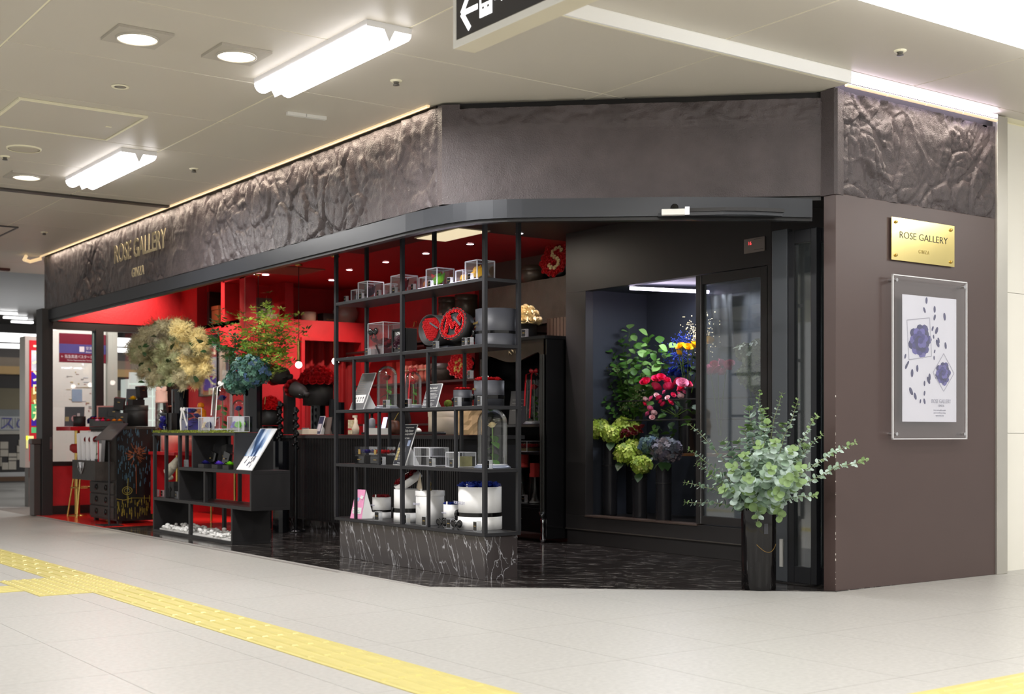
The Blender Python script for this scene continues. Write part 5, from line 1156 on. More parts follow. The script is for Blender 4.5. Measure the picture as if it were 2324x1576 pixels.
bucket(1506, 'dark cylinder bucket under the mauve hydrangea', 6.84, .06, .44)
bucket(1560, 'dark bucket behind the mauve hydrangea holding the pink roses', 7.2, .07, .52, .765)
bucket(1440, 'dark bucket at the back of the cooler holding the tall leafy branches', 7.3, .075, .55)
def floret_mesh(m):
    mb = MB()
    for k in range(4):
        a = k*PI/2
        c, s = math.cos(a), math.sin(a); P4 = [(.05, 0, 0), (.55, -.46, .12), (1.0, -.2, .05), (1.0, .2, .05), (.55, .46, .12)]
        mb.add([(x*c-y*s, x*s+y*c, z) for x, y, z in P4], [(0, 1, 2, 3, 4)], 0, True)
    return mb.mesh('floret', m)
def hydrangea(parent, c, rx, rz, n, mats, s=.018, name='flower_head'):
    mb = MB(); base = []
    for k in range(4):
        a = k*PI/2; co, si = math.cos(a), math.sin(a)
        base.append([(x*co-y*si, x*si+y*co, z) for x, y, z in ((.05, 0, 0), (.55, -.46, .16), (1.0, -.22, .02), (1.0, .22, .10), (.55, .46, .16))])
    for i in range(n):
        z = 1-2*(i+.5)/n; a = i*2.39996; r = math.sqrt(1-z*z); nn = Vector((r*math.cos(a), r*math.sin(a), z))
        k_ = random.uniform(.80, 1.12); p = Vector((nn.x*rx*k_, nn.y*rx*k_, nn.z*rz*k_))
        T = Matrix.Translation(p) @ look(nn+Vector((random.uniform(-.7, .7), random.uniform(-.7, .7), random.uniform(-.5, .7)))).to_matrix().to_4x4() @ Matrix.Rotation(random.uniform(0, 6), 4, 'Z') @ Matrix.Scale(s*random.uniform(.8, 1.25), 4)
        mi = random.randrange(len(mats))
        for q in base: mb.add(q, [(0, 1, 2, 3, 4)], mi, True, T)
    mb.ball((0, 0, 0), 1, 12, 8, len(mats), (rx*.66, rx*.66, rz*.66))
    return mb.obj(name, list(mats)+[M_LEAFD], parent, c)
def bunch(name, label, cat, loc, group=None): return thing(name, label, cat, loc, 0, group)
def stems(t, pts, m=M_STEM, r=.004):
    for p in pts: MB().tube([(random.uniform(-.02, .02), random.uniform(-.02, .02), 0), Vector(p)*.5+Vector((0, 0, abs(p[2])*.1)), p], r, 5).obj('stem', m, t)
def hb_(label, base, heads, mats, n=130, s=.027, leaves=3, lf=M_LEAFD):
    t = bunch('hydrangea_bunch', label, 'flowers', base); B = Vector(base)
    ps_ = [at(px, py, X)-B for (px, py, X, rr) in heads]
    stems(t, ps_)
    for p, (px, py, X, rr) in zip(ps_, heads): hydrangea(t, p, rr, rr*.8, n, mats, s)
    for k in range(leaves):
        p = ps_[k % len(ps_)]; a = k*2.2+.5; put('leaf', leaf_me(lf), t, p+Vector((-.03, .02*math.cos(a), -heads[0][3]*.8)), (0, .7, PI+random.uniform(-1.2, 1.2)), .10)
    return t
M_HY2 = petal('hydrangea_yellow_green', (.80, .84, .42)); M_HY3 = petal('hydrangea_deep_lime', (.62, .72, .24))
y_ = lambda px, X: ys(px, X)
hb_('bunch of lime green hydrangeas at the upper left of the cooler buckets', (6.95, y_(1384, 6.95), .80), [(1357, 972, 6.9, .085), (1390, 985, 6.86, .08), (1412, 968, 6.98, .075), (1432, 972, 7.05, .06)], [P_HYG, M_HY2, M_HY3, petal('hydrangea_moss', (.46, .56, .16))])
hb_('bunch of lime green hydrangeas low in the middle of the cooler', (6.86, y_(1452, 6.86), .64), [(1420, 1030, 6.80, .085), (1455, 1055, 6.78, .075), (1438, 1018, 6.88, .07)], [P_HYG, M_HY2, M_HY3, petal('hydrangea_moss', (.46, .56, .16))])
hb_('blue-green hydrangea behind the mauve one in the cooler', (6.92, y_(1480, 6.92), .60), [(1475, 1010, 6.90, .085)], [P_HYB, petal('hydrangea_slate', (.28, .38, .46)), petal('hydrangea_green_grey', (.36, .46, .40))], 140, .022)
hb_('large mauve-grey hydrangea head in the right bucket of the cooler', (6.84, y_(1506, 6.84), .58), [(1513, 1022, 6.80, .112)], [P_HYM, petal('hydrangea_pewter', (.33, .36, .40)), petal('hydrangea_dusk', (.46, .42, .44))], 240, .022)
t = bunch('dark_red_rose_bunch', 'flat bunch of dark red roses between the lime hydrangeas', 'flowers', (6.93, y_(1425, 6.93), .70)); B = t.location
for k, (px, py) in enumerate(((1398, 990), (1410, 984), (1420, 980), (1432, 976), (1444, 972), (1456, 970), (1412, 992), (1427, 988), (1440, 984), (1452, 980))):
    p = at(px, py, 6.88)-B; put('rose', rose_me(petal('wine_red', (.38, .01, .05)), 1), t, p, (random.uniform(-.5, 0), -.5, k), .03); 
    if k % 2 == 0: MB().tube([(0, 0, -.05), p], .003, 5).obj('stem', M_STEM, t)
t = bunch('pink_rose_bunch', 'bunch of hot pink roses with pink spray roses in front of the cooler post', 'flowers', (7.12, y_(1535, 7.12), 1.05)); B = t.location
for k, (px, py, s) in enumerate(((1465, 868, .045), (1490, 862, .042), (1512, 866, .042), (1488, 880, .045), (1518, 880, .045), (1540, 868, .04), (1548, 882, .042), (1500, 858, .038), (1560, 874, .04))):
    put('rose', rose_me(P_PINK, 0), t, at(px, py, 7.02)-B, (random.uniform(-.3, .3), -.75, k), s)
put('rose', rose_me(P_LPINK, 0), t, at(1548, 872, 6.96)-B, (0, -.8, 1), .05)
M_SPR = petal('spray_pink', (.90, .38, .58)); M_SPW = petal('spray_blush', (.95, .74, .76))
for k, (px, py) in enumerate(((1478, 905), (1490, 898), (1463, 918), (1475, 928), (1484, 938), (1500, 912), (1508, 890), (1515, 903), (1528, 897), (1540, 894), (1545, 900), (1505, 918), (1470, 940), (1480, 948), (1522, 914), (1552, 890), (1465, 908), (1496, 904))):
    put('spray_rose', rose_me((M_SPR, M_SPW, P_PINK)[k % 3], 1), t, at(px, py, 6.98)-B, (random.uniform(-.4, .4), -.9, k), random.uniform(.020, .027))
for k in range(46):
    p = at(random.uniform(1480, 1575), random.uniform(905, 985), random.uniform(7.02, 7.2))-B; put('leaf', leaf_me((M_LEAFD, M_LEAF)[k % 2]), t, p, (random.uniform(-.8, .8), random.uniform(-.2, 1.0), random.uniform(0, 6)), random.uniform(.05, .085))
stems(t, [at(px, 930, 7.12)-B for px in (1500, 1515, 1530, 1545, 1560)])
for nm, lab, m, heads, X in (('yellow_rose_bunch', 'bunch of bright yellow roses beside the cooler post', P_YEL, ((1545, 788, .04), (1562, 790, .042), (1575, 785, .04), (1540, 802, .03), (1608, 775, .042), (1600, 795, .035)), 7.10), ('blue_flower_bunch', 'bunch of dyed blue flowers behind the pink roses', P_BLUE, ((1530, 842, .045), (1548, 848, .04), (1560, 836, .035), (1535, 852, .04), (1522, 850, .03)), 7.18)):
    t = bunch(nm, lab, 'flowers', (X+.1, y_(1560, X+.1), 1.1)); B = t.location
    for k, (px, py, s) in enumerate(heads): put('rose', rose_me(m, 0), t, at(px, py, X)-B, (random.uniform(-.3, .3), -.7, k), s)
    stems(t, [at(px, py, X+.02)-B for px, py, s in heads])
    for k in range(14): put('leaf', leaf_me(M_LEAFD), t, at(random.uniform(1535, 1578), random.uniform(805, 850), X+.04)-B, (0, random.uniform(-.5, .6), random.uniform(0, 6)), .06)
def sprayball(t, B, area_, n, m, X, s=.006):
    mb = MB()
    for k in range(n):
        px = random.gauss(area_[0], area_[2]); py = random.gauss(area_[1], area_[3]); mb.ball(at(px, py, X+random.uniform(-.06, .06))-B, s*random.uniform(.7, 1.3), 5, 3)
    return stuff(mb.obj('tiny_blossoms', m, t))
t = bunch('blue_gypsophila', 'cloud of tiny blue gypsophila behind the yellow roses', 'flowers', (7.25, y_(1545, 7.25), 1.1)); B = t.location
sprayball(t, B, (1535, 810, 16, 14), 260, P_BLUE, 7.2); sprayball(t, B, (1550, 772, 12, 9), 120, P_BLUE, 7.25); sprayball(t, B, (1495, 848, 18, 7), 90, petal('slate_blue', (.18, .26, .50)), 7.25); stems(t, [at(px, 815, 7.22)-B for px in (1525, 1540, 1552)], M_STEM, .002)
t = bunch('white_gypsophila', 'cloud of tiny white gypsophila behind the cooler door post', 'flowers', (7.3, y_(1600, 7.3), 1.1)); B = t.location
sprayball(t, B, (1590, 760, 16, 22), 320, P_WHITE, 7.3, .005); stems(t, [at(px, 790, 7.28)-B for px in (1580, 1595, 1610)], M_STEM, .002)
t = bunch('pale_pink_bunch', 'blurred pale pink flowers seen through the misted cooler door', 'flowers', (7.0, y_(1632, 7.0), .9)); B = t.location
for k, (px, py) in enumerate(((1608, 838), (1622, 830), (1636, 826), (1648, 834), (1615, 845), (1630, 842), (1642, 846), (1656, 828))): put('rose', rose_me((P_LPINK, M_SPR)[k % 2], 0), t, at(px, py, 6.92)-B, (0, -.8, k), .04)
stems(t, [at(px, 845, 6.94)-B for px in (1612, 1630, 1648)])
t = bunch('pale_green_bunch', 'pale green hydrangeas at the right behind the misted cooler door', 'flowers', (7.1, y_(1712, 7.1), .9)); B = t.location
for k, (px, py, r) in enumerate(((1712, 815, .09), (1700, 850, .09), (1722, 870, .085), (1690, 800, .07), (1725, 790, .07))): hydrangea(t, at(px, py, 7.05)-B, r, r*.85, 90, [petal('pale_celery', (.66, .70, .50)), petal('pale_celery2', (.58, .62, .44))], .022)
stems(t, [at(px, 860, 7.1)-B for px in (1700, 1716)])
# leafy branches in the cooler
def leafy(name, label, base, tips_, leafm, n, s, X, twig=M_STEM, cat='foliage', r=.004, up=.5, kind=1, spread=.5):
    t = thing(name, label, cat, base); B = Vector(base)
    for bi, (px, py, dx) in enumerate(tips_):
        p1 = at(px, py, X+dx)-B; pts = curve_pts((random.uniform(-.03, .03), random.uniform(-.03, .03), 0), p1, .03*p1.length, 8, .01)
        br = MB().tube(pts, [r*(1-.08*i) for i in range(9)], 5).obj('branch', twig, t)
        for k in range(n):
            f = (.38+.62*(k+.5)/n)*8; i = min(7, int(f)); p = pts[i].lerp(pts[i+1], f-i); d, sd, u = frame_from(pts[i+1]-pts[i]); a = k*2.4+bi
            out = sd*math.cos(a)+u*math.sin(a); x = out+d*spread+Vector((0, 0, random.uniform(-.2, .3)))
            put('leaf', leaf_me(leafm[random.randrange(len(leafm))], kind), br, p, orient(x, d+Vector((-.6, -.3, up))), s*random.uniform(.75, 1.2))
    return t
leafy('leafy_branches', 'tall bunch of glossy green leafy branches in the lit cooler', (7.25, y_(1440, 7.25), .78), [(1428, 742, 0), (1410, 765, -.05), (1372, 770, -.1), (1390, 795, -.1), (1470, 757, 0), (1445, 770, -.05), (1500, 775, .05), (1520, 785, .0), (1462, 800, -.12), (1420, 815, -.15), (1400, 830, -.12), (1490, 815, -.05), (1440, 850, -.15), (1480, 840, -.1), (1455, 780, -.1)], [M_LEAF, M_LEAFL, M_LEAFL, M_LEAF], 15, .075, 7.15)
leafy('berry_branches', 'darker trailing branches with small leaves and green berries left of the pink roses', (7.22, y_(1445, 7.22), .78), [(1352, 935, -.2), (1372, 905, -.15), (1385, 870, -.1), (1400, 900, -.1), (1420, 925, -.1), (1440, 900, -.1), (1385, 925, -.2)], [M_LEAFD, M_LEAF], 14, .045, 7.12)
t = bpy.data.objects['berry_branches']; B = t.location; mb = MB()
for (px, py) in ((1390, 840), (1448, 900), (1436, 915), (1455, 890), (1415, 930)):
    for k in range(14): mb.ball(at(px+random.gauss(0, 7), py+random.gauss(0, 5), 6.98)-B, .006, 5, 3)
stuff(mb.obj('berries', mat('olive_berry', (.32, .34, .18), .5, 0, .2, 20), t))
# --- vases and arrangements on the stepped shelf
M_FACET = mat('black_faceted_glass', (.055, .06, .075), .08, .1, .1, 5)
def facet_vase(px0, px1, ptop, X, z0, label):
    yc = ys((px0+px1)/2, X); r = (px1-px0)/2/FPX*dep(X, yc); h = zat(ptop, X, yc)-z0
    t = thing('faceted_vase', label, 'vase', (X, yc, z0), .2); MB().lathe([(0, 0), (r, 0), (r*1.02, h), (r*.9, h), (r*.88, .02), (0, .02)], 14, 0, s=False).obj('body', M_FACET, t)
    return t, h
v1, h1 = facet_vase(390, 428, 884, 4.52, .928, 'black faceted vase under the smoke bush on the stepped shelf')
v2, h2 = facet_vase(553, 595, 868, 4.50, .928, 'black faceted vase under the maple-like branches on the stepped shelf')
MB().box(-.022, .022, -.002, .002, 0, .055).obj('label_tag', mat('tag_grey', (.36, .36, .37), .4, 0, .05, 9), v2, (-.095, .02, h2-.07), (0, 0, -1.2))
random.seed(77)
def plume_mesh(m, seed):
    rnd = random.Random(seed); mb = MB()
    for k in range(620):
        d = Vector((rnd.gauss(0, 1), rnd.gauss(0, 1), rnd.gauss(0, 1))).normalized(); a = d*rnd.uniform(.15, .85)*(1+.3*math.sin(d.x*5+seed)); L = rnd.uniform(.25, .55); e = (d+Vector((rnd.gauss(0, .5), rnd.gauss(0, .5), rnd.gauss(0, .5)))).normalized(); s_ = e.orthogonal().normalized()*.028
        mb.add([a-s_, a+s_, a+e*L], [(0, 1, 2)])
    mb.ball((0, 0, 0), .45, 8, 6)
    return mb.mesh('plume', m)
PL = [plume_mesh(mat('smoke_plume_green', (.68, .69, .52), .9, 0, .14, 5), 1), plume_mesh(mat('smoke_plume_olive', (.71, .67, .53), .9, 0, .14, 5), 2), plume_mesh(mat('smoke_plume_lit_cream', (.93, .85, .60), .9, 0, .12, 5), 3), plume_mesh(mat('smoke_plume_mauve', (.62, .58, .51), .9, 0, .14, 5), 4)]
sm = thing('smoke_bush', 'fluffy rounded bunch of green smoke bush plumes, lit side coloured cream, in left vase', 'flowers', (4.52, v1.location.y, .928+h1-.05)); B = sm.location
lim = [(300, 760, 825), (320, 735, 865), (345, 728, 880), (370, 722, 885), (395, 725, 888), (420, 727, 885), (440, 750, 875), (460, 770, 850), (472, 790, 838)]
for k in range(185):
    px = random.uniform(300, 470); i = min(7, max(0, int((px-300)/21.5))); a = lim[i]; top = a[1]+8; bot = a[2]-8
    py = random.uniform(top, bot); X = 4.52+random.uniform(-.2, .2)*math.sin(PI*(px-295)/180)
    right = px > 385+ (py-730)*.25
    m = PL[2] if right and random.random() < .8 else (PL[3] if py < 780 and px < 370 and random.random() < .6 else PL[random.randrange(2)])  # right-hand plumes coloured cream to paint the warm light on them
    put('plume', m, sm, at(px, py, X)-B, (random.uniform(0, 6), random.uniform(0, 6), 0), random.uniform(.05, .095))
for k in range(34):
    px = random.uniform(310, 460); put('leaf', leaf_me(M_LEAFD, 1), sm, at(px, random.uniform(750, 880), 4.36+random.uniform(-.02, .1))-B, (random.uniform(-1, 1), random.uniform(-1, 1), random.uniform(0, 6)), random.uniform(.05, .075))
for k in range(12): p = at(random.uniform(330, 450), random.uniform(760, 850), 4.52+random.uniform(-.08, .08))-B; MB().tube([(random.uniform(-.03, .03), random.uniform(-.03, .03), -.12), p*.45, p], .004, 5).obj('stem', M_TWIG, sm)
# maple-like branches
mp_ = thing('leafy_branch_arrangement', 'airy yellow-green leafy branches fanning out of the right black vase', 'foliage', (4.50, v2.location.y, .928+h2-.04)); B = mp_.location
def spray_mesh(m, seed):
    rnd = random.Random(seed); mb = MB()
    for k in range(9):
        a = k*2*PI/9+rnd.uniform(-.3, .3); l = rnd.uniform(.5, .9); c, s = math.cos(a), math.sin(a); tz = rnd.uniform(-.1, .25); o = rnd.uniform(.1, .25)
        P5 = [(o, 0, 0), (o+.35*l, -.2*l, tz*.5), (o+l, 0, tz), (o+.35*l, .2*l, tz*.5)]
        mb.add([(x*c-y*s, x*s+y*c, z) for x, y, z in P5], [(0, 1, 2, 3)], 0, True)
    return mb.mesh('leaf_spray', m)
SPG = [spray_mesh(mat('bright_yellow_leaf', (.58, .70, .24), .5, 0, .2, 14), 1), spray_mesh(mat('spring_leaf', (.48, .64, .22), .5, 0, .25, 14), 2), spray_mesh(M_LEAF, 3), spray_mesh(mat('gold_leaf_green', (.70, .74, .36), .5, 0, .2, 14), 4)]
SPD = [spray_mesh(mat('teal_leaf', (.24, .44, .30), .5, 0, .25, 14), 5), spray_mesh(M_LEAF, 6)]
btips = [(605, 672, 0), (590, 690, .05), (620, 685, 0), (635, 700, -.05), (545, 700, .05), (555, 720, -.1), (520, 745, -.15), (500, 700, -.1), (475, 730, -.15), (470, 755, -.2), (480, 765, -.25), (495, 775, -.25), (515, 790, -.2), (640, 720, .1), (665, 715, .15), (670, 735, .15), (690, 748, .2), (640, 745, .05), (600, 725, -.1), (570, 745, -.1), (610, 770, -.1), (655, 790, .1), (660, 815, .1), (640, 805, 0), (580, 785, -.1), (545, 770, -.1), (535, 800, -.15), (650, 835, .05), (585, 700, 0), (630, 735, .1)]
for bi, (px, py, dx) in enumerate(btips):
    p1 = at(px, py, 4.5+dx)-B; pts = curve_pts((random.uniform(-.03, .03), random.uniform(-.03, .03), 0), p1, .02, 7, .012)
    br = MB().tube(pts, [.0035-.0003*i for i in range(8)], 5).obj('branch', M_TWIG, mp_)
    for k in range(13):
        f = (.40+.60*(k+.7)/13)*7; i = min(6, int(f)); p = pts[i].lerp(pts[i+1], min(1, f-i)); q = SPD if px < 530 or (px < 560 and py > 760) else SPG
        put('leaf_spray', q[random.randrange(len(q))], br, p+Vector((random.gauss(0, .028), random.gauss(0, .035), random.gauss(0, .016))), (random.uniform(-.5, .5), random.uniform(-.5, .5), random.uniform(0, 6)), random.uniform(.045, .075))
# hydrangeas leaning from the same vase
hy = thing('hydrangea_bunch', 'teal and blue hydrangea heads drooping before the right black vase', 'flowers', (4.44, v2.location.y+.05, .928+h2-.03)); B = hy.location
hyd = [P_HYT, petal('hydrangea_sea', (.20, .35, .33)), petal('hydrangea_denim', (.27, .38, .52)), petal('hydrangea_pine', (.17, .31, .25))]
p_a = at(568, 843, 4.36)-B; p_b = at(538, 868, 4.36)-B
hydrangea(hy, p_a, .15, .118, 380, hyd+[hyd[1], hyd[3], hyd[0]], .021); hydrangea(hy, p_b, .10, .095, 220, [hyd[0], hyd[1], hyd[3]], .021); stems(hy, [p_a, p_b])
# ================================================================ STEPPED SHELF GOODS
ZT = .932; XS_ = 4.40
def gcyl(name, label, loc, r, h, group=None, cat='glass cylinder', m=None):
    t = thing(name, label, cat, loc, 0, group); MB().lathe([(0, .004), (r, .004), (r, h), (r*.96, h), (r*.95, .008), (0, .008)], 22).obj('wall', m or M_DOME, t); MB().lathe([(0, 0), (r, 0), (r, .008), (0, .008)], 22).obj('foot', M_ACRE, t); return t
def yx(px, X): return ys(px, X)
y = 11.685
t = gcyl('glass_cylinder', 'clear glass cylinder under a pale pink round box at the shelf corner', (4.36, y, ZT), .055, .27)
for k in range(3): MB().lathe([(0, .03+.07*k), (.04, .03+.07*k), (.046, .05+.07*k), (0, .07+.07*k)], 12).obj('inner_cup', M_STAINL, t)
MB().lathe([(0, .009), (.05, .009), (.05, .04), (0, .04)], 16).obj('red_band', M_RIBR, t)
t = thing('round_gift_box', 'small pale pink round box with pink bow on the glass cylinder', 'gift box', (4.36, y, ZT+.272), 0)
MB().lathe([(0, 0), (.057, 0), (.057, .022), (.054, .022), (.054, .11), (0, .11)], 22).obj('box', mat('pale_pink_card', (.90, .70, .64), .5, 0, .04, 6), t); bow(t, mat('pale_pink_ribbon', (.92, .76, .70), .35, 0, .06, 9), .05, (0, 0, .125), (0, 0, -1))
t = gcyl('glass_cylinder', 'dark red glass cylinder beside the pale pink box', (4.47, 11.69, ZT), .042, .24, None, 'glass cylinder', glass_mat('ruby_glass', (.45, .08, .10), 1, .02, .08)); MB().lathe([(.043, 0), (.045, .004), (.043, .012)], 18).obj('rim', mat('copper_rim', (.8, .5, .4), .25, .8, .05, 9), t, (0, 0, .236))
t = thing('letter_frame_box', 'black frame box of navy blue roses with a white letter T on the mossy shelf', 'frame box', (XS_-.05, yx(371, XS_-.05), ZT), FACE_L+.25)
MB().box(-.07, .07, 0, .10, 0, .175).obj('box', M_BOXB, t); MB().box(-.07, -.06, -.012, 0, 0, .175).box(.06, .07, -.012, 0, 0, .175).box(-.06, .06, -.012, 0, 0, .012).box(-.06, .06, -.012, 0, .163, .175).obj('frame', M_BLACKG, t)
for k in range(6): put('rose', rose_me(P_NAVY, 1), t, (-.03+.03*(k % 3), -.004, .06+.06*(k//3)), (PI/2, 0, k), .028)
text('T', .045, M_PRINT, t, (.03, -.014, .035))
MB().box(-.055, .065, -.02, -.008, 0, .175).obj('lid_panel', M_BOXB, t, (.14, -.01, 0), (0, 0, -.5))
y = yx(429, XS_)
t = acrylic_box('gift_case', 'clear case of royal blue roses with a trailing white satin ribbon', (XS_+.02, y, ZT), .13, .16, .215, .004, 'gift case')
for k in range(12): put('rose', rose_me(P_NAVY if k % 3 else petal('ultramarine', (.10, .10, .62)), 1), t, (-.035+.035*(k % 3), -.05+.033*((k//3) % 4), .05+.045*(k % 4)), (0, -.4, k), .036)
MB().box(-.06, .06, -.07, .07, .0, .10).obj('inner_box', mat('royal_blue_card', (.10, .10, .50), .5, 0, .1, 9), t)
bow(t, M_RIBW, .04, (-.068, .03, .20), (0, 0, PI/2)); MB().add([(-.072, .045, .20), (-.072, .015, .20), (-.10, .02, .10), (-.10, -.015, .10), (-.11, -.02, .0), (-.11, -.05, .01)], [(0, 1, 3, 2), (2, 3, 5, 4)]).add([(-.072, .03, .20), (-.072, .0, .20), (-.09, -.06, .12), (-.09, -.085, .13), (-.11, -.17, .05), (-.11, -.19, .07)], [(0, 1, 3, 2), (2, 3, 5, 4)]).obj('ribbon_tail', M_RIBW, t)
t = thing('pink_box', 'pink gift box under the amber glass jar on the stepped shelf', 'gift box', (XS_+.17, yx(456, XS_+.17), ZT), 0); MB().box(-.06, .06, -.08, .08, 0, .11).obj('box', mat('pale_pink_card', (.9, .7, .64)), t, bevel=.003); MB().box(-.062, .062, -.082, .082, .085, .112).obj('lid', bpy.data.materials['pale_pink_card'], t)
t = thing('amber_jar', 'amber glass jar with faceted stopper on the pink box', 'jar', (XS_+.17, yx(456, XS_+.17), ZT+.113), 0)
MB().lathe([(0, 0), (.045, .002), (.052, .04), (.045, .085), (.025, .10), (.025, .112), (.034, .118), (.028, .15), (0, .158)], 10, 0, s=False).obj('jar', mat('amber_glass', (.93, .56, .14), .08, 0, .25, 20, trans=.45), t)
bell_jar('bell_jar', 'glass bell jar with navy and green roses tied with white ribbon on the mossy shelf', (XS_+.03, yx(505, XS_+.03), ZT), .085, .40, P_NAVY, M_RIBW, None, .04)
t = bpy.data.objects['bell_jar.003']; put('rose', rose_me(petal('sage', (.55, .63, .32)), 0), t, (0, -.03, .20), (.7, 0, 0), .034)
bell_jar('bell_jar', 'smaller glass bell jar with a navy rose beside the right black vase', (XS_+.06, yx(542, XS_+.06), ZT), .052, .27, P_NAVY, None, None, .034)
for px, wy, l, r1, r2 in ((474, .235, 'low clear case with cream and navy roses at the front of the mossy shelf', P_WHITE, P_NAVY), (541, .23, 'low clear case with violet and lime green roses at the front of the mossy shelf', P_VIO, P_LIME)):
    t = acrylic_box('rose_case', l, (XS_-.055, yx(px, XS_-.055), ZT), .09, wy, .125, .004, 'rose case')
    for k, mm in enumerate((r1, r2)): put('rose', rose_me(mm, 0), t, (-.0, .05-.085*k, .05), (0, -.7, k), .042)
    MB().box(-.002, .002, -wy/2, wy/2, 0, .122).obj('divider', M_ACRE, t)
# inside the cells
def mini_box(px, m, nm, X=4.37):
    t = thing('mini_rose_box', 'open black mini box with %s roses in the upper cell of the stepped shelf' % nm, 'flower box', (X, yx(px, X), .62), FACE_L+.1)
    MB().box(-.05, .05, -.05, .05, 0, .035).obj('box', M_BOXB, t); MB().box(-.05, .05, -.012, .012, 0, .10).obj('lid', M_BLACKG, t, (0, .055, .04), (-.12, .25, 0)); MB().box(-.012, .012, -.013, -.011, .0, .01).obj('clasp', M_GOLD, t, (0, .05, .08))
    put('rose', rose_me(m, 1), t, (-.02, 0, .04), (0, 0, 1), .036); put('rose', rose_me(m, 1), t, (.022, -.01, .038), (0, 0, 2), .034)
mini_box(468, P_NAVY, 'navy'); mini_box(499, P_VIO, 'violet'); mini_box(524, P_LIME, 'lime')
for px, l in ((487, 'left of two tall black boxes standing behind the mini rose boxes'), (514, 'right of two tall black boxes standing behind the mini rose boxes')):
    t = thing('black_box', l, 'box', (4.50, yx(px, 4.50), .62), FACE_L); MB().box(-.055, .055, -.03, .03, 0, .19).obj('box', M_BOXB, t, (0, 0, .01), (-.1, -.15, 0)); MB().box(-.012, .012, -.034, -.03, .10, .11).obj('clasp', M_GOLD, t)
t = round_box('rose_box', 'dark round box topped with lilac roses at the left of the upper cell', (4.50, yx(458, 4.50), .62), .075, .215, M_BOXB, P_LILAC, 9, .026, M_RIB, .5, 0, 'flower box')
for px, z, l, rz in ((388, .33, 'black square box in the left tower of the stepped shelf', 0), (372, .33, 'second black box with ribbon in the left tower of the stepped shelf', .1)):
    t = thing('black_box', l, 'box', (4.46 if px > 380 else 4.45, 11.56 if px < 380 else 11.27, z), FACE_L+rz); MB().box(-.08, .08, -.06, .06, 0, .10).obj('box', M_BOXB, t); MB().box(-.083, .083, -.063, .063, .10, .14).obj('lid', M_BOXB, t); MB().box(-.012, .012, -.065, .065, .0, .142).obj('ribbon', M_RIB, t)
    if px < 380: bow(t, M_RIB, .03, (0, -.065, .07))
t = thing('driftwood', 'bleached white driftwood piece leaning in the left tower of the stepped shelf', 'driftwood', (4.44, yx(390, 4.44), .475), FACE_L)
random.seed(12); d_ = MB(); d_.tube([(-.10, 0, .04), (-.05, -.01, .09), (.03, .0, .14), (.09, .01, .20)], [.02, .048, .042, .022], 9); d_.ball((-.10, 0, .04), .03, 8, 5); d_.ball((.09, .01, .2), .024, 8, 5); d_.ball((-.11, .02, .03), .035, 8, 5, 0, (1.4, 1, .8)); d_.obj('wood', mat('bleached_wood', (.82, .79, .72), .8, 0, .15, 30, .6, 40), t)
for px, l in ((353, 'leftmost clear price stand in the left tower of the stepped shelf'), (367, 'middle clear price stand in the left tower of the stepped shelf'), (399, 'rightmost clear price stand in the left tower of the stepped shelf')): price_stand((4.345, yx(px, 4.345), .329), l, 1.3)
price_stand((4.345, yx(419, 4.345), .621), 'clear price stand beside the driftwood on the middle tier', 1.3)
# leaning marbled poster
t = thing('poster_board', 'white poster board with blue ink swirls leaning on the middle tier', 'poster', (4.315, yx(553, 4.315), .622), FACE_L)
b = MB().box(-.155, .155, -.004, .004, 0, .40).obj('board', M_WHITE, t, (0, 0, 0), (-.58, 0, 0))
def inkmat():
    m = bpy.data.materials.new('ink_swirl'); m.use_nodes = True; N = m.node_tree.nodes; L = m.node_tree.links; bs = N['Principled BSDF']; bs.inputs['Roughness'].default_value = .35
    tc = N.new('ShaderNodeTexCoord'); mp = N.new('ShaderNodeMapping'); mp.inputs['Rotation'].default_value = (0, .7, 0); mp.inputs['Scale'].default_value = (7, 1, 2.4); mp.inputs['Location'].default_value = (.35, 0, -.1)
    n = N.new('ShaderNodeTexNoise'); n.inputs['Scale'].default_value = 1.0; n.inputs['Detail'].default_value = 3; n.inputs['Distortion'].default_value = .9
    r = N.new('ShaderNodeValToRGB'); L.new(tc.outputs['Object'], mp.inputs[0]); L.new(mp.outputs[0], n.inputs['Vector']); L.new(n.outputs['Fac'], r.inputs[0]); L.new(r.outputs[0], bs.inputs['Base Color'])
    e = r.color_ramp.elements; e[0].position = .36; e[0].color = lin((.10, .16, .28))+(1,); e[1].position = .60; e[1].color = lin((.93, .94, .97))+(1,)
    for p, c in ((.44, (.30, .42, .60)), (.50, (.72, .80, .90))): q = e.new(p); q.color = lin(c)+(1,)
    return m
MB().box(-.15, .15, -.006, -.004, .13, .395).obj('ink_print', inkmat(), b)
ik = MB()
for k in range(9):
    a = random.uniform(-.06, .10); z = random.uniform(.03, .14); q = random.uniform(.4, 1.0)
    ik.add([(a-.006, -.0052, z), (a+.012*q, -.0052, z-.012), (a+.03*q, -.0052, z+.03*q), (a+.012, -.0052, z+.036)], [(0, 1, 2, 3)])
stuff(ik.obj('brush_marks', mat('ink_dark', (.16, .20, .32), .5, 0, .2, 20), b))
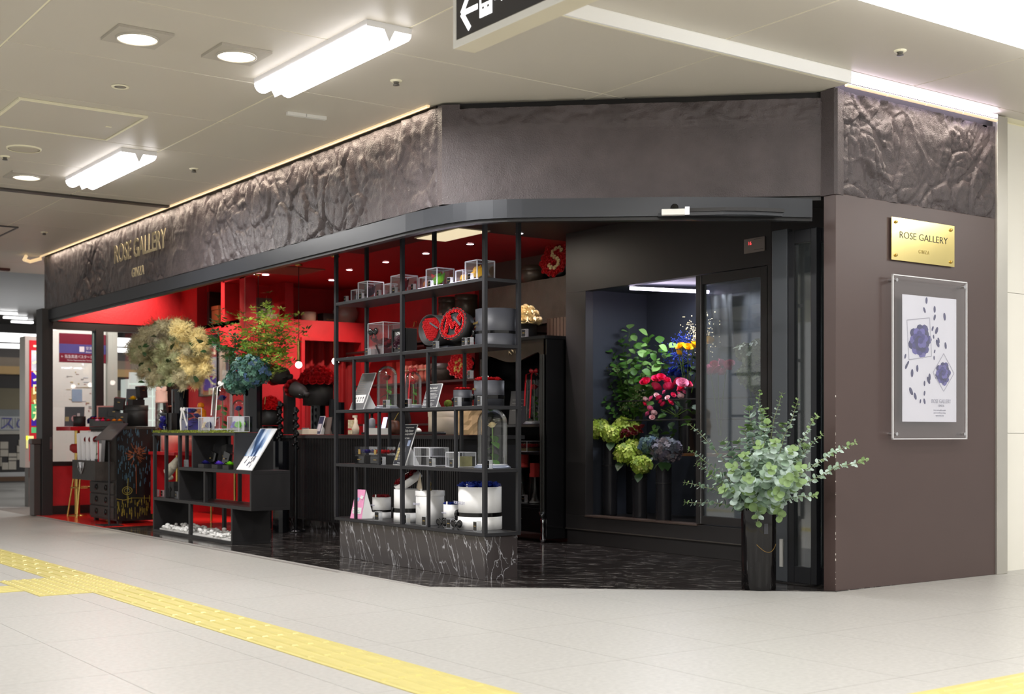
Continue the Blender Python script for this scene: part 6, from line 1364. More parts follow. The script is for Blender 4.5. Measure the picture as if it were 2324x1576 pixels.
# ================================================================ COUNTER GOODS
ZC_ = .909
def ck(px, X): return (X, ys(px, X), ZC_)
t = round_box('rose_dome_box', 'large black round box under a dome of red roses on the counter', (5.66, ys(722, 5.66), ZC_+.275), .145, .20, M_BOXB, P_RED, 0, .043, None, .3, 0, 'flower box', None, (.165, .16, (1, 6, 11, 15, 16)))
text('ROSE GALLERY', .022, M_GOLD, t, (-.075, -.125, .15), (PI/2, 0, -.6))
t = thing('display_riser', 'black mirrored cylinder riser under the large rose dome box', 'riser', ck(722, 5.66)); MB().lathe([(0, 0), (.07, 0), (.07, .268), (.10, .27), (.10, .274), (0, .274)], 14, 0, s=False).obj('body', M_FACET, t)
t = round_box('rose_dome_box', 'smaller black round box under a dome of bright red roses left of the counter', (5.35, ys(613, 5.35), .995), .085, .15, M_BOXB, petal('scarlet', (.85, .05, .08)), 0, .036, None, .3, 0, 'flower box', None, (.095, .12, (1, 6, 10, 12)))
MB().box(-.004, .004, -.10, -.095, .16, .28).obj('gold_pick', M_BRASS, t, (.02, .01, 0), (0, .25, 0))
t = thing('display_riser', 'black glass column under the smaller rose dome box', 'riser', (5.35, ys(613, 5.35), .004)); MB().lathe([(0, 0), (.10, 0), (.10, .98), (.11, .985), (0, .99)], 14, 0, s=False).obj('body', M_FACET, t)
t = thing('tall_black_box', 'tall slim black box standing at the left end of the counter', 'box', ck(657, 5.52), FACE_L); MB().box(-.045, .045, -.045, .045, 0, .46).obj('box', M_BOXB, t, bevel=.002); MB().box(-.047, .047, -.047, .047, .42, .463).obj('lid', M_BOXB, t)
def bouquet(label, loc, axis, n, r=.085, L=.19):
    t = thing('rose_bouquet', label, 'bouquet', loc); ax = Vector(axis).normalized(); e = look(ax)
    w_ = MB(); w_.lathe([(.0, -.085), (.03, -.08), (.018, -.05), (.05, -.03), (r*.9, .0), (r*1.0, L*.3), (r*1.02, L*.62), (r*1.0, L*.66)], 22).obj('wrap', mat('taupe_wrap', (.135, .115, .10), .6, 0, .08, 9), t, (0, 0, 0), e)
    q = MB().lathe([(0, L*.6), (r*.96, L*.6)], 20).obj('filling', P_DRED, t, (0, 0, 0), e)
    roses_dome(q, r*.92, .07, n, .034, petal('bouquet_red', (.62, .03, .07)), L*.62)
    bow(t, M_RIB, .05, ax*-.02, (e.x, e.y, e.z)); return t
def beaded_stand(label, px, X, h):
    t = thing('beaded_stand', label, 'stand', (X, ys(px, X), .004)); pr = [(0, 0), (.10, .0), (.10, .012), (.03, .03)]
    z = .06
    MB().lathe(pr, 18).obj('foot', M_BLACKG, t); MB().cyl((0, 0, .03), (0, 0, h), .016, n=12).obj('column', M_FACET, t)
    random.seed(px); bd = MB(); 
    for k in range(26): bd.ball((.018*math.cos(k*1.3), .018*math.sin(k*1.3), h-.38+.0145*k), random.uniform(.012, .022), 7, 5)
    bd.obj('bead_cluster', mat('black_beads', (.05, .05, .055), .06, .2, .1, 9), t); return t
beaded_stand('black beaded column stand under the left rose bouquet', 635, 5.34, 1.22); beaded_stand('black beaded column stand under the second rose bouquet', 671, 5.36, 1.16)
bouquet('red rose bouquet in taupe wrap lying to the left on a beaded stand', (5.37, ys(640, 5.34), 1.46), (-.35, .9, .12), (1, 6, 10, 12))
bouquet('second red rose bouquet in taupe wrap behind the tall black box', (5.40, ys(676, 5.36), 1.30), (-.35, .85, .35), (1, 6, 9), .07, .16)
t = thing('counter_tray', 'pair of small cream trays at the left of the counter', 'tray', ck(697, 5.46), FACE_L); MB().box(-.14, -.02, -.04, .04, 0, .045).obj('tray', M_CREAM, t, bevel=.003); MB().box(.0, .13, -.05, .04, 0, .05).obj('tray', M_CREAM, t, bevel=.003); MB().box(-.05, .06, -.03, -.01, .05, .062).obj('metal_clip', M_STAINL, t)
t, b = card('payment_card', 'small navy card with blank white square on the counter', (5.50, ys(722, 5.50), ZC_), .10, .175, .3, mat('navy_card', (.22, .23, .33), .4, 0, .06, 9)); MB().box(-.032, .032, -.0085, -.0068, .03, .10).obj('white_square', M_PRW, b)
t, b = card('taupe_folder', 'taupe folder card leaning behind the small navy card', (5.56, ys(742, 5.56), ZC_), .12, .16, .15, mat('taupe_card', (.42, .37, .34), .5, 0, .05, 9), mat('taupe_card', (.42, .37, .34)))
for px, h, l in ((757, .33, 'black mirrored column vase on the counter behind the rack post'), (771, .30, 'second black mirrored column vase right of the rack post')):
    t = thing('column_vase', l, 'vase', ck(px, 5.72)); MB().lathe([(0, 0), (.045, 0), (.045, h), (.038, h), (.036, .02), (0, .02)], 14, 0, s=False).obj('body', M_FACET, t)
t = thing('soap_bottle', 'cream patterned bottle with square pump on the counter', 'bottle', ck(803, 5.55), FACE_L); MB().box(-.055, .02, -.03, .03, 0, .13).obj('body', mat('cream_pattern', (.80, .74, .60), .5, 0, .3, 40), t, bevel=.004); MB().box(-.05, .015, -.031, -.0305, .04, .055).obj('label_band', M_RIBR, t); MB().lathe([(0, 0), (.03, 0), (.032, .06), (.015, .10), (.012, .15), (0, .152)], 14, 0, (.035, 0, 0)).box(-.01, .05, -.008, .008, .15, .17).obj('pump', M_CREAM, t)
t = thing('pump_bottle', 'slim grey pump bottle with black top on the counter', 'bottle', ck(844, 5.6), FACE_L); MB().lathe([(0, 0), (.03, 0), (.03, .13), (.012, .145), (0, .145)], 16).obj('body', mat('grey_bottle', (.52, .53, .56), .4, 0, .05, 9), t); MB().lathe([(.012, .145), (.012, .18), (.02, .185), (.02, .20), (0, .2)], 12).box(-.045, .0, -.006, .006, .19, .20).obj('pump', M_BLACKG, t)
t = thing('white_tray', 'white rectangular tray on the counter behind the rack', 'tray', ck(858, 5.46), FACE_L); MB().box(-.10, .10, -.06, .05, 0, .01).box(-.10, .10, -.06, -.055, .01, .055).box(-.10, .10, .045, .05, .01, .055).box(-.10, -.095, -.055, .045, .01, .055).box(.095, .10, -.055, .045, .01, .055).obj('tray', M_WPAINT, t)
t, b = card('lit_phone', 'small glowing phone screen propped on the counter', (5.58, ys(868, 5.58), ZC_+.0), .075, .155, .25, emit_mat('phone_screen', (.86, .80, 1), 1.4), M_BLACKG)
MB().box(-.02, .02, -.0086, -.0082, .03, .034).obj('screen_line', M_BLACKG, b)
t = thing('pink_card_holder', 'small pale pink card holder beside the pump bottle', 'card holder', ck(829, 5.5), FACE_L); MB().box(-.035, .035, -.02, .02, 0, .02).obj('base', M_BLACK, t); MB().box(-.03, .03, -.004, .004, .02, .09).obj('card', M_LPINK if False else mat('pale_rose_card', (.88, .74, .76), .5, 0, .04, 9), t)
t = thing('register_screen', 'black point of sale screen turned away on the counter', 'screen', ck(915, 5.78), FACE_L); MB().box(-.16, .16, -.012, .012, .10, .36).obj('screen', M_BLACK, t, (0, 0, 0), (.2, 0, 0), bevel=.006); MB().cyl((0, .02, .01), (0, .04, .16), .022, n=10).obj('stand', M_BLACK, t); MB().box(-.10, .10, -.06, .08, 0, .014).obj('foot', M_BLACK, t)
t = thing('wicker_jar', 'squat brown jar on the counter beside the point of sale screen', 'jar', ck(893, 5.62)); MB().lathe([(0, 0), (.05, 0), (.065, .05), (.05, .11), (.04, .12), (0, .125)], 18).obj('body', mat('brown_jar', (.33, .19, .13), .4, 0, .3, 30), t); MB().cyl((0, -.01, .12), (.03, -.05, .20), .004, n=6).obj('pen', M_BRASS, t)
t = thing('black_keyboard', 'flat black keyboard lying on the counter behind the menu card', 'keyboard', (5.52, ys(965, 5.52), ZC_), FACE_L); MB().box(-.22, .22, -.06, .06, 0, .02).obj('body', M_BLACK, t, bevel=.004); MB().box(-.21, .21, -.05, .05, .02, .024).obj('keys', M_BLACKG, t)
t = thing('white_handset', 'white rounded handset lying by the keyboard on the counter', 'phone', (5.66, ys(945, 5.66), ZC_), FACE_L-.3); MB().ball((0, 0, .03), .05, 12, 7, 0, (1.6, .8, .6)).obj('body', M_WPAINT, t); MB().box(-.03, .03, -.01, .01, .05, .06).obj('button', M_STAINL, t)
t = round_box('cream_hat_box', 'large cream hat box with lid on the counter behind the rack', (5.72, ys(1005, 5.72), ZC_), .12, .20, M_CREAM, None, 0, 0, None, .3, 0, 'hat box', lid=.055)
t = thing('kraft_bag', 'crumpled kraft paper bag hanging over the right end of the counter', 'paper bag', (5.52, ys(1066, 5.52), ZC_), FACE_L); random.seed(9); vs = []; kb_ = MB()
for j in range(7):
    for i in range(12):
        a = 2*PI*i/12; z = -.002+.225*j/6; r = .12-.012*j/6; vs.append((r*1.0*math.copysign(abs(math.cos(a))**.5, math.cos(a))+random.uniform(-.007, .007), r*.6*math.copysign(abs(math.sin(a))**.5, math.sin(a))+random.uniform(-.007, .007), max(0, z)))
kb_.add(vs, [(j*12+i, j*12+(i+1) % 12, (j+1)*12+(i+1) % 12, (j+1)*12+i) for j in range(6) for i in range(12)]); kb_.obj('bag', mat('kraft_paper', (.70, .58, .42), .7, 0, .1, 9), t)
for s_ in (-1, 1): MB().tube([(-.05, .05*s_, .22), (-.04, .05*s_, .29), (.04, .05*s_, .29), (.05, .05*s_, .22)], .004, 5).obj('handle', M_TWIG, t)
# ================================================================ CABINET, LEDGE AND WALL SHELF GOODS
CXB = 6.62
t = round_box('carnation_box', 'black round box of cream carnations on top of the black cabinet', (6.62, ys(1192, 6.62), 1.742), .10, .12, M_BOXB, P_WHITE, 0, .045, None, .3, 0, 'flower box', None, (.115, .15, (1, 6, 10, 11)), rname='carnation')
MB().box(-.012, .012, -.118, -.112, .10, .25).obj('ribbon', M_RIB, t, (-.02, 0, 0), (0, .25, 0)); price_stand((6.53, ys(1188, 6.53), 1.742), 'green tinted price stand on top of the black cabinet', 1.5)
t = thing('wood_crate', 'narrow brown slatted crate on the cabinet top beside the cooler', 'crate', (6.85, 8.78, 1.742), FACE_L)
for k in range(6): MB().box(-.14+.047*k, -.10+.047*k, -.08, .08, 0, .17).obj('slat', mat('brown_slats', (.26, .19, .14), .6, 0, .15, 9), t)
t = round_box('hat_box', 'dark bronze hat box with lid on the plaster ledge', (7.05, ys(1214, 7.05), 2.292), .13, .15, mat('bronze_card', (.26, .22, .19), .35, .2, .06, 9), None, 0, 0, None, .3, 0, 'hat box', lid=.04)
def letterS(t, b):
    MB().lathe([(0, .055), (.17, .055)], 24).obj('lining', P_DRED, b)
    S = [(.05, .07), (.02, .095), (-.02, .09), (-.05, .065), (-.045, .03), (-.015, .01), (.02, -.01), (.045, -.035), (.045, -.07), (.015, -.095), (-.03, -.09), (-.055, -.065)]
    k = 0
    for i in range(60):
        a = i*2.39996; r = .165*math.sqrt((i+.5)/60); x, y = r*math.cos(a), r*math.sin(a)
        if min((x-sx)**2+(y-sy)**2 for sx, sy in S) < .026**2: continue
        put('rose', rose_me(P_RED, 1), b, (x, y, .06), (0, 0, k), .026); k += 1
    for (x, y) in S: put('rose', rose_me(P_WHITE, 1), b, (x, y, .066), (0, 0, x), .019)
tilted_round('letter_rose_box', 'round red rose box with letter S in cream roses on the plaster ledge', (7.05, ys(1270, 7.05)-.01, 2.292+.165), .17, .06, .3, M_BOXB, FACE_L+.2, letterS)
def goldbars(t, b):
    MB().lathe([(0, .055), (.13, .055)], 24).obj('lining', P_DRED, b); k = 0
    for i in range(60):
        a = i*2.39996; r = .128*math.sqrt((i+.5)/60); x, y = r*math.cos(a), r*math.sin(a); k += 1
        bar_ = any(abs(x-q) < .012 and abs(y) < .07 for q in (-.05, .0, .05))
        put('rose', rose_me(petal('gold', (.78, .66, .36)) if bar_ else P_RED, 1), b, (x, y, .06), (0, 0, k), .021)
tilted_round('letter_rose_box', 'tipped red rose box with gold rose bars on the wall shelf', (6.98, ys(1052, 6.98), 1.445+.13), .13, .06, .25, M_BOXB, FACE_L+.5, goldbars)
t = round_box('hat_box', 'taupe hat box on the wall shelf beside the gold-barred rose box', (7.0, ys(1004, 7.0), 1.445), .12, .17, mat('taupe_box', (.27, .225, .195), .5, 0, .06, 9), None, 0, 0, None, .3, 0, 'hat box', lid=.05)
price_stand((6.86, ys(1064, 6.86), 1.445), 'clear price stand below the gold-barred rose box', 1.6)
us = thing('wall_shelf', 'upper dark wall shelf carrying bronze hat boxes behind the rack', 'shelf', (7.05, 10.55, 2.0)); MB().box(-.16, .24, -.48, .60, 0, .025).obj('shelf_board', bpy.data.materials['dark_wood'], us)
for px, l in ((1020, 'left of two bronze hat boxes on the upper wall shelf'), (1058, 'right of two bronze hat boxes on the upper wall shelf')):
    t = round_box('hat_box', l, (7.04, ys(px, 7.04), 2.027), .11, .25, bpy.data.materials['bronze_card'], None, 0, 0, None, .3, 0, 'hat box', lid=.05); MB().box(-.03, .03, -.113, -.108, .03, .09).obj('paper_label', mat('rose_label', (.70, .55, .50), .5, 0, .05, 9), t)
rs_ = thing('wall_shelf', 'dark shelf on the red wall with pink pouches behind the bell jars', 'shelf', (7.08, 11.9, 1.82)); MB().box(-.18, .16, -.75, .9, -.02, 0).obj('shelf_board', bpy.data.materials['dark_wood'], rs_)
M_POUCH = mat('coral_pouch', (.90, .50, .42), .35, 0, .2, 20)
for k in range(4):
    Y_ = ys(862+27*k, 7.0); t = thing('clear_gift_bag', 'clear gift bag with gold handle on the red wall shelf, %s from the left' % ('first', 'second', 'third', 'fourth')[k], 'gift bag', (7.0, Y_, 1.822), FACE_L)
    MB().box(-.075, .075, -.05, .05, 0, .20).obj('bag', glass_mat('clear_bag', (.97, .9, .9), 1, .05, .08, .12, (.9, .6, .55)), t); MB().box(-.05, .05, -.03, .03, .005, .07).obj('content', M_POUCH, t); MB().tube([(-.04, 0, .20), (-.02, 0, .26), (.03, 0, .26), (.045, 0, .20)], .004, 6).obj('handle', M_BRASS, t)
for k in range(5):
    Y_ = ys(922+12*k, 6.98); t = thing('pink_pouch', 'coral sachet hanging in the row behind the User manual card, %s from the left' % ('first', 'second', 'third', 'fourth', 'fifth')[k], 'sachet', (6.98, Y_, 1.445), FACE_L)
    MB().lathe([(0, 0), (.03, .01), (.035, .06), (.028, .12), (.036, .13), (.036, .17), (.012, .18), (0, .19)], 12).obj('sachet', M_POUCH, t); MB().lathe([(.038, .12), (.04, .128), (.038, .136)], 12).obj('frill', mat('cream_frill', (.88, .70, .58), .5, 0, .1, 20), t)
for k in range(3):
    t = thing('red_box', 'red gift box stacked on the wall shelf behind the bell jars, %s one' % ('left', 'middle', 'right')[k], 'gift box', (7.08, ys(893+22*k, 7.08), 1.445), FACE_L); MB().box(-.06, .06, -.05, .05, 0, .23).obj('box', mat('coral_red_box', (.86, .26, .22), .5, 0, .06, 9), t, bevel=.002); MB().box(-.062, .062, -.052, .052, .19, .235).obj('lid', bpy.data.materials['coral_red_box'], t)
# cabinet interior (shelf tops .757, .992; floor .316)
cy = lambda px, X: ys(px, X)
bell_jar('bell_jar', 'tall bell jar with red rose and red ribbon inside the black cabinet', (6.66, ys(1212, 6.66), .997), .075, .45, P_RED, M_RIBR, None, .036)
for px, l, rz, mm in ((1168, 'left of two grey cards leaning inside the black cabinet', .2, M_CARDG), (1182, 'right of two grey cards leaning inside the black cabinet', .0, M_CARDK)):
    t, b = card('grey_card', l, (6.70, ys(px, 6.70), .997), .14, .30, .12, mm, mm, .006, False, FACE_L+rz); print_lines(b, -.04, .04, .22, .03, 4, M_PRINT, seed=px, hh=.003)
t = acrylic_box('rose_case', 'long clear case of red roses on the middle shelf of the black cabinet', (6.66, ys(1182, 6.66), .762), .16, .40, .09, .004, 'rose case')
for i in range(9):
    for j in range(3): put('rose', rose_me(P_RED, 1), t, (-.05+.05*j, -.17+.0425*i, .045), (0, 0, i+j), .028)
MB().box(-.07, .07, -.19, .19, .004, .03).obj('gold_base', M_GOLD, t)
Zb = .321
for px, h, r, l in ((1181, .30, .075, 'large glass cylinder under the coral box in the black cabinet'), (1214, .22, .05, 'small glass cylinder under the slim coral box in the black cabinet')):
    gcyl('glass_cylinder', l, (6.66, ys(px, 6.66), Zb), r, h)
t = round_box('rose_box', 'coral round box of red roses on a glass cylinder in the black cabinet', (6.66, ys(1181, 6.66), Zb+.302), .075, .17, mat('coral_card', (.88, .30, .28), .5, 0, .04, 6), P_RED, 9, .034, None, .3, .2, 'flower box')
for k in range(5): put('white_bloom', rose_me(P_WHITE, 1), t, (.06*math.cos(k*1.3), .06*math.sin(k*1.3), .20), (0, 0, k), .012)
t = thing('slim_box', 'slim coral box on the small glass cylinder in the black cabinet', 'gift box', (6.66, ys(1214, 6.66), Zb+.222), FACE_L); MB().box(-.03, .03, -.03, .03, 0, .12).obj('box', bpy.data.materials['coral_card'], t); MB().box(-.034, .034, -.034, .034, 0, .03).obj('base_tray', bpy.data.materials['coral_card'], t)
t = thing('flute_vase', 'dark flared glass vase at the left inside the black cabinet', 'vase', (6.68, ys(1148, 6.68), Zb), 0); MB().lathe([(0, 0), (.03, 0), (.03, .18), (.07, .30), (.066, .30), (.026, .18), (.026, .01), (0, .01)], 16).obj('body', glass_mat('smoke_glass', (.35, .35, .36), 1, .03, .1), t); MB().lathe([(.07, .298), (.073, .302), (.068, .304)], 16).obj('rim', M_CHROME, t)
price_stand((6.56, ys(1187, 6.56), Zb), 'clear price stand on the lowest shelf of the black cabinet', 1.4)
# ================================================================ RED NICHE GOODS
t = round_box('round_box', 'cream round lidded box on the red ledge above the curtain', (6.66, 13.25, 2.184), .085, .105, M_CREAM, None, 0, 0, None, .3, 0, 'box', lid=.045)
t = thing('black_box', 'low black box on the red ledge beside the cream round box', 'box', (6.90, 13.25, 2.184), 0); MB().box(-.085, .085, -.07, .07, 0, .07).obj('box', M_BOXB, t); MB().box(-.087, .087, -.072, .072, .07, .105).obj('lid', M_BOXB, t); text('ROSE GALLERY', .014, M_GOLD, t, (0, -.0725, .035))
t = thing('wrapped_bouquet', 'dried bouquet in translucent white wrap on the red ledge', 'bouquet', (7.12, 13.22, 2.184), 0); MB().lathe([(.09, 0), (.14, .06), (.15, .14), (.10, .22), (.06, .25)], 16).obj('wrap', glass_mat('translucent_wrap', (.85, .82, .8), 1, .2, .15, .35, (.85, .82, .78)), t)
for k in range(16): MB().tube([(0, 0, .01), (.10*math.cos(k*1.3), .08*math.sin(k*1.3), .22)], .004, 5).obj('dried_stem', M_TWIG, t)
t = thing('white_tray', 'long white tray on the red ledge behind the leafy branches', 'tray', (6.12, 13.22, 2.184), 0); MB().box(-.22, .12, -.06, .08, 0, .06).obj('tray', M_CREAM, t, bevel=.003)
for k in range(2): MB().lathe([(0, 0), (.03, 0), (.03, .05), (0, .05)], 12).obj('cup', M_WPAINT, t, (.06+.08*k-.1, -.02, .061))
for z, l in ((2.25, 'lower grey box stacked on the white tray'), (2.335, 'upper grey box stacked above the white tray')):
    t = thing('grey_box', l, 'box', (6.05, 13.26, z), 0); MB().box(-.12, .14, -.05, .06, 0, .08).obj('box', mat('grey_card_box', (.40, .36, .33), .5, 0, .06, 9), t); MB().box(-.121, .141, -.052, .061, .06, .083).obj('lid', bpy.data.materials['grey_card_box'], t)
nx = lambda px, Y: xs(px, Y)
x0, x1 = nx(466, 14.26), nx(532, 14.26); t = thing('black_panel_box', 'large flat black box standing in the red niche', 'box', ((x0+x1)/2+.03, 14.25, 2.164), 0); w_ = (x1-x0)/2; MB().box(-w_, w_, -.03, .03, 0, .40).obj('box', M_BOXB, t); MB().box(-w_, w_, -.036, -.03, .33, .40).obj('flap', M_BLACK, t)
x0, x1 = nx(492, 13.95), nx(548, 13.95); t = thing('cardboard_box', 'brown cardboard box before the black panel in the red niche', 'box', ((x0+x1)/2, 14.0, 2.164), 0); w_ = (x1-x0)/2; MB().box(-w_, w_, -.10, .10, 0, .21).obj('box', mat('cardboard', (.50, .26, .12), .6, 0, .06, 9), t); MB().box(-w_-.005, w_+.005, -.102, .102, .17, .215).obj('lid', bpy.data.materials['cardboard'], t)
for z, l, pa in ((2.164, 'lower black box in front of the cardboard box', 508), (2.265, 'upper black box in front of the cardboard box', 516)):
    x0, x1 = nx(pa, 13.72), nx(556, 13.72); w_ = (x1-x0)/2; t = thing('black_box', l, 'box', ((x0+x1)/2, 13.72, z), 0); MB().box(-w_, w_, -.07, .07, 0, .07).obj('box', M_BOXB, t); MB().box(-w_-.003, w_+.003, -.072, .072, .06, .098).obj('lid', M_BOXB, t)
# framed collages on the red wall below the niche
def collage(px0, px1, pa, pb, label, seed, light):
    ya, yb_ = ys(px0, 5.77), ys(px1, 5.77); yc = (ya+yb_)/2; z0 = zat(pb, 5.77, yc); h = zat(pa, 5.77, yc)-z0; w_ = ya-yb_
    t = thing('framed_collage', label, 'picture', (5.774, yc, z0), FACE_L); MB().box(-w_/2, w_/2, -.02, 0, 0, h).obj('backing', M_CREAM if light else M_BROWN, t)
    MB().box(-w_/2, -w_/2+.015, -.03, 0, 0, h).box(w_/2-.015, w_/2, -.03, 0, 0, h).box(-w_/2, w_/2, -.03, 0, 0, .015).box(-w_/2, w_/2, -.03, 0, h-.015, h).obj('frame', M_BLACKG, t)
    rnd = random.Random(seed); cs = [(.80, .66, .58), (.30, .20, .22), (.70, .50, .30), (.90, .86, .80), (.25, .22, .36), (.62, .22, .18), (.45, .52, .5)]
    for k in range(12 if not light else 5):
        a = rnd.uniform(-w_/2+.02, w_/2-.10); z = rnd.uniform(.02, h-.16); ww_ = rnd.uniform(.04, .10); hh = rnd.uniform(.05, .16)
        MB().box(a, min(a+ww_, w_/2-.016), -.0215-.0005*k, -.02, z, z+hh).obj('print_patch', mat('collage%d' % (k % 7), cs[k % 7], .4, 0, .4, 14), t)
    MB().box(-w_/2, w_/2, -.028, -.0275, 0, h).obj('glazing', M_GLASS, t)
collage(455, 497, 762, 900, 'tall framed collage of pale and dark prints on the red wall behind the branches', 1, False)
collage(500, 526, 790, 872, 'smaller tan framed print on the red wall right of the tall collage', 2, True)
# ================================================================ LEFT END OF THE SHOP
t = thing('bar_table', 'high red bar table on a brass column beside the end glass', 'table', (4.62, 14.5, .004))
MB().box(-.33, .45, -.26, .26, .945, .99).obj('tabletop', mat('red_lacquer', (.78, .10, .14), .3, 0, .05, 5), t, bevel=.003); MB().cyl((-.19, -.05, .012), (-.19, -.05, .945), .03, n=18).obj('column', M_BRASS, t); MB().lathe([(0, 0), (.10, 0), (.10, .01), (.03, .018), (0, .018)], 20, 0, (-.19, -.05, 0)).obj('foot_plate', M_BRASS, t)
t = thing('bar_stool', 'red seated bar stool with slim gold legs under the bar table', 'stool', (4.50, 14.30, .004))
MB().lathe([(0, .70), (.15, .70), (.19, .73), (.19, .78), (.17, .80), (0, .80)], 22).obj('seat', mat('red_upholstery', (.62, .12, .12), .6, 0, .08, 9), t); 
for k in range(4):
    a = PI/4+k*PI/2; MB().tube([(.12*math.cos(a), .12*math.sin(a), .70), (.24*math.cos(a), .24*math.sin(a), 0)], .010, 8).obj('leg', M_BRASS, t)
MB().tube([(.185*math.cos(a), .185*math.sin(a), .32) for a in [k*PI/10 for k in range(21)]], .007, 6).obj('foot_ring', M_BRASS, t)
t, b = card('photo_card', 'dark photo card with white edge standing on the bar table', (4.45, 14.62, .995), .22, .225, .10, M_CARDK, M_WHITE, .006, True, -.55); MB().box(.03, .06, -.0085, -.0068, .07, .15).obj('picture', M_PRW, b); MB().box(-.10, -.06, -.0085, -.0068, .06, .11).obj('picture', mat('print_sand', (.7, .64, .44)), b); MB().lathe([(0, 0), (.035, 0)], 14).obj('picture', mat('print_rose', (.8, .6, .62), .5, 0, .1, 9), b, (0, -.0075, .09), (PI/2, 0, 0))
round_box('round_box', 'black round box on the bar table before the photo card', (4.44, 14.40, .995), .065, .11, M_BOXB, None, 0, 0, None, .3, 0, 'box', lid=.035)
round_box('rose_box', 'low black round box of navy roses on the bar table', (4.63, 14.38, .995), .085, .05, M_BOXB, P_NAVY, 0, .04, None, .3, 0, 'flower box', None, (.085, .05, (1, 5, 8)))
# drawer chest with painted side
ch_ = thing('drawer_chest', 'dark wooden drawer chest with open drawer and firework painting on its side', 'chest', (4.34, 12.90, .004))
M_WOODD = mat('old_dark_wood', (.17, .145, .125), .55, 0, .3, 14, .3, 40)
MB().box(0, .46, .0, .80, .03, .955).obj('body', M_WOODD, ch_, bevel=.004); MB().box(-.01, .47, -.01, .81, .955, .985).obj('top', M_WOODD, ch_, bevel=.003)
for x in (.03, .41):
    for y in (.02, .74): MB().box(x, x+.04, y, y+.04, 0, .03).obj('foot', M_WOODD, ch_)
for k in range(3):
    d_ = MB().box(-.018, 0, .03, .77, .05+.125*k, .165+.125*k).obj('drawer', M_WOODD, ch_, bevel=.003)
    for y in (.25, .55): MB().lathe([(.02, 0), (.03, .004), (.03, .008), (.02, .01)], 12).obj('ring_pull', M_BLACKG, d_, (-.02, y, .11+.125*k), (0, -PI/2, 0))
d_ = MB().box(-.20, -.185, .03, .77, .44, .64).box(-.185, 0, .03, .045, .44, .63).box(-.185, 0, .755, .77, .44, .63).box(-.185, 0, .045, .755, .44, .45).obj('open_drawer', M_WOODD, ch_)
random.seed(6); cn_ = MB()
for k in range(7): y = .36+.03*k; cn_.tube([(-.204, y, .62), (-.207, y+random.uniform(-.04, .04), .56), (-.205, .46+random.uniform(-.03, .03), .50)], .005, 5)
cn_.obj('silver_chain', M_STAINL, d_)
random.seed(14); PAL = [mat('paint_blue', (.26, .40, .48), .5, 0, .1, 9), mat('paint_yellow', (.50, .46, .14), .5, 0, .1, 9), mat('paint_orange', (.52, .28, .16), .5, 0, .15, 9), mat('paint_white', (.72, .72, .68), .5, 0, .1, 9)]
pn = MB().box(.0, .46, -.018, -.010, .03, .955).obj('painted_panel', mat('painted_black', (.05, .045, .045), .35, 0, .1, 9), ch_)
sb_ = MB()
for k in range(150):
    x = random.uniform(.01, .445); z = random.uniform(.32, .93); h = random.uniform(.015, .06); sb_.box(x, x+.004, -.0195, -.018, z, z+h, 0)
for k in range(70):
    x = random.uniform(.01, .445); z = random.uniform(.04, .22); h = random.uniform(.02, .08); sb_.box(x, x+.005, -.0195, -.018, z, z+h, 1)
stuff(sb_.obj('painted_rain', PAL, pn))
br_ = MB()
for k in range(60):
    a = random.uniform(0, 2*PI); r0 = random.uniform(.01, .06); r1 = r0+random.uniform(.03, .07); c = Vector((.20, .70)); stroke(br_, c+Vector((math.cos(a), math.sin(a)))*r0, c+Vector((math.cos(a), math.sin(a)))*r1, .0022, -.0198)
stroke(br_, (.20, .60), (.205, .30), .003, -.0198); stuff(br_.obj('painted_firework', PAL[2], pn))
cd_ = MB()
for r in (.03, .05): cd_.tube([(.11+r*math.cos(a), -.019, .335+r*.8*math.sin(a)) for a in [q*PI/10 for q in range(21)]], .003, 4)
cd_.tube([(.11, -.019, .22), (.11, -.019, .33), (.12, -.019, .46)], .003, 4); cd_.tube([(.0, -.019, .255), (.08, -.019, .24), (.16, -.019, .26), (.45, -.019, .25)], .003, 4); cd_.obj('painted_candle', PAL[1], pn)
# white flower sleeves standing in the open drawer
M_SLV = mat('white_sleeve', (.86, .85, .86), .5, 0, .03, 6)
for k in range(4):
    l = 'white paper sleeve with a red rose in the open chest drawer, %s from the left' % ('first', 'second', 'third', 'fourth')[k]
    yy = 13.60-.145*k; t = thing('flower_sleeve', l, 'flower sleeve', (4.235, yy, .458), FACE_L+.55)
    MB().add([(-.05, -.025, 0), (.06, -.025, 0), (.06, .025, 0), (-.05, .025, 0), (-.065, -.03, .46), (.09, -.03, .48), (.09, .03, .48), (-.065, .03, .46)], [(0, 3, 2, 1), (0, 1, 5, 4), (1, 2, 6, 5), (2, 3, 7, 6), (3, 0, 4, 7)]).obj('sleeve', M_SLV, t)
    if k > 0:
        put('rose', rose_me(P_DRED, 0), t, (.02, -.035, .40), (1.2, 0, 0), .032); MB().tube([(.02, -.03, .38), (.015, -.032, .1)], .003, 5).obj('stem', M_STEM, t); put('leaf', leaf_me(M_LEAFD), t, (.015, -.034, .24), (0, -.6, .4), .05)
        MB().box(.0, .035, -.034, -.031, .17, .20).obj('tag', M_SLATE, t)
    if k == 3: MB().box(.04, .052, -.035, -.03, .0, .44).obj('red_ribbon', M_RIBR, t); MB().box(.055, .085, -.036, -.032, .36, .43).obj('label_tag', M_CARDG, t)
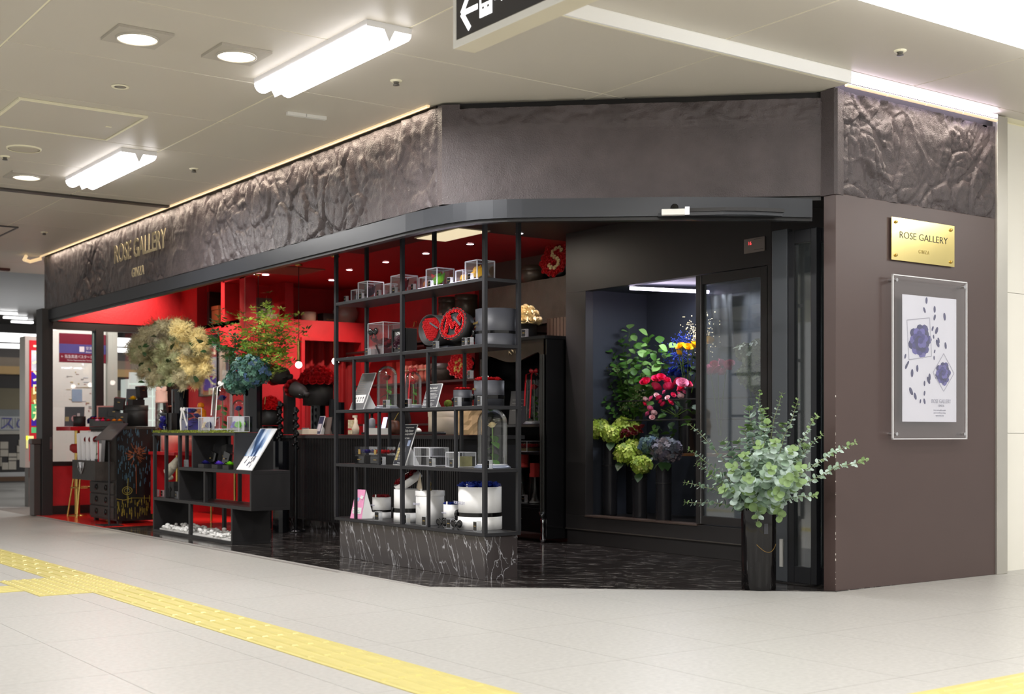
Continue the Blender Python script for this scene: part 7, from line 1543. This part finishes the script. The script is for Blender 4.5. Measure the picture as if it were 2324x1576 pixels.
# pole sign
sx, sy = 4.22, 12.74
t = thing('pole_sign', 'slim black pole stand with a tilted dark sign board before the chest', 'sign', (sx, sy, .006), FACE_L); MB().box(-.13, .13, -.10, .10, 0, .008).obj('base', M_IRON, t); MB().cyl((0, 0, .008), (0, 0, .83), .011, n=10).obj('pole', M_IRON, t)
b = MB().box(-.11, .11, -.004, .004, -.14, .14).obj('board', mat('pole_sign_face', (.30, .29, .30), .35, 0, .06, 9), t, (0, .02, .93), (-.95, 0, .5)); MB().box(-.113, -.11, -.005, .005, -.14, .14).box(.11, .113, -.005, .005, -.14, .14).obj('edge', M_SLATE, b); text('OPEN', .03, M_CARDG, b, (0, -.0048, .02))
# goods on the chest
ZK = .992
def kx(px, Y): return (xs(px, Y), Y)
x, y = kx(310, 13.2)
round_box('round_box', 'large black round box on the chest', (x, y, ZK), .115, .215, M_BOXB, None, 0, 0, None, .3, 0, 'box', lid=.05)
def tbox(name, label, px, Y, z, w_, d_, h, rot, m=M_BOXB, cat='box', extra=None):
    x, y = kx(px, Y); t = thing(name, label, cat, (x, y, z)); b = MB().box(-w_/2, w_/2, -d_/2, d_/2, 0, h).obj('box', m, t, (0, 0, 0), rot, bevel=.002); MB().box(-w_/2-.002, w_/2+.002, -d_/2-.002, d_/2+.002, h*.72, h+.002).obj('lid', m, b); MB().box(-.012, .012, -d_/2-.006, -d_/2, h*.66, h*.72).obj('clasp', M_GOLD, b); return t
tbox('black_box', 'black box tipped open at the top left of the pile on the chest', 270, 13.45, ZK+.18, .10, .10, .12, (.15, .12, -.5))
tbox('black_box', 'wide black box with gold clasp at the left of the chest pile', 246, 13.5, ZK, .15, .12, .10, (0, 0, -.5))
tbox('black_box', 'second black box stacked on the wide one on the chest', 258, 13.5, ZK+.103, .12, .10, .075, (0, 0, -.3))
tbox('black_box', 'narrow black box with gold clasp beside the large round box', 275, 13.1, ZK, .11, .10, .135, (0, 0, -.2))
tbox('black_box', 'black cube tilted above the large round box', 322, 13.25, ZK+.30, .09, .08, .12, (.1, -.12, .2))
x, y = kx(309, 13.25); t = thing('mini_rose_box', 'flat black box with a yellow rose on the large round box', 'flower box', (x, y, ZK+.22), .2); MB().box(-.07, .07, -.05, .05, 0, .06).obj('box', M_BOXB, t); put('rose', rose_me(P_YEL, 1), t, (-.04, -.01, .065), (0, 0, 0), .045); MB().box(-.02, .02, -.03, .03, .06, .08).obj('support', M_BLACK, t, (.05, 0, 0))
t, b = card('picture_card', 'dark card with rose pictures propped above the chest pile', (kx(297, 13.4)[0], 13.4, ZK+.20), .10, .20, .2, M_CARDK, M_CARDK, .006, True, -.5)
for k, c in enumerate(((.75, .15, .22), (.80, .22, .30), (.32, .26, .66))): MB().box(-.04+.028*k, -.016+.028*k, -.0085, -.0068, .02, .06).obj('picture', mat('cardrose%d' % k, c, .5, 0, .3, 30), b)
t = MB().box(-.05, .05, -.05, .05, 0, .198).obj('card_riser', M_BLACK, None, (kx(297, 13.42)[0], 13.47, ZK)); tag(t, 'black riser block under the dark picture card on the chest', 'riser')
x, y = kx(242, 13.62); t = thing('picture', 'pink picture frame standing at the back of the chest pile', 'picture frame', (x, y, ZK), -.45); MB().box(-.10, -.085, -.01, .01, 0, .22).box(.085, .10, -.01, .01, 0, .22).box(-.085, .085, -.01, .01, 0, .015).box(-.085, .085, -.01, .01, .205, .22).obj('frame', M_PINKB, t); MB().box(-.085, .085, -.004, .004, .015, .205).obj('picture', M_BLACK, t)
x, y = kx(247, 12.98); t = thing('mini_rose_box', 'long black box with pink, red and orange roses on the chest', 'flower box', (x, y, ZK), -.5); MB().box(-.15, .15, -.06, .05, 0, .05).obj('box', M_BOXB, t)
for k, mm in enumerate((P_LPINK, P_PINK, P_RED, P_ORA, P_ORA)): put('rose', rose_me(mm, 1), t, (-.11+.055*k, -.02, .05), (0, 0, k), .032)
x, y = kx(222, 13.45); t = thing('mini_rose_box', 'small black box with red roses at the left corner of the chest', 'flower box', (x, y, ZK), -.4); MB().box(-.08, .08, -.05, .05, 0, .075).obj('box', M_BOXB, t)
for k in range(4): put('rose', rose_me(P_RED, 1), t, (-.05+.034*k, 0, .078), (0, 0, k), .024)
# pink boxes behind the stepped shelf on a red side table
t = thing('side_table', 'low red side table behind the stepped shelf', 'table', (4.98, 12.42, .006)); MB().box(-.35, .35, -.35, .35, .70, .73).obj('tabletop', bpy.data.materials['red_lacquer'], t)
for x in (-.3, .3):
    for y in (-.3, .3): MB().cyl((x, y, 0), (x, y, .70), .014, n=8).obj('leg', M_BRASS, t)
MB().box(-.33, .33, .32, .34, .1, .70).obj('back_panel', bpy.data.materials['red_lacquer'], t)
for px, r, l in ((388, .11, 'large dusty pink round box seen through the left tower of the stepped shelf'), (428, .10, 'second dusty pink round box seen right of the left tower')):
    X = 4.84; round_box('hat_box', l, (X, ys(px, X), .738), r*.9, .19, M_PINKB, None, 0, 0, None, .3, 0, 'hat box', lid=.0 if px < 400 else .05)
t = thing('column_vase', 'blue-black glass column on the floor between stepped shelf and counter', 'vase', (5.22, ys(637, 5.22), .006)); MB().lathe([(0, 0), (.08, 0), (.08, .84), (.07, .84), (.068, .03), (0, .03)], 14, 0, s=False).obj('body', M_FACET, t)
